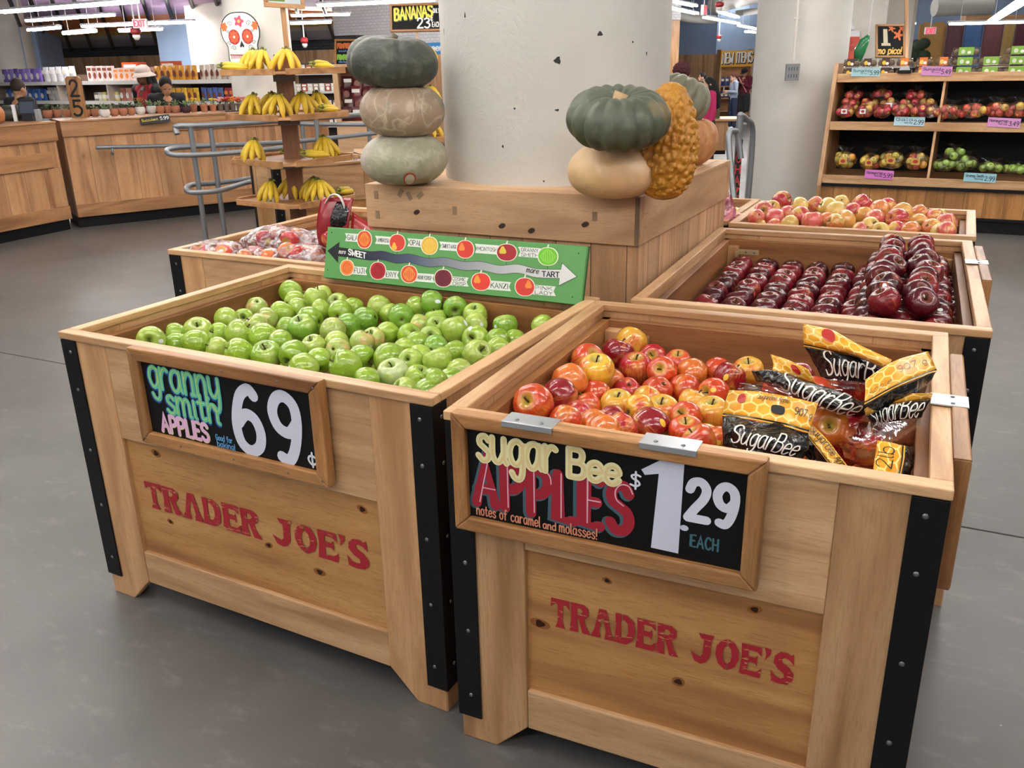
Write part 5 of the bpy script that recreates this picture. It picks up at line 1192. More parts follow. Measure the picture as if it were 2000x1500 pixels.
for i, (px, py, w, h, k) in enumerate(((377,219,15,15,'yellow'), (397,219,16,15,'plain'), (415,218,14,13,'yellow'))): pot_plant(px, py, w, h, TERRA, k, f'tall terracotta pot with a green plant, {nth(i+1)} from left beside the flowers', 'tall terracotta pots on the counter')
for i, px in enumerate((430, 442, 454, 466, 478, 490, 502)): pot_plant(px, 217-i*.35, 12, 13, GPOT, 'flower', f'small grey-brown pot of orange flowers, {nth(i+1)} from left of the mums', 'flower pots at the far end of the counter')
# two pumpkins and card terminal at the far left end
ps = az(38, 236, 1.15)
pumpkin('pumpkin', 'dark green pumpkin on the checkout counter at the far left', ribbed(11, .03, .155, .088, .2, .2, seed=12), M_DKG, (ps.x-.1, ps.y, 1.15+.085), grp='pumpkins on the checkout counter')
ps = ad(-6, 217, 8.6)
pumpkin('pumpkin', 'orange pumpkin cut by the left edge of the view on the counter', ribbed(11, .06, .12, .105, .3, .2, seed=13), pumpkin_mat('orange_rind', 'c9783f', 'b9692f', 'dba36a', 4, .4), (ps.x-.1, ps.y, 1.15+.103), grp='pumpkins on the checkout counter')
pt = ad(50, 212, 9.35)
term = empty('card_terminal', (pt.x, pt.y, 1.15), HEAD, 'black till screen with a paper roll behind the dark green pumpkin', 'till screen')
MB().box(-.09, .09, -.01, .02, .06, .23).xf(Matrix.Rotation(-.25, 4, 'X')).build('screen_case', flat('1b1d22', .4), term, bevel=.006); MB().box(-.075, .075, -.0135, -.0105, .08, .2).xf(Matrix.Rotation(-.25, 4, 'X')).build('screen', flat('4c5566', .2), term)
MB().box(-.06, .06, .0, .1, 0, .07).build('stand', flat('25272c', .5), term, bevel=.004); MB().tube([(-.13, 0, .0), (-.13, 0, .17)], .02, 12).build('paper_roll', WHITE, term, True, autosm=.8); MB().box(.11, .16, -.05, .0, .0, .12).build('keypad', flat('9a9da4', .5), term, bevel=.004)

# ------------------------------------------------------------------ people
SKIN = {'dark': flat('6b452f', .55), 'tan': flat('b98868', .55), 'light': flat('d8ab90', .55)}
def limb(mb, pts, rads, seg=12): mb.tube(pts, rads, seg); [mb.ell(p, (r, r, r), 10, 6) for p, r in zip(pts, rads)]
def person(label, foot, heading, H, skin, hair, top, bottom, pose='stand', shorts=False, hat=None, shoes='d8d8d8', lower=True, extra=None, lean=0.0, head_tilt=0.0, long_hair=False, jacket=None, afro=False):
    """front faces local -y; heights scaled from a 1.70 m figure"""
    k = H/1.70; rt = empty('person', foot, heading, label, 'person', None)
    rot = Matrix.Translation((0, 0, .95)) @ Matrix.Rotation(lean, 4, 'X') @ Matrix.Translation((0, 0, -.95))
    S = Matrix.Scale(k, 4); V = Vector
    sh = [V((s*.185, 0, 1.40)) for s in (-1, 1)]
    if pose == 'hold': el = [V((s*.235, .0, 1.13)) for s in (-1, 1)]; wr_ = [V((s*.09, -.25, 1.13+.03*s)) for s in (-1, 1)]
    elif pose == 'phone': el = [V((s*.22, -.02, 1.13)) for s in (-1, 1)]; wr_ = [V((s*.06, -.22, 1.25)) for s in (-1, 1)]
    else: el = [V((s*.225, .02, 1.13)) for s in (-1, 1)]; wr_ = [V((s*.23, -.05, .90)) for s in (-1, 1)]
    hd = V((0, -.015-.05*head_tilt, 1.575-.015*abs(head_tilt)))
    mb = MB()
    limb(mb, [V((0, 0, .95)), V((0, .005, 1.15)), V((0, 0, 1.34)), V((0, .01, 1.46))], [.12, .11, .12, .05]); limb(mb, [V((0, .01, 1.42)), V((0, -.005, 1.53))], [.052, .05])
    n0 = len(mb.v); mb.ell((0, 0, 0), (.073, .092, .112), 20, 14); mb.ell((0, -.072, -.045), (.05, .035, .055), 12, 8); mb.ell((0, -.097, -.02), (.013, .02, .026), 8, 6); mb.ell((.075, .01, -.015), (.012, .025, .032), 8, 6); mb.ell((-.075, .01, -.015), (.012, .025, .032), 8, 6); mb.ell((0, -.088, -.062), (.024, .012, .009), 8, 5)
    Mh = Matrix.Translation(hd) @ Matrix.Rotation(head_tilt, 4, 'X'); mb.xf(Mh, n0)
    for i, s in enumerate((-1, 1)):
        limb(mb, [sh[i], (sh[i]+el[i])/2, el[i], (el[i]+wr_[i])/2+V((0, 0, .004)), wr_[i]], [.055, .048, .04, .038, .027])
        d = (wr_[i]-el[i]).normalized(); side = V((s, 0, 0)); nrm = d.cross(side).normalized()
        pal = wr_[i]+d*.045; mb.ell(pal, (.036, .036, .03), 10, 6); limb(mb, [wr_[i], pal], [.026, .03])
        for q in range(4):
            b0 = pal+d*.03+side*(q-1.5)*-.019; L = (.036, .042, .039, .03)[q]; b1 = b0+d*L; b2 = b1+(d*.5-nrm*s*.8).normalized()*L*.7; limb(mb, [b0, b1, b2], [.010, .009, .008], 6)
        t0 = wr_[i]+d*.02-side*.03; limb(mb, [t0, t0+d*.03-side*.018, t0+d*.055-side*.01], [.013, .011, .009], 6)
    mb.xf(rot)
    lk = MB()
    for s in (-1, 1):
        f = .03*s; limb(lk, [V((s*.09, 0, .93)), V((s*.095, .01+f*.3, .70)), V((s*.095, -.005+f, .49)), V((s*.095, .02+f, .30)), V((s*.095, .015+f, .09))], [.09, .078, .056, .054, .036]); lk.ell((s*.095, -.05+f, .045), (.04, .1, .035), 12, 7)
    if lower: n = len(mb.v); mb.v += lk.v; mb.f += [tuple(i+n for i in f) for f in lk.f]; mb.m += lk.m
    mb.xf(S); body = mb.build('body', SKIN[skin], rt, True)
    def rm(o, vx): m = o.modifiers.new('r', 'REMESH'); m.mode = 'VOXEL'; m.voxel_size = vx; m.use_smooth_shade = True; sm = o.modifiers.new('s', 'SMOOTH'); sm.iterations = 2; sm.factor = .4; return o
    rm(body, .008)
    for s in (-1, 1):
        e = MB(); e.ell((s*.03, -.088, .012), (.011, .006, .007), 8, 5); e.xf(S @ rot @ Mh); e.build('eye', flat('1d1512', .3), body, True)
    # shirt or jacket
    t = MB(); limb(t, [V((0, 0, .90)), V((0, .005, 1.1)), V((0, 0, 1.30)), V((0, .005, 1.40))], [.145, .138, .15, .085], 16)
    for i in range(len(t.v)): t.v[i] = (t.v[i][0]*1.18, t.v[i][1]*.86, t.v[i][2])
    for i, s in enumerate((-1, 1)): limb(t, [V((s*.10, .0, 1.40)), sh[i], (sh[i]+el[i])/2, el[i], (el[i]*.25+wr_[i]*.75)], [.08, .075, .064, .056, .044] if pose != 'short' else [.08, .075, .066, .0, .0][:5])
    t.xf(rot).xf(S); tp = rm(t.build('top', flat(top, .8), rt, True), .012)
    if jacket:
        j = MB(); limb(j, [V((0, .03, .90)), V((0, .035, 1.1)), V((0, .03, 1.30)), V((0, .03, 1.39))], [.15, .145, .155, .09], 16)
        for i in range(len(j.v)): j.v[i] = (j.v[i][0]*1.22, j.v[i][1]*.8, j.v[i][2])
        for i, s in enumerate((-1, 1)): limb(j, [V((s*.11, .02, 1.40)), sh[i], (sh[i]+el[i])/2, el[i], (el[i]*.2+wr_[i]*.8)], [.085, .082, .072, .064, .052])
        j.xf(rot).xf(S); rm(j.build('jacket', flat(jacket, .7), rt, True), .012)
    if lower:
        b = MB(); limb(b, [V((0, 0, .99)), V((0, 0, .90))], [.125, .13], 16)
        for s in (-1, 1):
            f = .03*s; P = [V((s*.08, 0, .90)), V((s*.095, .01+f*.3, .70)), V((s*.095, f, .49)), V((s*.095, .015+f, .30)), V((s*.095, .01+f, .08))]; Rr = [.115, .10, .078, .07, .058]
            limb(b, P[:3] if shorts else P, [.118, .112, .104] if shorts else Rr)
        b.xf(S); rm(b.build('shorts' if shorts else 'trousers', flat(bottom, .85), rt, True), .012)
        for s in (-1, 1):
            f = .03*s; q = MB(); q.ell((s*.095, -.045+f, .05), (.05, .125, .05), 14, 8); q.box(s*.095-.048, s*.095+.048, -.165+f, .075+f, 0, .025); q.xf(S); rm(q.build('shoe', flat(shoes, .6), rt, True), .01)
            if shorts: q = MB(); limb(q, [V((s*.095, .015+f, .08)), V((s*.095, .015+f, .2))], [.043, .05]); q.xf(S); q.build('sock', WHITE, rt, True)
    if hair:
        h = MB()
        if afro: h.ell((0, .03, .05), (.135, .135, .125), 22, 14); 
        else:
            h.ell((0, .018, .028), (.083, .094, .105), 20, 12)
            if long_hair: limb(h, [V((0, .06, 0)), V((0, .085, -.12)), V((0, .09, -.27)), V((0, .08, -.40))], [.085, .085, .09, .06]); limb(h, [V((.06, .0, -.02)), V((.085, .01, -.16)), V((.09, .0, -.34))], [.03, .035, .03]); limb(h, [V((-.06, .0, -.02)), V((-.085, .01, -.16)), V((-.09, .0, -.34))], [.03, .035, .03])
        h.xf(S @ rot @ Mh); ho = h.build('hair', flat(hair, .75), rt, True)
        if not afro: rm(ho, .012)
        else:
            m = ho.modifiers.new('sub', 'SUBSURF'); m.levels = m.render_levels = 2; tx = bpy.data.textures.new('curls', 'CLOUDS'); tx.noise_scale = .018; dm = ho.modifiers.new('d', 'DISPLACE'); dm.texture = tx; dm.strength = .03; dm.mid_level = .5
    if hat:
        h = MB(); c, kind = hat
        prof = [(.098, .02), (.1, .05), (.092, .09), (.06, .128), (.01, .138)]; h.lathe(prof, 24)
        if kind == 'cap': h.prism([(-.07, -.08), (-.065, -.15), (0, -.175), (.065, -.15), (.07, -.08)], 'z', .03, .038)
        else: h.lathe([(.098, .045), (.15, .0), (.152, -.006), (.1, .035)], 24)
        h.xf(S @ rot @ Mh); h.build('hat', flat(c, .8), rt, True, autosm=.7)
    if extra: extra(rt, S, rot)
    return rt
def face_cam(p, off=0): return math.atan2(-(CAM_POS.x-p.x), (CAM_POS.y-p.y))*0+math.atan2((CAM_POS.y-p.y), (CAM_POS.x-p.x))+PI/2+off
def shirt_text(txt1, txt2):
    def fn(rt, S, rot):
        mb = draw(fit_text(txt1, -.09, .09, 1.27, .035, 1.5)+fit_text(txt2, -.07, .07, 1.2, .03, 1.5), .006, -.155); mb.xf(rot).xf(S); mb.build('shirt_lettering', pmat('e3b04a'), rt)
    return fn
def at_head(px, py, d, H, k=1.0):
    """foot position for a figure whose crown is at the photo point"""
    p = ad(px, py, d); return Vector((p.x, p.y, p.z-H))
f = at_head(281, 130, 11.3, 1.74); f.z = 0
person('person in a pale brimmed hat, black jacket and red shirt behind the counter', f, face_cam(f, -.9), 1.70, 'dark', '141214', 'a82a36', '202226', long_hair=True, hat=('b5a69e', 'brim'), jacket='17171a', extra=shirt_text('CREW', 'red'), head_tilt=.1)
f = at_head(318, 153, 11.1, 1.62); f.z = 0
person('person with short black hair in a black top looking down behind the counter', f, face_cam(f, .2), 1.58, 'tan', '15130f', '1b1b1f', '202226', pose='hold', head_tilt=.55, lean=.1)
f = at_head(30, 155, 10.6, 1.62); f.z = 0
person('person with dark brown hair in dark clothes behind the far left counter', f, face_cam(f, 2.3), 1.58, 'tan', '33221b', '22242c', '202226', long_hair=False, head_tilt=.2)
f = at_head(1435, 142, 26.5, 1.64)
def _phone(c):
    def fn(rt, S, rot): mb = MB(); mb.box(-.04, .04, -.33, -.318, 1.15, 1.29); mb.xf(rot).xf(S); mb.build('phone', flat(c, .4), rt, bevel=.004)
    return fn
FZ = -.42
f.z = FZ
person('person in a light blue pullover and navy trousers looking at a paper', f, face_cam(f, -1.2), 1.66, 'light', '5b2f28', '9fadc4', '2a3350', pose='hold', head_tilt=.35, extra=_phone('d8d4cc'), shoes='e8e6e6')
f = at_head(1457, 128, 28.5, 1.78); f.z = FZ-.03
def _strap(rt, S, rot):
    mb = MB(); mb.tube([(-.16, -.1, 1.43), (0, -.15, 1.25), (.17, -.13, 1.0)], .018, 8); mb.tube([(-.16, .1, 1.43), (0, .15, 1.25), (.17, .13, 1.0)], .018, 8); mb.xf(rot).xf(S); mb.build('strap', flat('d99a9a', .7), rt, True); _phone('1c1c20')(rt, S, rot)
person('person in a maroon sweater, dark shorts and black cap holding a phone', f, face_cam(f, -.6), 1.80, 'tan', '1a1512', '6e1a33', '2f3032', pose='phone', shorts=True, hat=('1a1a1e', 'cap'), head_tilt=.45, extra=_strap, shoes='d8d8d8')
f = at_head(1334, 117, 12.0, 1.64); f.z = 0
person('person with round burgundy curls seen behind the grey pumpkin', f, face_cam(f, 2.2), 1.56, 'light', '4a1420', '3a3238', '2a2a30', afro=True)
f = at_head(1388, 145, 14.5, 1.62); f.z = min(-.17, f.z)
person('person with long black hair in a bright pink top beyond the pumpkins', f, face_cam(f, -1.3), 1.58, 'light', '17130f', 'c42a66', '2a2a30', long_hair=True, head_tilt=.25)
f = at_head(1374, 124, 24.0, 1.72); f.z = FZ
person('person with short dark hair in black far away by the wooden shelves', f, face_cam(f, -1.5), 1.72, 'light', '15120f', '1d1d21', '202024')
# ------------------------------------------------------------------ floor, ceiling, walls
FLOOR, _nt, _b = new_mat('polished_concrete'); _t = NT(_nt); _co = _t.coord()
_c = _t.mix(_t.range(_t.noise(_co, .55, 4, .6, .4), .35, .65), '5c5a58', '6e6c6a')
_c = _t.mix(_t.range(_t.noise(_co, 2.2, 3, .55), .42, .75, 0, .45), _c, '504e4c')
_c = _t.mix(_t.range(_t.noise(_t.map(_co, (1, 2.2, 1)), 7, 5, .7), .55, .8, 0, .4), _c, '9a9896')
_c = _t.mix(_t.math('MULTIPLY', _t.math('LESS_THAN', _t.voro(_t.map(_co, loc=(3, 5, 0)), 7.5), .014), .8), _c, 'd8d6d2')
_t.l(_c, _b.inputs['Base Color']); _t.l(_t.range(_t.noise(_co, .9, 1), .2, .8, .33, .41), _b.inputs['Roughness'])
_b.inputs['Specular IOR Level'].default_value = .55
for (nm, p, q) in (('trim_2', (-8.0, 1.33), (6.0, 1.79)), ('trim_3', (-8.0, 9.2), (6.0, 9.66))):
    d = Vector((q[0]-p[0], q[1]-p[1], 0)); jm = MB().box(0, d.length, -.004, .004, .0002, .0012).build(nm, flat('3a3836', .8)); jm.matrix_world = Matrix.Translation((p[0], p[1], 0)) @ Matrix.Rotation(math.atan2(d.y, d.x), 4, 'Z'); struct(jm)
mb = MB(); ys = [(-9, 0), (11, 0), (17, -.42), (48, -.42)]
for (a, za), (b, zb) in zip(ys, ys[1:]): mb.quad((-32, a, za), (18, a, za), (18, b, zb), (-32, b, zb))
struct(mb.build('floor', FLOOR))
CEIL = plaster('ceiling_paint', 'd8d9dc', 'cfd0d4', .05)
MB().box(-32, 18, -9, 48, 4.3, 4.4).build('ceiling', CEIL); struct(bpy.data.objects['ceiling'])
def brick(name, c1, c2, mort, sc=1.0):
    m, nt, b = new_mat(name); t = NT(nt); br = t.n('TexBrick'); t.l(t.map(t.coord(), (sc, sc, sc), rot=(PI/2, 0, 0)), br.inputs[0]); br.inputs['Scale'].default_value = 4
    br.inputs['Color1'].default_value = srgb(c1); br.inputs['Color2'].default_value = srgb(c2); br.inputs['Mortar'].default_value = srgb(mort); br.inputs['Mortar Size'].default_value = .025
    t.l(br.outputs[0], b.inputs['Base Color']); b.inputs['Roughness'].default_value = .6; return m
BRKB = brick('black_brick', '33343a', '2a2b30', '4a4b50'); BRKW = brick('white_brick', 'f0f0f4', 'e8e9ee', 'cfd0d8')
BLUE1 = plaster('sky_blue_paint', 'a9c3e6', 'a2bde2', .03); BLUE2 = plaster('slate_and_shaded_blue', '93a7c8', '8b9fc0', .03)  # slate blue of the far walls, also the shaded tone of the left pilaster
WBAND = wood('wall_boards', 'd8b28c', 'c69c76', 'a07850', 'z', scale=6, knots=1.5, plank=('x', .3))
def slab(name, px0, px1, d0, d1, z0, z1, mat, th=.2, kind='structure', off=0):
    """upright slab from one photo column to another"""
    a, b = ad(px0, 140, d0), ad(px1, 120, d1); u = Vector((b.x-a.x, b.y-a.y, 0)); L = u.length
    M = Matrix.Translation((a.x, a.y, 0)) @ Matrix.Rotation(math.atan2(u.y, u.x), 4, 'Z')
    o = MB().box(0, L, off, off+th, z0, z1).build(name, mat); o.matrix_world = M
    if kind: o['kind'] = kind
    return o
def zat(px, py, d): return ad(px, py, d).z
def column(px0, px1, d, mat, label, z0=0, z1=4.3):
    p = ad((px0+px1)/2, 100, d); r = (px1-px0)/2*d/F_PX
    mb = MB(); mb.lathe([(r, z0), (r, z1)], 48, (p.x, p.y, 0)); return tag(mb.build('column', mat, None, True, autosm=.6), label, 'column')
for (nm, x0, x1, y0, y1) in (('wall_far', -32, 18, 47.8, 48), ('wall_left', -32, -31.8, -9, 47.7), ('wall_right', 17.8, 18, -9, 47.7)): struct(MB().box(x0, x1, y0, y1, -.42, 4.3).build(nm, CREAM))
# left background
zt = zat(230, 88, 21); zb = zat(230, 108, 21)
slab('wall_back', 60, 700, 23.5, 19.5, zb, zt+.05, BRKB, .3); slab('wall_back_boards', 60, 700, 23.5, 19.5, 0, zb-.002, WBAND, .32, off=-.03)
bpy.data.objects['wall_back_boards'].name = 'wall_backboards'
CAN = [('canopy_blue', 'b3c2e2'), ('canopy_grey', 'e0e3ea'), ('canopy_yellow', 'efc85a'), ('canopy_orange', 'ee8a3c'), ('canopy_purple', 'd0b0d8')]
cm = [plaster(n, c, c, .02) for n, c in CAN]
A0, A1 = ad(60, 100, 23.3), ad(655, 100, 19.6); B0, B1 = ad(60, 100, 13.2), ad(655, 100, 11.8)
A0.z = A1.z = zt; B0.z = B1.z = 3.05
mb = MB(); edges = [0, .17, .24, .31, .52, 1.0]
for k in range(5):
    mb.mi = k; f0, f1 = edges[k], edges[k+1]
    mb.quad(A0.lerp(B0, f0), A1.lerp(B1, f0), A1.lerp(B1, f1), A0.lerp(B0, f1))
can = mb.build('ceiling_canopy', cm, None, solid=.04); can['kind'] = 'structure'
for k in range(14):
    s = k/13; mb = MB(); p, q = A0.lerp(A1, s), B0.lerp(B1, s-.06); mb.tube([p-Vector((0, 0, .05)), q-Vector((0, 0, .05))], .035, 6); mb.build('canopy_rib', BLACKM, can)
slab('wall_blue_left', 53, 82, 18.5, 19, 0, 4.25, BLUE1, .3); slab('wall_blue_left_shaded_side', 83, 126, 19.0, 20.5, 0, 4.25, BLUE2, .3)  # one blue pilaster; shade on its side face is put into the colour
slab('wall_blue_mid', 316, 386, 17.8, 17.2, 0, 4.25, BLUE1, .3)
slab('wall_cream_mid', 376, 470, 16, 15.3, 0, 4.25, CREAM, .3)
column(-36, 62, 18.6, CREAM, 'cream painted column at the far left edge of the view')
skc = column(447, 569, 12.6, CREAM, 'cream painted column with a decorated skull board behind the banana stand')
# skull board
p = ad(471, 75, 11.93)
sk_ = empty('skull_board', label='white decorated sugar skull board on the cream column', cat='decoration', M=frame_M(p, ad(510, 73, 11.93)-ad(430, 77, 11.93), Vector((0, 0, 1))))
k_ = 11.93/F_PX
SKO = [(0, 46), (16, 44), (29, 34), (36, 18), (35, 2), (29, -14), (29, -42), (14, -50), (-14, -50), (-27, -42), (-27, -14), (-34, 0), (-36, 18), (-29, 34), (-16, 44)]
SKO = [(a*k_, b*k_) for a, b in cat_rom(SKO+[SKO[0]], 3)[:-1]]
MB().prism([(x*1.05, z*1.04) for x, z in SKO], 'y', .0, .02).build('outline_board', flat('1d1d20', .6), sk_)
MB().box(-.05, .05, .021, .25, -.1, .1).build('mount', BLACKM, sk_)
polyf(MB(), SKO, -.002).build('skull_face', flat('eceae6', .5), sk_)
for sx in (-13, 13):
    e = disc(MB(), sx*k_, 3*k_, 11*k_, 14*k_, -.004).build('eye_ring', pmat('a8323a'), sk_)
    disc(MB(), sx*k_, 3*k_, 8.5*k_, 11*k_, -.006, n=24, fn=lambda t: 1+.16*math.cos(8*t)).build('eye_flower', pmat('d65a36'), e); disc(MB(), sx*k_, 3*k_, 2*k_, 2.5*k_, -.008).build('eye_centre', pmat('efe6d0'), e)
polyf(MB(), [(0, -4*k_), (4.5*k_, -14*k_), (2*k_, -17*k_), (0, -14*k_), (-2*k_, -17*k_), (-4.5*k_, -14*k_)], -.004).build('nose', pmat('1c1c1f'), sk_)
disc(MB(), 0, 31*k_, 8*k_, 9*k_, -.004, n=30, fn=lambda t: 1+.25*math.cos(5*t)).build('brow_flower', pmat('d84a6a'), sk_); disc(MB(), 0, 31*k_, 3*k_, 3*k_, -.006).build('brow_flower_centre', pmat('e8b34a'), sk_)
for sx in (-30, 30): disc(MB(), sx*k_, 22*k_, 6*k_, 8*k_, -.004, n=24, fn=lambda t: 1+.2*math.cos(6*t)).build('side_flower', pmat('d8682e'), sk_)
mb = MB()
for i in range(-8, 9): ribbon(mb, [(i*2.9*k_, -29*k_), (i*2.9*k_, -36*k_)], 1.2*k_, -.004)
ribbon(mb, [(-25*k_, -29*k_), (0, -31*k_), (25*k_, -29*k_)], 2*k_, -.005); mb.build('teeth_line', pmat('b24a4e'), sk_)
mb = MB()
for sx in (-1, 1):
    for (cx, cz, r) in ((16, -17, 5), (24, -8, 4), (18, 27, 5), (23, 12, 3)):
        ribbon(mb, [(sx*(cx+r*(1-t/14)*math.cos(t*.7))*k_, (cz+r*(1-t/14)*math.sin(t*.7))*k_) for t in range(12)], .9*k_, -.004)
mb.build('scroll_lines', pmat('4b5550'), sk_)
# register number board
p = ad(150, 204, 9.9); w = 30*9.9/F_PX; h = 76*9.9/F_PX
rg = empty('number_board', label='tall rounded wooden board numbered 2 and 5 on the counter', cat='sign', M=frame_M((p.x, p.y, 1.15), SR, Vector((-.03, 0, 1))))
MB().prism([(-w/2, 0), (w/2, 0), (w/2, h*.94), (w*.36, h), (-w*.36, h), (-w/2, h*.94)], 'y', 0, .03).build('board', FRAMEW['z'], rg, bevel=.003)
draw(fit_text('2', -w*.27, w*.25, h*.52, h*.38), .026, -.001).build('numeral', pmat('17171a'), rg); draw(fit_text('5', -w*.25, w*.27, h*.05, h*.36), .026, -.001).build('numeral', pmat('17171a'), rg)

# ------------------------------------------------------------------ packaged goods
PKG, _nt, _b = new_mat('package_print'); _t = NT(_nt); _t.l(_t.hsv(_t.ocol(), .5, 1, _t.range(_t.noise(_t.coord(), 4, 2), .35, .65, .82, 1.1)), _b.inputs['Base Color']); _b.inputs['Roughness'].default_value = .28
PKL = flat('e9e6df', .35); PKD = flat('7a3f2a', .4); PKO = flat('d97f3a', .4)
def bag_mesh(lab, shape='disc'):
    mb = MB(); n, m = 10, 10
    for side in (-1, 1):
        n0 = len(mb.v)
        for j in range(m+1):
            for i in range(n+1):
                u, v = i/n*2-1, j/m; d = .19*(max(0, 1-abs(u)**2.4))**.6*max(0, math.sin(PI*min(1, v*.92+.06)))**.6*(1.25-.5*v); sq = 1-.06*math.sin(PI*v)
                mb.v.append((u*.5*sq, side*d, v))
        for j in range(m):
            for i in range(n):
                a = n0+j*(n+1)+i; q = (a, a+1, a+n+2, a+n+1); mb.face(q if side < 0 else q[::-1])
    mb.mi = 1
    if shape == 'disc': disc(mb, 0, .42, .27, .24, -.245)
    elif shape == 'band': polyf(mb, [(-.36, .52), (.36, .52), (.36, .78), (-.36, .78)], -.235)
    else: polyf(mb, [(-.3, .15), (.3, .15), (.3, .5), (-.3, .5)], -.25); 
    return mb.mesh('product_bag', [PKG, lab], True)
def carton_mesh(lab):
    mb = MB(); mb.box(-.5, .5, -.2, .2, 0, 1); mb.mi = 1; disc(mb, 0, .36, .3, .22, -.202); polyf(mb, [(-.4, .68), (.4, .68), (.4, .88), (-.4, .88)], -.202); return mb.mesh('product_carton', [PKG, lab])
def can_mesh(lab):
    mb = MB(); mb.lathe([(.42, 0), (.45, .03), (.45, .94), (.41, .97), (.41, 1)], 20); mb.mi = 1; mb.lathe([(.455, .25), (.455, .7)], 20, close=False); return mb.mesh('product_can', [PKG, lab], True)
PM_ = {'bagw': bag_mesh(PKL), 'bagd': bag_mesh(PKD), 'bago': bag_mesh(PKO, 'band'), 'bagb': bag_mesh(PKL, 'band'), 'box': carton_mesh(PKL), 'boxd': carton_mesh(PKD), 'boxo': carton_mesh(PKO), 'can': can_mesh(PKL)}
def product(kind, nm, p, rz, w, h, color, label, cat, grp, tilt=0):
    o = bpy.data.objects.new(nm, PM_[kind]); COL.objects.link(o); o.location = p; o.rotation_euler = (tilt, 0, rz); o.scale = (w, w if kind != 'box' else w, h)
    v = random.uniform(.9, 1.08); c = srgb(color); o.color = (c[0]*v, c[1]*v, c[2]*v, 1); return tag(o, label, cat, grp)
# long shelf behind the counter
SL, SRt = ad(-40, 160, 16.6), ad(500, 156, 12.9); su = Vector((SRt.x-SL.x, SRt.y-SL.y, 0)); SLn = su.length; srz = math.atan2(su.y, su.x); sn = Vector((-math.sin(srz), math.cos(srz), 0))
sh = empty('store_shelf', (SL.x, SL.y, 0), srz, 'long pale shelf of packaged snacks behind the checkout counter', 'shelf')
SHW = flat('b9aca0', .5); TZS = (1.49, 1.17, .86)
for z in TZS: MB().box(0, SLn, 0, .5, z-.05, z).build('shelf_board', SHW, sh, bevel=.004); MB().box(0, SLn, -.012, -.001, z-.055, z+.004).build('price_rail', flat('d5d3cf', .4), sh)
for f in (.005, .16, .33, .52, .72, .995): MB().box(SLn*f-.02, SLn*f+.02, .0, .5, .1, 1.439).build('upright', SHW, sh)
MB().box(0, SLn, .5, .53, .05, 1.6).build('back_panel', flat('5a4538', .6), sh); MB().box(0, SLn, .02, .5, .04, .12).build('base', BLACKM, sh)
def shelf_t(px):                                                         # place along the shelf seen at a photo column
    r = ray(px, 150); d2 = Vector((r.x, r.y)); s2 = Vector((su.x, su.y))
    den = d2.x*s2.y-d2.y*s2.x; w = Vector((SL.x-CAM_POS.x, SL.y-CAM_POS.y)); return (w.x*d2.y-w.y*d2.x)/den*-1 if False else ((d2.x*w.y-d2.y*w.x)/-den)
def shelf_row(tier, px0, px1, n, kind, nm, h, colors, desc, cat, fill=.93, grp=None):
    z = TZS[tier]; t0, t1 = shelf_t(px0), shelf_t(px1); w = (t1-t0)*SLn/n
    for i in range(n):
        t = t0+(t1-t0)*(i+.5)/n; p = Vector((SL.x, SL.y, z+.002))+su*t+sn*.13
        product(kind, nm, p, srz, abs(w)*fill, h*random.uniform(.97, 1.02), colors[i % len(colors)], f'{desc}, {nth(i+1)} from left, {("top", "middle", "bottom")[tier]} shelf behind the counter', cat, grp or f'{desc}s on the {("top", "middle", "bottom")[tier]} shelf')
shelf_row(0, -8, 70, 7, 'bagw', 'snack_bag', .23, ('7a63b8', '8a74c4', '6b55a8'), 'purple snack bag', 'snack bag')
shelf_row(0, 72, 136, 5, 'bagb', 'snack_bag', .25, ('c9cad2', 'd9dae0'), 'silver-white snack bag', 'snack bag')
shelf_row(0, 160, 210, 5, 'boxd', 'snack_box', .24, ('dcd6d8', 'c9b4b6'), 'white and maroon snack box', 'snack box')
shelf_row(0, 211, 288, 7, 'boxo', 'snack_box', .20, ('dfc0b8', 'e3cbc6'), 'pale pink snack box', 'snack box')
shelf_row(0, 290, 374, 7, 'bagd', 'snack_bag', .22, ('d99a33', 'd58f2a'), 'golden yellow snack bag', 'snack bag')
shelf_row(0, 378, 452, 7, 'bagd', 'snack_bag', .22, ('c9b8aa', 'd3c6bb'), 'beige snack bag with a dark picture', 'snack bag')
shelf_row(1, -8, 72, 7, 'bagw', 'snack_bag', .20, ('2f62b4', '3a74c8'), 'blue snack bag', 'snack bag')
shelf_row(1, 74, 138, 5, 'bagb', 'snack_bag', .22, ('b9b8ba', 'cfc9c6'), 'grey silver snack bag', 'snack bag')
shelf_row(1, 166, 214, 6, 'can', 'snack_tub', .14, ('8c8a84', 'd9d4c2', 'e0d080'), 'small round snack tub', 'snack tub')
shelf_row(1, 216, 262, 4, 'bagw', 'snack_bag', .21, ('b5705f', 'c98a78'), 'rust pink snack bag', 'snack bag')
shelf_row(1, 292, 372, 7, 'bagd', 'snack_bag', .20, ('dcae3c', 'd9a02e'), 'bright yellow snack bag', 'snack bag')
shelf_row(1, 376, 420, 4, 'bagd', 'snack_bag', .20, ('4a62a8', '53689f'), 'dark blue biscuit bag', 'snack bag')
shelf_row(1, 422, 462, 4, 'bago', 'snack_bag', .20, ('9c3440', 'b2414a'), 'dark red biscuit bag', 'snack bag')
shelf_row(2, 74, 138, 5, 'bagd', 'snack_bag', .20, ('8f7465', 'a58c7c'), 'brown and silver snack bag', 'snack bag')
shelf_row(2, 160, 290, 9, 'boxo', 'snack_box', .18, ('b58a6a', 'c9b29a'), 'tan snack box', 'snack box')
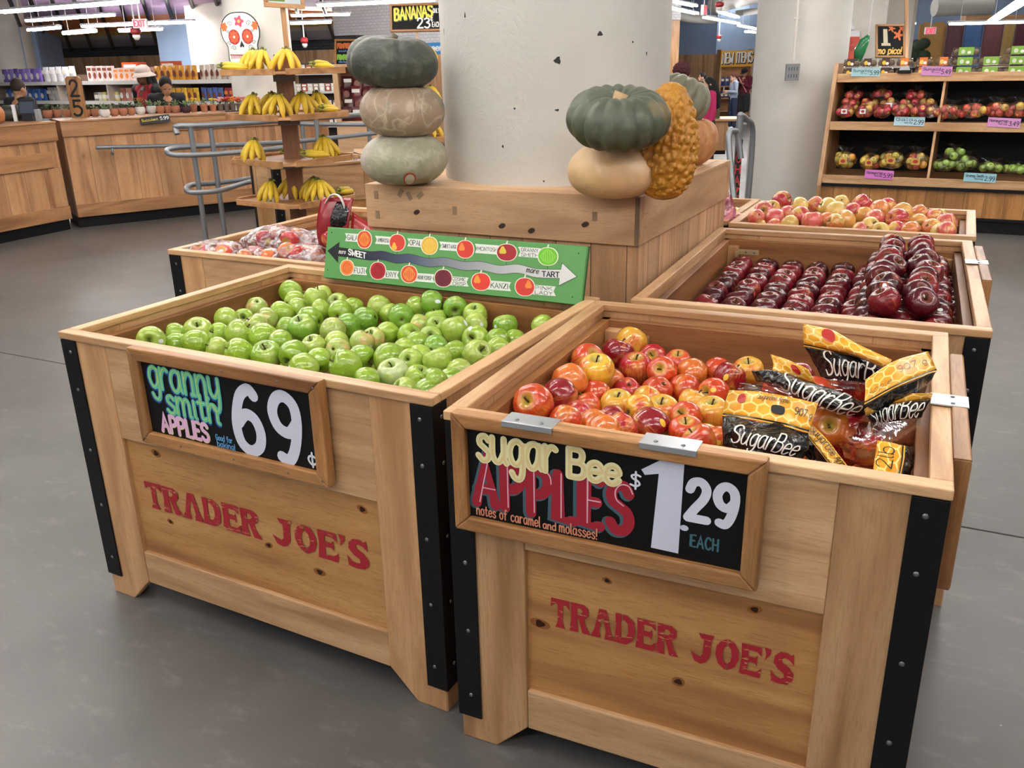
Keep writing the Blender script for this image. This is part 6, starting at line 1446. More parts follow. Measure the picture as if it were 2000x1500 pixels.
for i, (a, b) in enumerate(((219, 250), (293, 321))):
    t0, t1 = shelf_t(a), shelf_t(b); p = Vector((SL.x, SL.y, 1.73))+su*((t0+t1)/2)+sn*.3
    product('box', 'shipping_box', p-Vector((0, 0, .238)), srz, (t1-t0)*SLn, .285, 'd0562e', f'orange carton standing behind the {"pale pink boxes" if i == 0 else "golden bags"} on the top shelf', 'carton', None)

# ------------------------------------------------------------------ middle background, left of the big column
slab('wall_brick_white', 655, 905, 20.5, 18.5, zat(760, 90, 18.5), 4.25, BRKW, .25); slab('wall_brick_boards', 655, 905, 20.45, 18.45, 0, zat(760, 90, 18.5)-.002, WBAND, .25)
def chalk(px0, py0, px1, py1, d, name, label, fw=.05, slant=0):
    BL = ad(px0, py1, d); u = ad(px1, py1+slant, d)-BL; v = ad(px0, py0, d)-BL
    return sign_frame(name, label, frame_M(BL, u, v), u.length, v.length, fw, .04, 'sign', None), u.length, v.length
s, w, h = chalk(653, 76, 713, 129, 10.4, 'chalk_sign', 'chalkboard sign listing pumpkin 2.49 and pumpking 14.49', .022)
draw(fit_text('PUMPKIN', .035, w*.50, h*.68, h*.17), .016, .0155).build('lettering', pmat('c9682f'), s); draw(fit_text('2.49', w*.55, w*.9, h*.62, h*.27), .014, .0155).build('price', pmat('e6e4de'), s)
draw(fit_text('PUMPKING', .035, w*.52, h*.26, h*.17), .016, .0155).build('lettering', pmat('7fb83f'), s); draw(fit_text('14.49', w*.55, w*.93, h*.16, h*.3), .014, .0155).build('price', pmat('e6e4de'), s)
draw(fit_text('each', .05, w*.4, h*.54, h*.08)+fit_text('while they last', .05, w*.5, h*.14, h*.08), .005, .0155).build('small_lettering', pmat('5a7fb0'), s)
p = ad(664, 200, 10.3)
cab = empty('display_case', (p.x, p.y, 0), HEAD+.1, 'wooden display case of dark red bags behind the banana stands', 'display case')
MB().box(-.06, .62, -.02, .5, 0, 1.02).build('base', OLDPINE['x'], cab, bevel=.004); MB().box(-.06, -.0, -.02, .5, 1.021, 1.62).build('side_panel', OLDPINE['z'], cab, bevel=.003); MB().box(-.06, .62, .45, .5, 1.021, 1.62).build('back_panel', PLANKX, cab); MB().box(-.08, .64, -.04, .5, 1.63, 1.66).build('top_board', OLDPINE['x'], cab)
for r in range(4):
    for c in range(5):
        q = cab.matrix_basis @ Vector((.07+.115*c+.02*(r % 2), .08+.07*r*.6, 1.022+.115*r))
        product('bagb' if (r+c) % 2 else 'bagd', 'chocolate_bag', q, HEAD+.1+random.uniform(-.3, .3), .13, .16, random.choice(('5e1f26', '6e262a', '4a161c')), f'dark red bag, {nth(c+1)} from left in {nth(r+1)} layer of the display case', 'snack bag', 'dark red bags heaped in the display case', random.uniform(-.3, .1))
for r in range(2):
    for c in range(5):
        q = cab.matrix_basis @ Vector((.1+.115*c, -.075, .72-.16*r)); 
p = ad(577, 200, 12.9); sw = 84*12.9/F_PX
cs = empty('can_shelf', (p.x, p.y, 0), HEAD, 'white metal shelf of small goods seen behind the banana stand post', 'shelf')
MB().box(0, sw, .35, .4, 0, 1.7).build('back_panel', flat('3b2f2c', .6), cs)
for i, z in enumerate((1.56, 1.30, 1.06, .82)):
    MB().box(0, sw, 0, .349, z-.03, z).build('shelf_board', flat('c3c4c8', .4), cs)
    for c in range(7):
        q = cs.matrix_basis @ Vector((.05+c*sw/7.3, .08, z+.001)); product('can' if i != 1 else 'box', 'small_tub', q, HEAD, .075, .11, ('a89a8c', 'd2cfc8', 'a85a48', 'd2cfc8')[(i+c) % 4], f'small tub, {nth(c+1)} from left on the {nth(i+1)} shelf from top of the metal shelf', 'tub', 'small tubs on the white metal shelf')
bsg = card('wall_sign', 'blue sign with white lettering showing beside the column', (ad(826, 84, 15), ad(872, 82, 15), ad(826, 107, 15)), '3d8fcf', [('greens', .08, 1.0, .3, .55, .1, 'f2f4f6')], 'sign')
# bin of bagged greens behind the banana stand
_q = ad(531, 320, 6.85); BNP = (_q.x, _q.y, 0)
gb = make_bin('wooden bin of bagged greens behind the banana stand', BNP, HEAD+.5, .93, .8, tray=.80, brackets=False)
GRN = flat('8fb07a', .5)
for i in range(12):
    q = Matrix.Translation(BNP) @ Matrix.Rotation(HEAD+.5, 4, 'Z') @ Vector((.14+.16*(i % 5)+.05*(i//5), .16+.2*(i//5), .842))
    rt = empty('greens_bag', q, random.uniform(0, 6), f'clear bag of greens, {nth(i+1)} of those heaped in the bin behind the banana stand', 'bag of greens', 'bags of greens in the far bin')
    mb = MB(); mb.ell((0, 0, 0), (.11, .085, .045), 16, 8)
    for j in range(len(mb.v)): v = Vector(mb.v[j]); mb.v[j] = tuple(v*(1+.18*mnoise.noise(v*28+Vector((i, 0, 0)))))
    mb.build('film', HAZE, rt, True); mb = MB()
    for j in range(9): mb.tube([(random.uniform(-.07, .07), random.uniform(-.05, .05), random.uniform(-.02, .01)) for _ in range(3)], .012, 6)
    mb.build('greens', GRN, rt, True)
pb = ad(699, 345, 7.75); cz = empty('picture_cabinet', (pb.x, pb.y, 0), HEAD+.15, 'wooden cabinet with a small framed chalk picture behind the pumpkins', 'cabinet')
MB().box(-.03, .6, .03, .6, 0, .9).build('body', OLDPINE['z'], cz, bevel=.003)
MB().box(.03, .3, .0, .029, .62, .88).build('picture_frame', FRAMEW['x'], cz, bevel=.003); MB().box(.055, .275, -.004, -.0005, .645, .855).build('picture', BLACKB, cz); disc(MB(), .12, .76, .04, .06, -.006).build('leaf_drawing', pmat('a9b84a'), cz)

# ------------------------------------------------------------------ right background
slab('wall_blue_far', 1300, 1400, 39, 37, 1.85, 4.25, BLUE2, .3); slab('wall_blue_far_light', 1396, 1500, 36.5, 35.5, 1.85, 4.25, BLUE1, .3); slab('wall_boards_far', 1290, 1500, 38.8, 35.3, -.42, 1.849, WBAND, .3)
slab('wall_pier_far', 1303, 1326, 22, 22, 1.62+.95, 4.25, BRKW, .5); slab('wall_pier_boards', 1303, 1325, 21.98, 21.98, -.42, 2.56, WBAND, .5)
p = ad(1400, 240, 31.0)
ec = empty('end_display', (p.x, p.y, FZ), HEAD, 'wooden end display of blue packages under a new items sign', 'display shelf')
EW = 62*31.0/F_PX; ZB = -FZ
zz = lambda py: zat(1430, py, 31.0)-FZ
MB().box(0, .06, 0, .6, 0, zz(97)).build('side_panel', OAK['z'], ec); MB().box(EW-.06, EW, 0, .6, 0, zz(97)).build('side_panel', OAK['z'], ec); MB().box(.06, EW-.06, .55, .6, 0, zz(130)).build('back_panel', PLANKX, ec)
for py in (167, 190, 215): MB().box(.06, EW-.06, .0, .549, zz(py)-.04, zz(py)).build('shelf_board', OAK['x'], ec)
sgn = MB(); sgn.box(.0, EW, -.05, -.01, zz(130), zz(99)); sg_ = sgn.build('sign_panel', flat('dda437', .5), ec, bevel=.004)
draw(fit_text('NEW ITEMS', .05, EW-.04, zz(122), zz(103)-zz(122), 1.7, 0, lambda x: -.02+x*.03), .065, -.054, off=(.02, -.03)).build('lettering_shadow', pmat('3c1c1c'), sg_)
draw(fit_text('NEW ITEMS', .05, EW-.04, zz(122), zz(103)-zz(122), 1.7, 0, lambda x: -.02+x*.03), .042, -.058).build('lettering', pmat('f2efe8'), sg_)
for r, py in enumerate((167, 190)):
    for c in range(6):
        q = ec.matrix_basis @ Vector((.14+c*(EW-.2)/6, .12, zz(py)+.002)); product('bagb' if r == 0 else 'can', 'blue_package', q, HEAD, .13, .3 if r == 0 else .2, ('2b3f8a', '34508f', '4a5f9f')[c % 3], f'blue package, {nth(c+1)} from left on the {("upper", "lower")[r]} shelf of the new items display', 'package', 'blue packages on the new items display')
pd = ad(1462, 180, 33.5); dr = empty('door_white', (pd.x, pd.y, FZ), HEAD); dr.name = 'door_1'; dr['kind'] = 'structure'
MB().box(0, .45, -.05, 0, 0, 2.1).build('door_leaf', WHITE, dr)
p = az(1386, 302, 0); q0 = az(1411, 300, 0)
tb = empty('display_table', (p.x, p.y, 0), HEAD-.15, 'low wooden display table of bread and packets beyond the plinth', 'display table')
tw = (q0-p).length
MB().box(-.6, tw, .02, .75, .07, .58).build('base', PLANKV, tb); MB().box(-.6, tw-.02, .05, .7, 0, .069).build('kick_board', BLACKM, tb); MB().box(-.64, tw+.2, -.04, .8, .581, .62).build('table_top', OAK['x'], tb, bevel=.004)
for i, (px, py, hh, ww, c, kd, ds) in enumerate(((1387, 236, .2, .2, '3a5fb0', 'bagb', 'blue packet'), (1402, 236, .17, .16, '4a6fc4', 'bagb', 'bright blue packet'), (1416, 233, .25, .17, '5a6a4a', 'bagd', 'green leafy packet'), (1396, 200, .16, .26, 'e0dede', 'bagw', 'white packet'), (1386, 192, .2, .18, 'c9975a', 'bagd', 'bread bag'))):
    q = ad(px, py, dep(p)+.25); lift = .622 if i < 3 else .80
    product(kd, 'packet', tb.matrix_basis @ Vector((-.1+.085*(i % 3)-(.12 if i > 2 else 0), .15+(.2 if i > 2 else 0), .622)), HEAD, ww, hh+(.15 if i > 2 else 0), c, f'{ds} on the low display table beyond the plinth', 'packet', None)
# right column with keypad box
pc = column(1477, 1652, 9.75, COLM, 'big off-white round column with a grey keypad box left of the right shelf')
pr = (1652-1477)/2*9.75/F_PX; pcx = ad(1564.5, 100, 9.75)
def on_col(px, py):
    d = 9.75-pr*math.sqrt(max(0.02, 1-((px-1564.5)*9.75/F_PX/pr)**2)); return ad(px, py, d)
fm = lambda px, py: frame_M(on_col(px, py), SR.lerp(-SD, .12), Vector((0, 0, 1)))
kp = empty('keypad_box', label='small grey keypad box fixed on the right off-white column', cat='wall box', M=fm(1547, 141)); kw, kh = 25*9.3/F_PX, 31*9.3/F_PX
MB().box(-kw/2, kw/2, -.05, .03, -kh/2, kh/2).build('case', flat('77797d', .5), kp, bevel=.004)
for r in range(2): draw([[(-kw*.3+kw*.2*c, kh*(.28-.42*r)), (-kw*.3+kw*.2*c, kh*(.12-.42*r))] for c in range(4)], .011, -.0506).build('key_row', flat('45464a', .5), kp)
cd = empty('conduit_pipe', label='thin cream conduit running up the right column to the ceiling', cat='pipe', M=fm(1549, 120))
L_ = 4.25-on_col(1549, 120).z; MB().tube([(0, -.012, 0), (0, -.012, L_)], .014, 10).build('pipe', CREAM, cd, True, autosm=.8); MB().tube([(-.03, -.012, .42), (.03, -.012, .42)], .012, 8).build('clip', CREAM, cd, True)
# right rail with vertical letters
rr1, rr2 = ad(1446, 224, 7.6), ad(1470, 260, 7.9)
rl = rail_thing('door_rail', 'grey metal rail with red letters down its post, right of the plinth', [('post', [Vector((rr1.x, rr1.y, 0)), Vector((rr1.x, rr1.y, rr1.z))], .03, False), ('handle', smooth([rr1, ad(1456, 232, 7.7), rr2, Vector((rr2.x, rr2.y, .3))]), .026, False), ('loop', smooth(P3((1436,420,7.5), (1425,300,7.5), (1424,262,7.5), (1432,256,7.55), (1440,262,7.6), (1447,310,7.65))), .026, False)])
lm = frame_M(Vector((rr1.x, rr1.y, 0))-SD*.034, SR, Vector((0, 0, 1)))
st = MB(); st.box(-.028, .028, .0, .004, .30, .96); st.xf(lm); st.v = [(x-rr1.x, y-rr1.y, z) for x, y, z in st.v]; so = st.build('letter_strip', flat('1c1a1c', .5), rl)
mb = MB()
for i, chv in enumerate('AGHAZ'): draw(fit_text(chv, -.02, .02, .865-.098*i, .072), .012, -.002, mb=mb)
mb.xf(lm); mb.v = [(x-rr1.x, y-rr1.y, z) for x, y, z in mb.v]; mb.build('lettering', pmat('c23a3a'), so)
# cream wall behind, posters
slab('wall_cream_right', 1640, 1719, 14.5, 14.2, 0, 4.25, CREAM, .4); slab('wall_beige_right', 1719, 1772, 16.5, 16.2, 0, 4.25, plaster('beige_paint', 'c3bcb1', 'bbb4a8', .03), .3)
card('clipboard', 'white clipboard hung on the cream wall above the red poster', (ad(1648, 36, 14.2), ad(1670, 36, 14.2), ad(1647, 58, 14.2)), 'ecedf0', [], 'clipboard')
po = card('poster', 'red poster with a white top strip on the cream wall', (ad(1643, 60, 14.15), ad(1681, 60, 14.15), ad(1641, 118, 14.15)), 'c9503f', [('PERRY', .1, .9, .32, .14, .02, '8a2a22'), ('G', .42, .6, .56, .14, .02, '8a2a22')], 'poster', edge='e9e9ec')
s, w, h = chalk(1711, 47, 1768, 112, 13.2, 'chalk_sign', 'black chalkboard with orange leaves and a tall letter on a post at right', .03)
MB().box(w+.002, w+.05, .0, .04, -1.75, 4.3-ad(1768, 112, 13.2).z).build('post', OAK['z'], s)
polyf(MB(), [(w*.2, h*.36), (w*.52, h*.36), (w*.50, h*.44), (w*.42, h*.44), (w*.40, h*.86), (w*.26, h*.86), (w*.27, h*.44), (w*.2, h*.44)], .0155).build('lettering', pmat('c9bda0'), s)
draw(fit_text('mo pico!', w*.04, w*.86, h*.12, h*.2, 1.4, .2), .018, .0155).build('lettering', pmat('e2b04a'), s)
for (x, z, r) in ((.78, .68, .085), (.55, .88, .06), (.9, .88, .05)): disc(MB(), w*x, h*z, r, r, .0155, n=25, fn=lambda t: .7+.35*math.cos(5*t)).build('leaf_drawing', pmat('d5672f'), s)
gp = ad(1687, 92, 12.9); gl = empty('hanging_ornament', (gp.x, gp.y, gp.z-.2), .0, 'glossy green pepper-shaped balloon beside the red poster', 'ornament'); mb = MB(); mb.tube([(-.07, 0, 0), (-.05, 0, .15), (0, 0, .28), (.05, 0, .36)], [.05, .085, .07, .02], 14); mb.build('balloon', flat('2f7a4a', .2), gl, True); MB().tube([(.05, 0, .36), (.06, 0, 4.3-gp.z+.2)], .004, 6).build('string', WHITE, gl)
gp2 = cd
# far right wall with painted doors
slab('wall_blue_right', 1770, 2130, 27, 26, 0, 4.25, BLUE2, .3)
MC = ['b98d52', '6e4a50', '4f6fa5', '7d4f52', 'b5985a', '5f3340', '8a7a6a', '4f5f8f']
for i, (a, b) in enumerate(((1786, 1840), (1841, 1874), (1875, 1911), (1912, 1950), (1951, 1972), (1973, 2000), (2001, 2040), (2041, 2080))):
    o = slab('painted_door_panel', a, b, 24.6, 24.6, 0, zat(1900, 47, 24.6), plaster(f'mural_{i}', MC[i], MC[i], .05), .06, None)
    nmz = ('tan', 'plum', 'blue', 'brown', 'yellow', 'maroon', 'grey', 'navy')[i]
    tag(o, f'{nmz} painted door panel of the mural at the far right', 'mural', 'painted door panels of the far mural')
    Lx = (b-a)*24.6/F_PX
    for r in range(4):
        for c in range(2):
            x0 = Lx*(.1+.45*c); z0 = .9+.42*r; q = MB(); q.box(x0, x0+Lx*.34, -.006, -.001, z0, z0+.32); po_ = q.build('panel_frame', flat(MC[i], .8), o)
MB().box(0, 9, 0, .25, 0, .1).build('beam_wood', OAK['x']); o = bpy.data.objects['beam_wood']; o.name = 'trim_1'; o['kind'] = 'structure'; a = ad(1886, 40, 20); o.matrix_world = Matrix.Translation(a) @ Matrix.Rotation(HEAD, 4, 'Z')
cp = ad(1795, 104, 21); mb = MB()
for k in range(9): mb.ell((random.uniform(-.16, .16), random.uniform(-.1, .1), .42+random.uniform(0, .32)), (.15, .12, .13), 10, 6)
shr = empty('potted_bush', (cp.x, cp.y, 0), 0, 'dark green bush standing before the tan painted door', 'plant'); mb.xf(Matrix.Translation((0, 0, cp.z-.5))).build('foliage', flat('2f3d2c', .8), shr, True); MB().lathe([(.2, 0), (.26, .4)], 16).build('pot', GPOT, shr, True); MB().tube([(0, 0, .3), (0, 0, cp.z-.2)], .04, 8).build('trunk', STEMM, shr)
# ducts at the ceiling, right
for i, (pts, r, lab) in enumerate(((((1825, 14, 17), (1935, 10, 17)), .17, 'wide pale duct under the ceiling at the far right'), (((1310, 28, 26), (1350, 36, 26), (1395, 38, 27)), .12, 'pale duct crossing in front of the slate blue wall'), (((1400, 8, 21), (1440, -6, 19), (1500, -20, 18)), .22, 'thick pale duct beside the hanging lights'), (((1440, 26, 24), (1490, 20, 23)), .08, 'thin pale pipe near the right column'))):
    mb = MB(); P = [ad(*q) for q in pts]; mb.tube(P if len(P) == 2 else smooth(P), r, 16); [mb.tube([P[0].lerp(P[-1], .5), Vector((P[0].lerp(P[-1], .5).x, P[0].lerp(P[-1], .5).y, 4.3))], .01, 6)]; tag(mb.build('air_duct', flat('bdbcb8', .5), None, True, autosm=.8), lab, 'air duct')

# ------------------------------------------------------------------ right produce shelf
SY = (7.87, 8.03, 8.18); SZ = (.495, 1.0, 1.45); X0, X1, YB = .90, 3.35, 8.78
rs = empty('produce_shelf', (0, 0, 0), 0, 'tall wooden produce shelf with black back at the right', 'shelf')
for x in (X0, X1): MB().prism([(7.84, .0), (7.84, .40), (8.2, 1.56), (YB, 1.56), (YB, .0)], 'x', x-.04, x).build('side_panel', OAK['z'], rs, bevel=.003)
MB().box(X0, X1-.041, YB-.03, YB, .02, 1.50).build('back_panel', BLACKB, rs)
for k in range(3):
    MB().box(X0, X1-.041, SY[k]+.021, YB-.031, SZ[k]-.05, SZ[k]-.02).build('shelf_board', OAK['x'], rs); MB().box(X0, X1-.041, SY[k], SY[k]+.02, SZ[k]-.07, SZ[k]+.012).build('shelf_lip', OAKL['x'], rs, bevel=.003)
for k, x in ((0, 1.86), (1, 1.875)): MB().prism([(SY[k]+.03, SZ[k]-.019), (SY[k+1]+.03, SZ[k+1]-.051), (YB-.032, SZ[k+1]-.051), (YB-.032, SZ[k]-.019)], 'x', x, x+.022).build('divider', OAK['z'], rs)
MB().box(X0, X1-.041, 7.90, 7.93, .15, .40).build('base_planks', SHELFPL, rs); MB().box(X0, X1-.041, 7.87, 7.90, .395, .424).build('black_trim', BLACKM, rs); MB().box(X0, X1-.041, 7.89, 7.92, .125, .149).build('black_trim', BLACKM, rs); MB().box(X0, X1-.041, 7.96, 8.0, .0, .124).build('kick_board', BLACKM, rs)
def tagcard(px0, py0, px1, py1, y, col, edge, t1, t2, label, sl=3):
    card('price_tag', label, (ay(px0, py0, y), ay(px1, py0+sl, y), ay(px0-2, py1, y)), col, [(t1, .06, .62, .55, .3, .05, '26242e'), ('kiwi' if 'Sun' in t1 else 'each bag', .35, .6, .28, .18, .03, '4a4652'), (t2, .66, .96, .2, .48, .07, '26242e')], 'price tag', 'price tags on the produce shelf', .004, edge)
tagcard(1664, 133, 1720, 149, 8.17, 'a5cdd4', None, 'Sungold', '5.99', 'teal price tag reading 5.99 on the top lip of the produce shelf', 0)
tagcard(1800, 129, 1860, 147, 8.17, 'd08fc6', None, 'Sungold', '5.49', 'pink price tag reading 5.49 on the top lip of the produce shelf', 1)
tagcard(1747, 228, 1807, 245, 8.02, 'b9dbe8', '9cc2cc', 'Gala', '2.99', 'pale blue price tag reading 2.99 on the middle lip', 1)
tagcard(1929, 229, 1993, 247, 8.02, 'd695cb', None, 'Honeycrisp', '3.49', 'pink price tag reading 3.49 on the middle lip')
tagcard(1690, 331, 1746, 348, 7.86, 'd67ccb', None, 'Honeycrisp', '5.99', 'pink price tag reading 5.99 on the lowest lip')
tagcard(1883, 337, 1946, 354, 7.86, '9cd0dc', None, 'Granny Smith', '2.99', 'teal price tag reading 2.99 on the lowest lip')
a = ay(1767, 137, 8.165); cl_ = empty('clip', a, 0, 'black and silver bulldog clip on the top lip of the produce shelf', 'clip'); MB().box(-.06, .06, -.012, .0, -.03, .02).build('body', BLACKM, cl_, bevel=.003); MB().prism([(-.05, .0), (.05, .0), (.035, .035), (-.035, .035)], 'y', -.018, -.0125).build('lever', STEEL, cl_)
def clam(px, row, kind, i, grp, label, d=8.95):
    z = SZ[2]-.018+.088*row; p = ay(px, 120, 8.36); x = p.x; long = kind == 'green'
    rt = empty('fruit_pack', (x, 8.36, z), 0, label, 'fruit pack', grp); hw, hd, hh = (.13, .07, .07) if long else (.072, .08, .075)
    KW = flat('7d6a50', .7)
    mb = MB()
    for a in range(3 if long else 2):
        for b in range(2): mb.ell((-hw*.6+a*hw*(.6 if long else 1.2), -hd*.4+b*hd*.8, hh*.45), (.033, .033, .03), 10, 6)
    mb.build('kiwis', KW, rt, True)
    MB().prism([(-hw, 0), (hw, 0), (hw*.86, hh), (-hw*.86, hh)], 'y', -hd, hd).build('clear_shell', FILM, rt, bevel=.006)
    c1, c2 = {'dark': ('4a3430', 'e3c23a'), 'orange': ('d97a38', 'e8cf6a'), 'green': ('7fae3f', 'cfd8c4')}[kind]
    lb = MB().box(-hw*.5, hw*.5, -hd-.004, -hd-.001, .004, hh+.002).build('label', flat(c1, .35), rt); disc(MB(), -hw*.2, hh*.5, .018, .02, -hd-.0055).build('label_disc', pmat(c2), lb); disc(MB(), hw*.2, hh*.4, .016, .014, -hd-.0055).build('label_disc', pmat('ece8e0'), lb)
    MB().box(-hw*.5, hw*.5, -hd, hd*.6, hh+.001, hh+.004).build('label_top', flat(c1, .35), rt)
for i, px in enumerate((1664, 1697, 1732, 1768, 1805, 1844)):
    for r in range(2): clam(px, r, 'dark' if i < 3 else 'orange', i, 'kiwi clamshells on the top shelf', f'clear kiwi pack with {"a dark" if i < 3 else "an orange"} label, {nth(i+1)} from left, {("lower", "upper")[r]} one of its pair')
for i, (px, n) in enumerate(((1885, 3), (1936, 2), (1987, 3))):
    for r in range(n): clam(px, r, 'green', i, 'green kiwi packs on the top shelf', f'kiwi pack with a green label, {nth(r+1)} from below in {nth(i+1)} green stack from left')
_bagn = 0
def clear_bag(c, size, pal, n, label, grp, where, mat=None, lab=None, mk='mix', rz=None, R=.037, tie=True, squash=1.0):
    """film bag and the apples inside it"""
    global _bagn; _bagn += 1; rnd = random.Random(_bagn*31)
    rt = empty('apple_bag', c, rz if rz is not None else rnd.uniform(-.6, .6), label, 'bag of apples', grp)
    sx, sy, sz = size; mb = MB(); mb.ell((0, 0, 0), (sx, sy, sz), 30, 18); o = Vector((_bagn*3.1, 0, 0))
    for j in range(len(mb.v)):
        v = Vector(mb.v[j]); w = Vector((v.x/sx, v.y/sy, v.z/sz)); mb.v[j] = tuple(v*(1+.16*mnoise.noise(w*2.2+o)+.07*mnoise.noise(w*6+o)))
    mb.build('film', mat or FILM, rt, True)
    if tie:
        m2 = MB(); m2.grid(lambda u, v: Vector(((u-.5)*sx*(.5+1.1*v), sy*.2*math.sin(u*9+_bagn), sz*.85+v*sz*.75+.1*sz*math.sin(u*7))), 14, 5); m2.build('gathered_top', mat or FILM, rt, True)
    if lab:
        m3 = MB(); m3.box(-sx*.32, sx*.32, -sy*1.16, -sy*1.13, -sz*.3, sz*.4); lo = m3.build('label', flat(lab, .35), rt); disc(MB(), 0, sz*.05, sx*.2, sz*.2, -sy*1.175).build('label_picture', pmat('a8322a'), lo)
    P = []; tries = 0
    while len(P) < n and tries < 900:
        tries += 1; q = Vector((rnd.uniform(-1, 1)*(sx-R*.95), rnd.uniform(-1, 1)*(sy-R*.9), rnd.uniform(-1, 1)*max(.004, sz-R*.95)))
        if (q.x/sx)**2+(q.y/sy)**2+(q.z/sz)**2 > .72: continue
        if all((q-p_).length > R*1.68 for p_ in P): P.append(q)
    Mb = Matrix.Translation(c) @ Matrix.Rotation(rt.rotation_euler.z, 4, 'Z')
    for j, q in enumerate(P): put_apple((Mb @ q,), 'bagged_apple', AM[mk], j % 4, R, rnd.choice(pal), f'apple sealed {where}', group=f'apples {where}', stem=False)
    return rt
RED_ = ('b03040', 'a82838', 'c04a44', 'c8a050'); GR_ = ('8aa848', '7f9f40'); MX_ = ('c8903a', 'b5503a', 'a9a045', 'c8b050')
def sbag(px, py, tier, sz, pal, n, i, desc, mk='mix', lab=None, yo=.16):
    p = ay(px, py, SY[tier]+yo); clear_bag(Vector((p.x, SY[tier]+yo, p.z)), sz, pal, n, f'clear bag of {desc}, {nth(i)} from left on the {("lowest", "middle")[tier]} produce shelf', f'bags of apples on the produce shelf', f'in the {nth(i)} bag of {desc} on the {("lowest", "middle")[tier]} shelf', lab=lab, mk=mk, rz=0)
k = 0
for (yo, py, sx, sz, pxs) in ((.09, 217, .085, .065, (1652, 1688, 1724, 1760, 1797, 1820)), (.30, 206, .095, .075, (1660, 1700, 1738, 1776, 1810)), (.34, 186, .10, .06, (1668, 1722, 1790))):
    for px in pxs: k += 1; sbag(px, py, 1, (sx, .1, sz), RED_, 8, k, 'red apples', lab='e6e3e6' if k in (1, 2, 9) else None, yo=yo)
for i, (px, py) in enumerate(((1855, 218), (1900, 216), (1950, 214), (1990, 214))): sbag(px, py, 1, (.13, .1, .07), ('c8584a', 'd0b050', 'c04a40'), 8, i+1, 'red and yellow apples', 'yellow' if i == 0 else 'mix')
for i, (px, py, sx) in enumerate(((1650, 313, .11), (1700, 316, .10), (1742, 312, .12), (1790, 314, .12))): sbag(px, py, 0, (sx, .11, .085), MX_, 10, i+1, 'mixed apples with a label', lab='c9a24a')
for i, (px, py, sx, sz) in enumerate(((1842, 322, .11, .06), (1880, 318, .14, .075), (1865, 300, .09, .055), (1935, 326, .12, .05), (1980, 330, .12, .045), (2025, 332, .12, .05))): sbag(px, py, 0, (sx, .11, sz), GR_, 9, i+1, 'green apples', 'green')
# bags in the left bin and the pink bag behind the plinth
LB = [((418, 492, .875), (.125, .09, .052), 4, 'nearest the left corner'), ((545, 474, .90), (.16, .12, .075), 6, 'biggest, in the middle'), ((592, 500, .88), (.13, .10, .055), 4, 'beside the green board'), ((505, 502, .87), (.10, .08, .045), 3, 'low at the front rim'), ((620, 470, .86), (.12, .1, .05), 3, 'behind the green board')]
for (p, sz, n, w) in LB:
    q = az(*p); clear_bag(q, sz, ('b8323a', 'c44a3a', 'd2703a', 'a02838'), n, f'cloudy plastic bag of red apples in the left bin, {w}', 'bags of apples in the left bin', f'in the cloudy bag {w}', mat=HAZE, R=.043, tie=False, lab=None)
for i in range(20):
    q = Matrix.Translation((-.697, 1.032, 0)) @ Vector((.12+.165*(i % 5), .13+.2*(i//5), .755)); put_apple((q,), 'red_apple', AM['mix'], i % 4, .045, random.choice(('a82838', 'b8423a')), 'red apple loose at the bottom of the left bin', group='loose apples under the bags of the left bin', stem=False)
rb = az(657, 450, .98); RBK = flat('8f1c26', .25)
rt = empty('apple_pouch', rb, HEAD-.3, 'red and black carrier pouch of apples standing in the left bin by the plinth', 'bag of apples')
mb = MB(); mb.grid(lambda u, v: Vector((-.10+.19*u+.03*v, -.05*math.sin(PI*v)-.01*math.sin(u*8), -.13+.30*v)), 12, 14); mb.build('pouch', RBK, rt, True, solid=.002)
mb = MB(); mb.grid(lambda u, v: Vector((-.01+.09*u+.03*v, -.06*math.sin(PI*v)-.004, -.02+.17*v)), 8, 8); mb.build('black_panel', FOILK, rt, True)
mb = MB(); mb.tube(smooth([Vector((-.04, -.02, .14)), Vector((0, -.02, .185)), Vector((.05, -.02, .175)), Vector((.085, -.03, .08)), Vector((.085, -.05, -.02))]), .010, 8, flat=.4); mb.build('handle_strap', flat('d8d4d2', .4), rt, True)
mb = MB(); mb.grid(lambda u, v: Vector((.10+.13*u, -.03*math.sin(PI*v), -.12+.22*v*(1-.35*u))), 8, 8); mb.build('side_flap', flat('b02a2e', .2), rt, True, solid=.002)
rt.scale = (.8, .8, .8)
put_apple((az(647, 465, .95),), 'red_apple', AM['mix'], 1, .045, 'a82a30', 'shiny red apple under the red and black pouch in the left bin', group=None, stem=False)
q = az(1412, 412, .93); PKB = flat('dba0c4', .3)
rt = empty('pink_bag', q, 0, 'translucent pink plastic bag standing in the narrow bin behind the plinth', 'plastic bag'); mb = MB(); mb.ell((0, 0, 0), (.06, .07, .10), 24, 14)
for j in range(len(mb.v)): v = Vector(mb.v[j]); mb.v[j] = tuple(v*(1+.3*mnoise.noise(v*14)))
PKF, _nt, _b = new_mat('pink_film'); film(_nt, 'f6cfe6', .05, 1.0, 16); _nt.nodes['Diffuse BSDF'].inputs[0].default_value = srgb('e3a3cb'); mb.build('film', PKF, rt, True)
for i, (px, py, z) in enumerate(((1434, 421, .87), (1440, 432, .86))): put_apple((az(px, py, z),), 'pink_apple', AM['pink'], i % 4, .042, ('dcb860', 'd2605a')[i], f'{("yellow", "pink")[i]} apple beside the pink bag behind the plinth', group=None)
for i in range(12):
    q = Matrix.Translation((.34, 2.56, 0)) @ Vector((.5+.09*(i % 5), .15+.15*(i//5), .79)); put_apple((q,), 'pink_apple', AM['pink'], i % 4, .043, 'd0685a', 'pink apple lying low in the narrow bin behind the plinth', group='apples low in the narrow bin', stem=False)
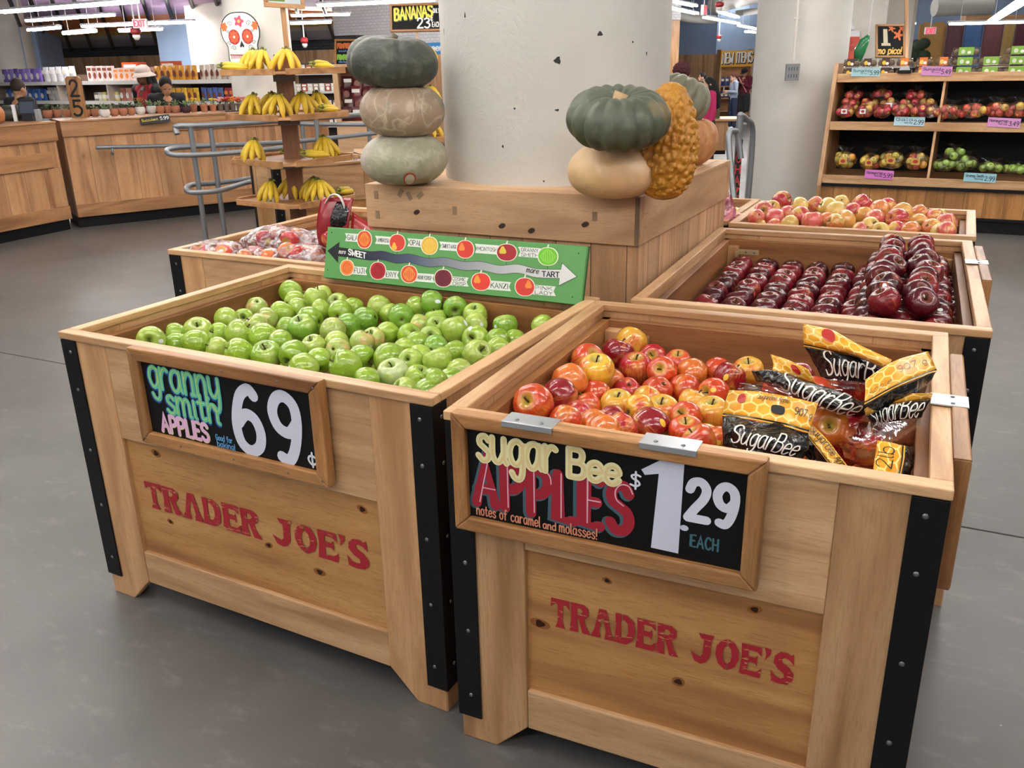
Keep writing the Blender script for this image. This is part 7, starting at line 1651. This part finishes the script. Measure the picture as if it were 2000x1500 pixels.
# ------------------------------------------------------------------ lights
TUBE = emit('fffaf4', TUBE_STRENGTH); FIXT = flat('dfe2e6', .4)
def fixture(a, b, label, grp, tubes=2, susp=True):
    """hanging strip light from a to b"""
    a, b = Vector(a), Vector(b); u = b-a; L = u.length
    u.z = 0; rz = math.atan2(u.y, u.x)
    rt = empty('strip_light', a, rz, label, 'ceiling light', grp)
    MB().prism([(-.06, .02), (.06, .02), (.03, .05), (-.03, .05)], 'x', 0, L).build('housing', FIXT, rt)
    for y in ((-.04, .04) if tubes == 2 else (0,)): MB().tube([(.03, y, 0), (L-.03, y, 0)], .018, 8).build('tube', TUBE, rt, True)
    if susp:
        for x in (L*.15, L*.85): MB().tube([(x, 0, .05), (x, 0, 4.3-a.z)], .005, 5).build('hanger', FIXT, rt)
    return rt
def fx(px0, py0, px1, py1, d0, label):
    a = ad(px0, py0, d0); b = ad(px1, py1, d0); 
    r = ray(px1, py1); t = (a.z-CAM_POS.z)/r.z; b2 = CAM_POS+r*min(max(t, d0*.6), d0*1.6); b2.z = a.z
    fixture(a, b2, label, 'hanging strip lights')
LF = [(0, 24, 268, 3, 12, 'long double strip light across the top left corner'), (53, 41, 222, 29, 15, 'double strip light below the long one at top left'), (57, 59, 115, 54, 14.5, 'short strip light in front of the blue wall at left'), (160, 52, 380, 43, 16, 'long strip light under the red exit sign at left'), (126, 66, 185, 61, 15.5, 'short strip light over the painted canopy at left'), (234, 61, 316, 57, 15.5, 'strip light just behind the left exit sign'), (303, 26, 378, 22, 17, 'strip light in front of the blue pilaster'), (620, 11, 850, 0, 13, 'strip light at the top edge left of the big column'), (567, 31, 685, 28, 16, 'strip light right of the skull column'), (567, 46, 647, 43, 14.5, 'lower strip light right of the skull column'),
      (1306, 15, 1361, 27, 17, 'strip light just right of the big column'), (1376, 34, 1442, 46, 20, 'strip light right of the red and white exit sign'), (1444, 50, 1484, 58, 22, 'strip light touching the right column edge'), (1457, 62, 1483, 64, 25, 'lowest short strip light by the right column'), (1306, 1, 1358, 12, 15, 'strip light at the top edge right of the big column'), (1408, 24, 1440, 34, 18, 'thin strip light among the ducts'), (1852, 47, 2006, 43, 15, 'horizontal strip light above the far mural'), (1936, 42, 1996, 4, 14, 'strip light running up to the top right corner'), (1773, 47, 1787, 46, 22, 'tiny strip light left of the far mural')]
for l in LF: fx(*l)
# rows of the same lights over the produce bins and the aisle behind the camera
LDIR = Vector((.80, .60, 0))
for r in range(5):
    for c in range(4):
        o = Vector((1.2, 1.2, 3.05))+Vector((-.60, .80, 0))*(r-1.75)*2.1+LDIR*(c-1.9)*3.0
        if dep(o) > 9: continue
        if (Vector((o.x, o.y))-Vector((COLX, COLY))).length < .7: continue
        fixture(o, o+LDIR*2.4, f'strip light over the produce bins, {nth(c+1)} in {nth(r+1)} row', 'strip lights over the bins')
for r in range(5):  # extra rows added mostly above the view to brighten the back of the shop
    for c in range(5):
        if r > 2 and c < 2: continue
        o = ad((250 if r < 3 else 500)+c*420, 100, 11+r*6.0); o.z = 3.9 if r or c > 1 else 2.95
        fixture(o, o+LDIR*2.4, f'high strip light above the back of the shop, {nth(c+1)} from left in {nth(r+1)} row', 'strip lights above the back of the shop')
def exit_sign(px, py, d, rz, label, w=.36):
    p = ad(px, py, d); rt = empty('exit_sign', p, rz, label, 'exit sign', None); h = w*.62
    MB().box(-w/2, w/2, -.03, .03, -h/2, h/2).build('case', flat('e6dfe2', .4), rt, bevel=.005)
    draw(fit_text('EXIT', -w*.38, w*.38, -h*.32, h*.64, 2.0), w*.075, -.032).build('lettering', emit('e0263c', 1.6), rt)
    MB().tube([(0, 0, h/2), (0, 0, 4.3-p.z)], .012, 8).build('hanger', FIXT, rt)
exit_sign(274, 46, 12.4, HEAD, 'red exit sign hanging before the painted canopy at left', .2); exit_sign(1817, 60, 19, HEAD, 'red exit sign hanging before the tan painted door at right', .24); exit_sign(1375, 20, 17, HEAD+1.15, 'exit sign seen nearly edge-on right of the big column', .3)
def strobe(px, py, d, label, w=.2):
    p = ad(px, py, d); rt = empty('alarm_light', p, HEAD, label, 'alarm light', None)
    MB().lathe([(w*.3, 0), (w*.5, .03), (w*.5, .07), (w*.2, .1)], 16).build('red_cap', flat('a8262e', .4), rt, True, autosm=.6); MB().lathe([(w*.18, -.07), (w*.36, -.03), (w*.34, -.001)], 16).build('lens', flat('e4e0e0', .2), rt, True); MB().tube([(0, 0, .1), (0, 0, 4.3-p.z)], .012, 8).build('hanger', FIXT, rt)
strobe(266, 68, 12.6, 'red and white alarm light below the left exit sign', .15); strobe(595, 85, 15, 'red and white alarm light hanging right of the skull column', .13); strobe(1404, 76, 22, 'small red alarm light before the pale blue wall', .13); strobe(1405, 14, 17, 'red alarm light at the ceiling among the ducts', .17)
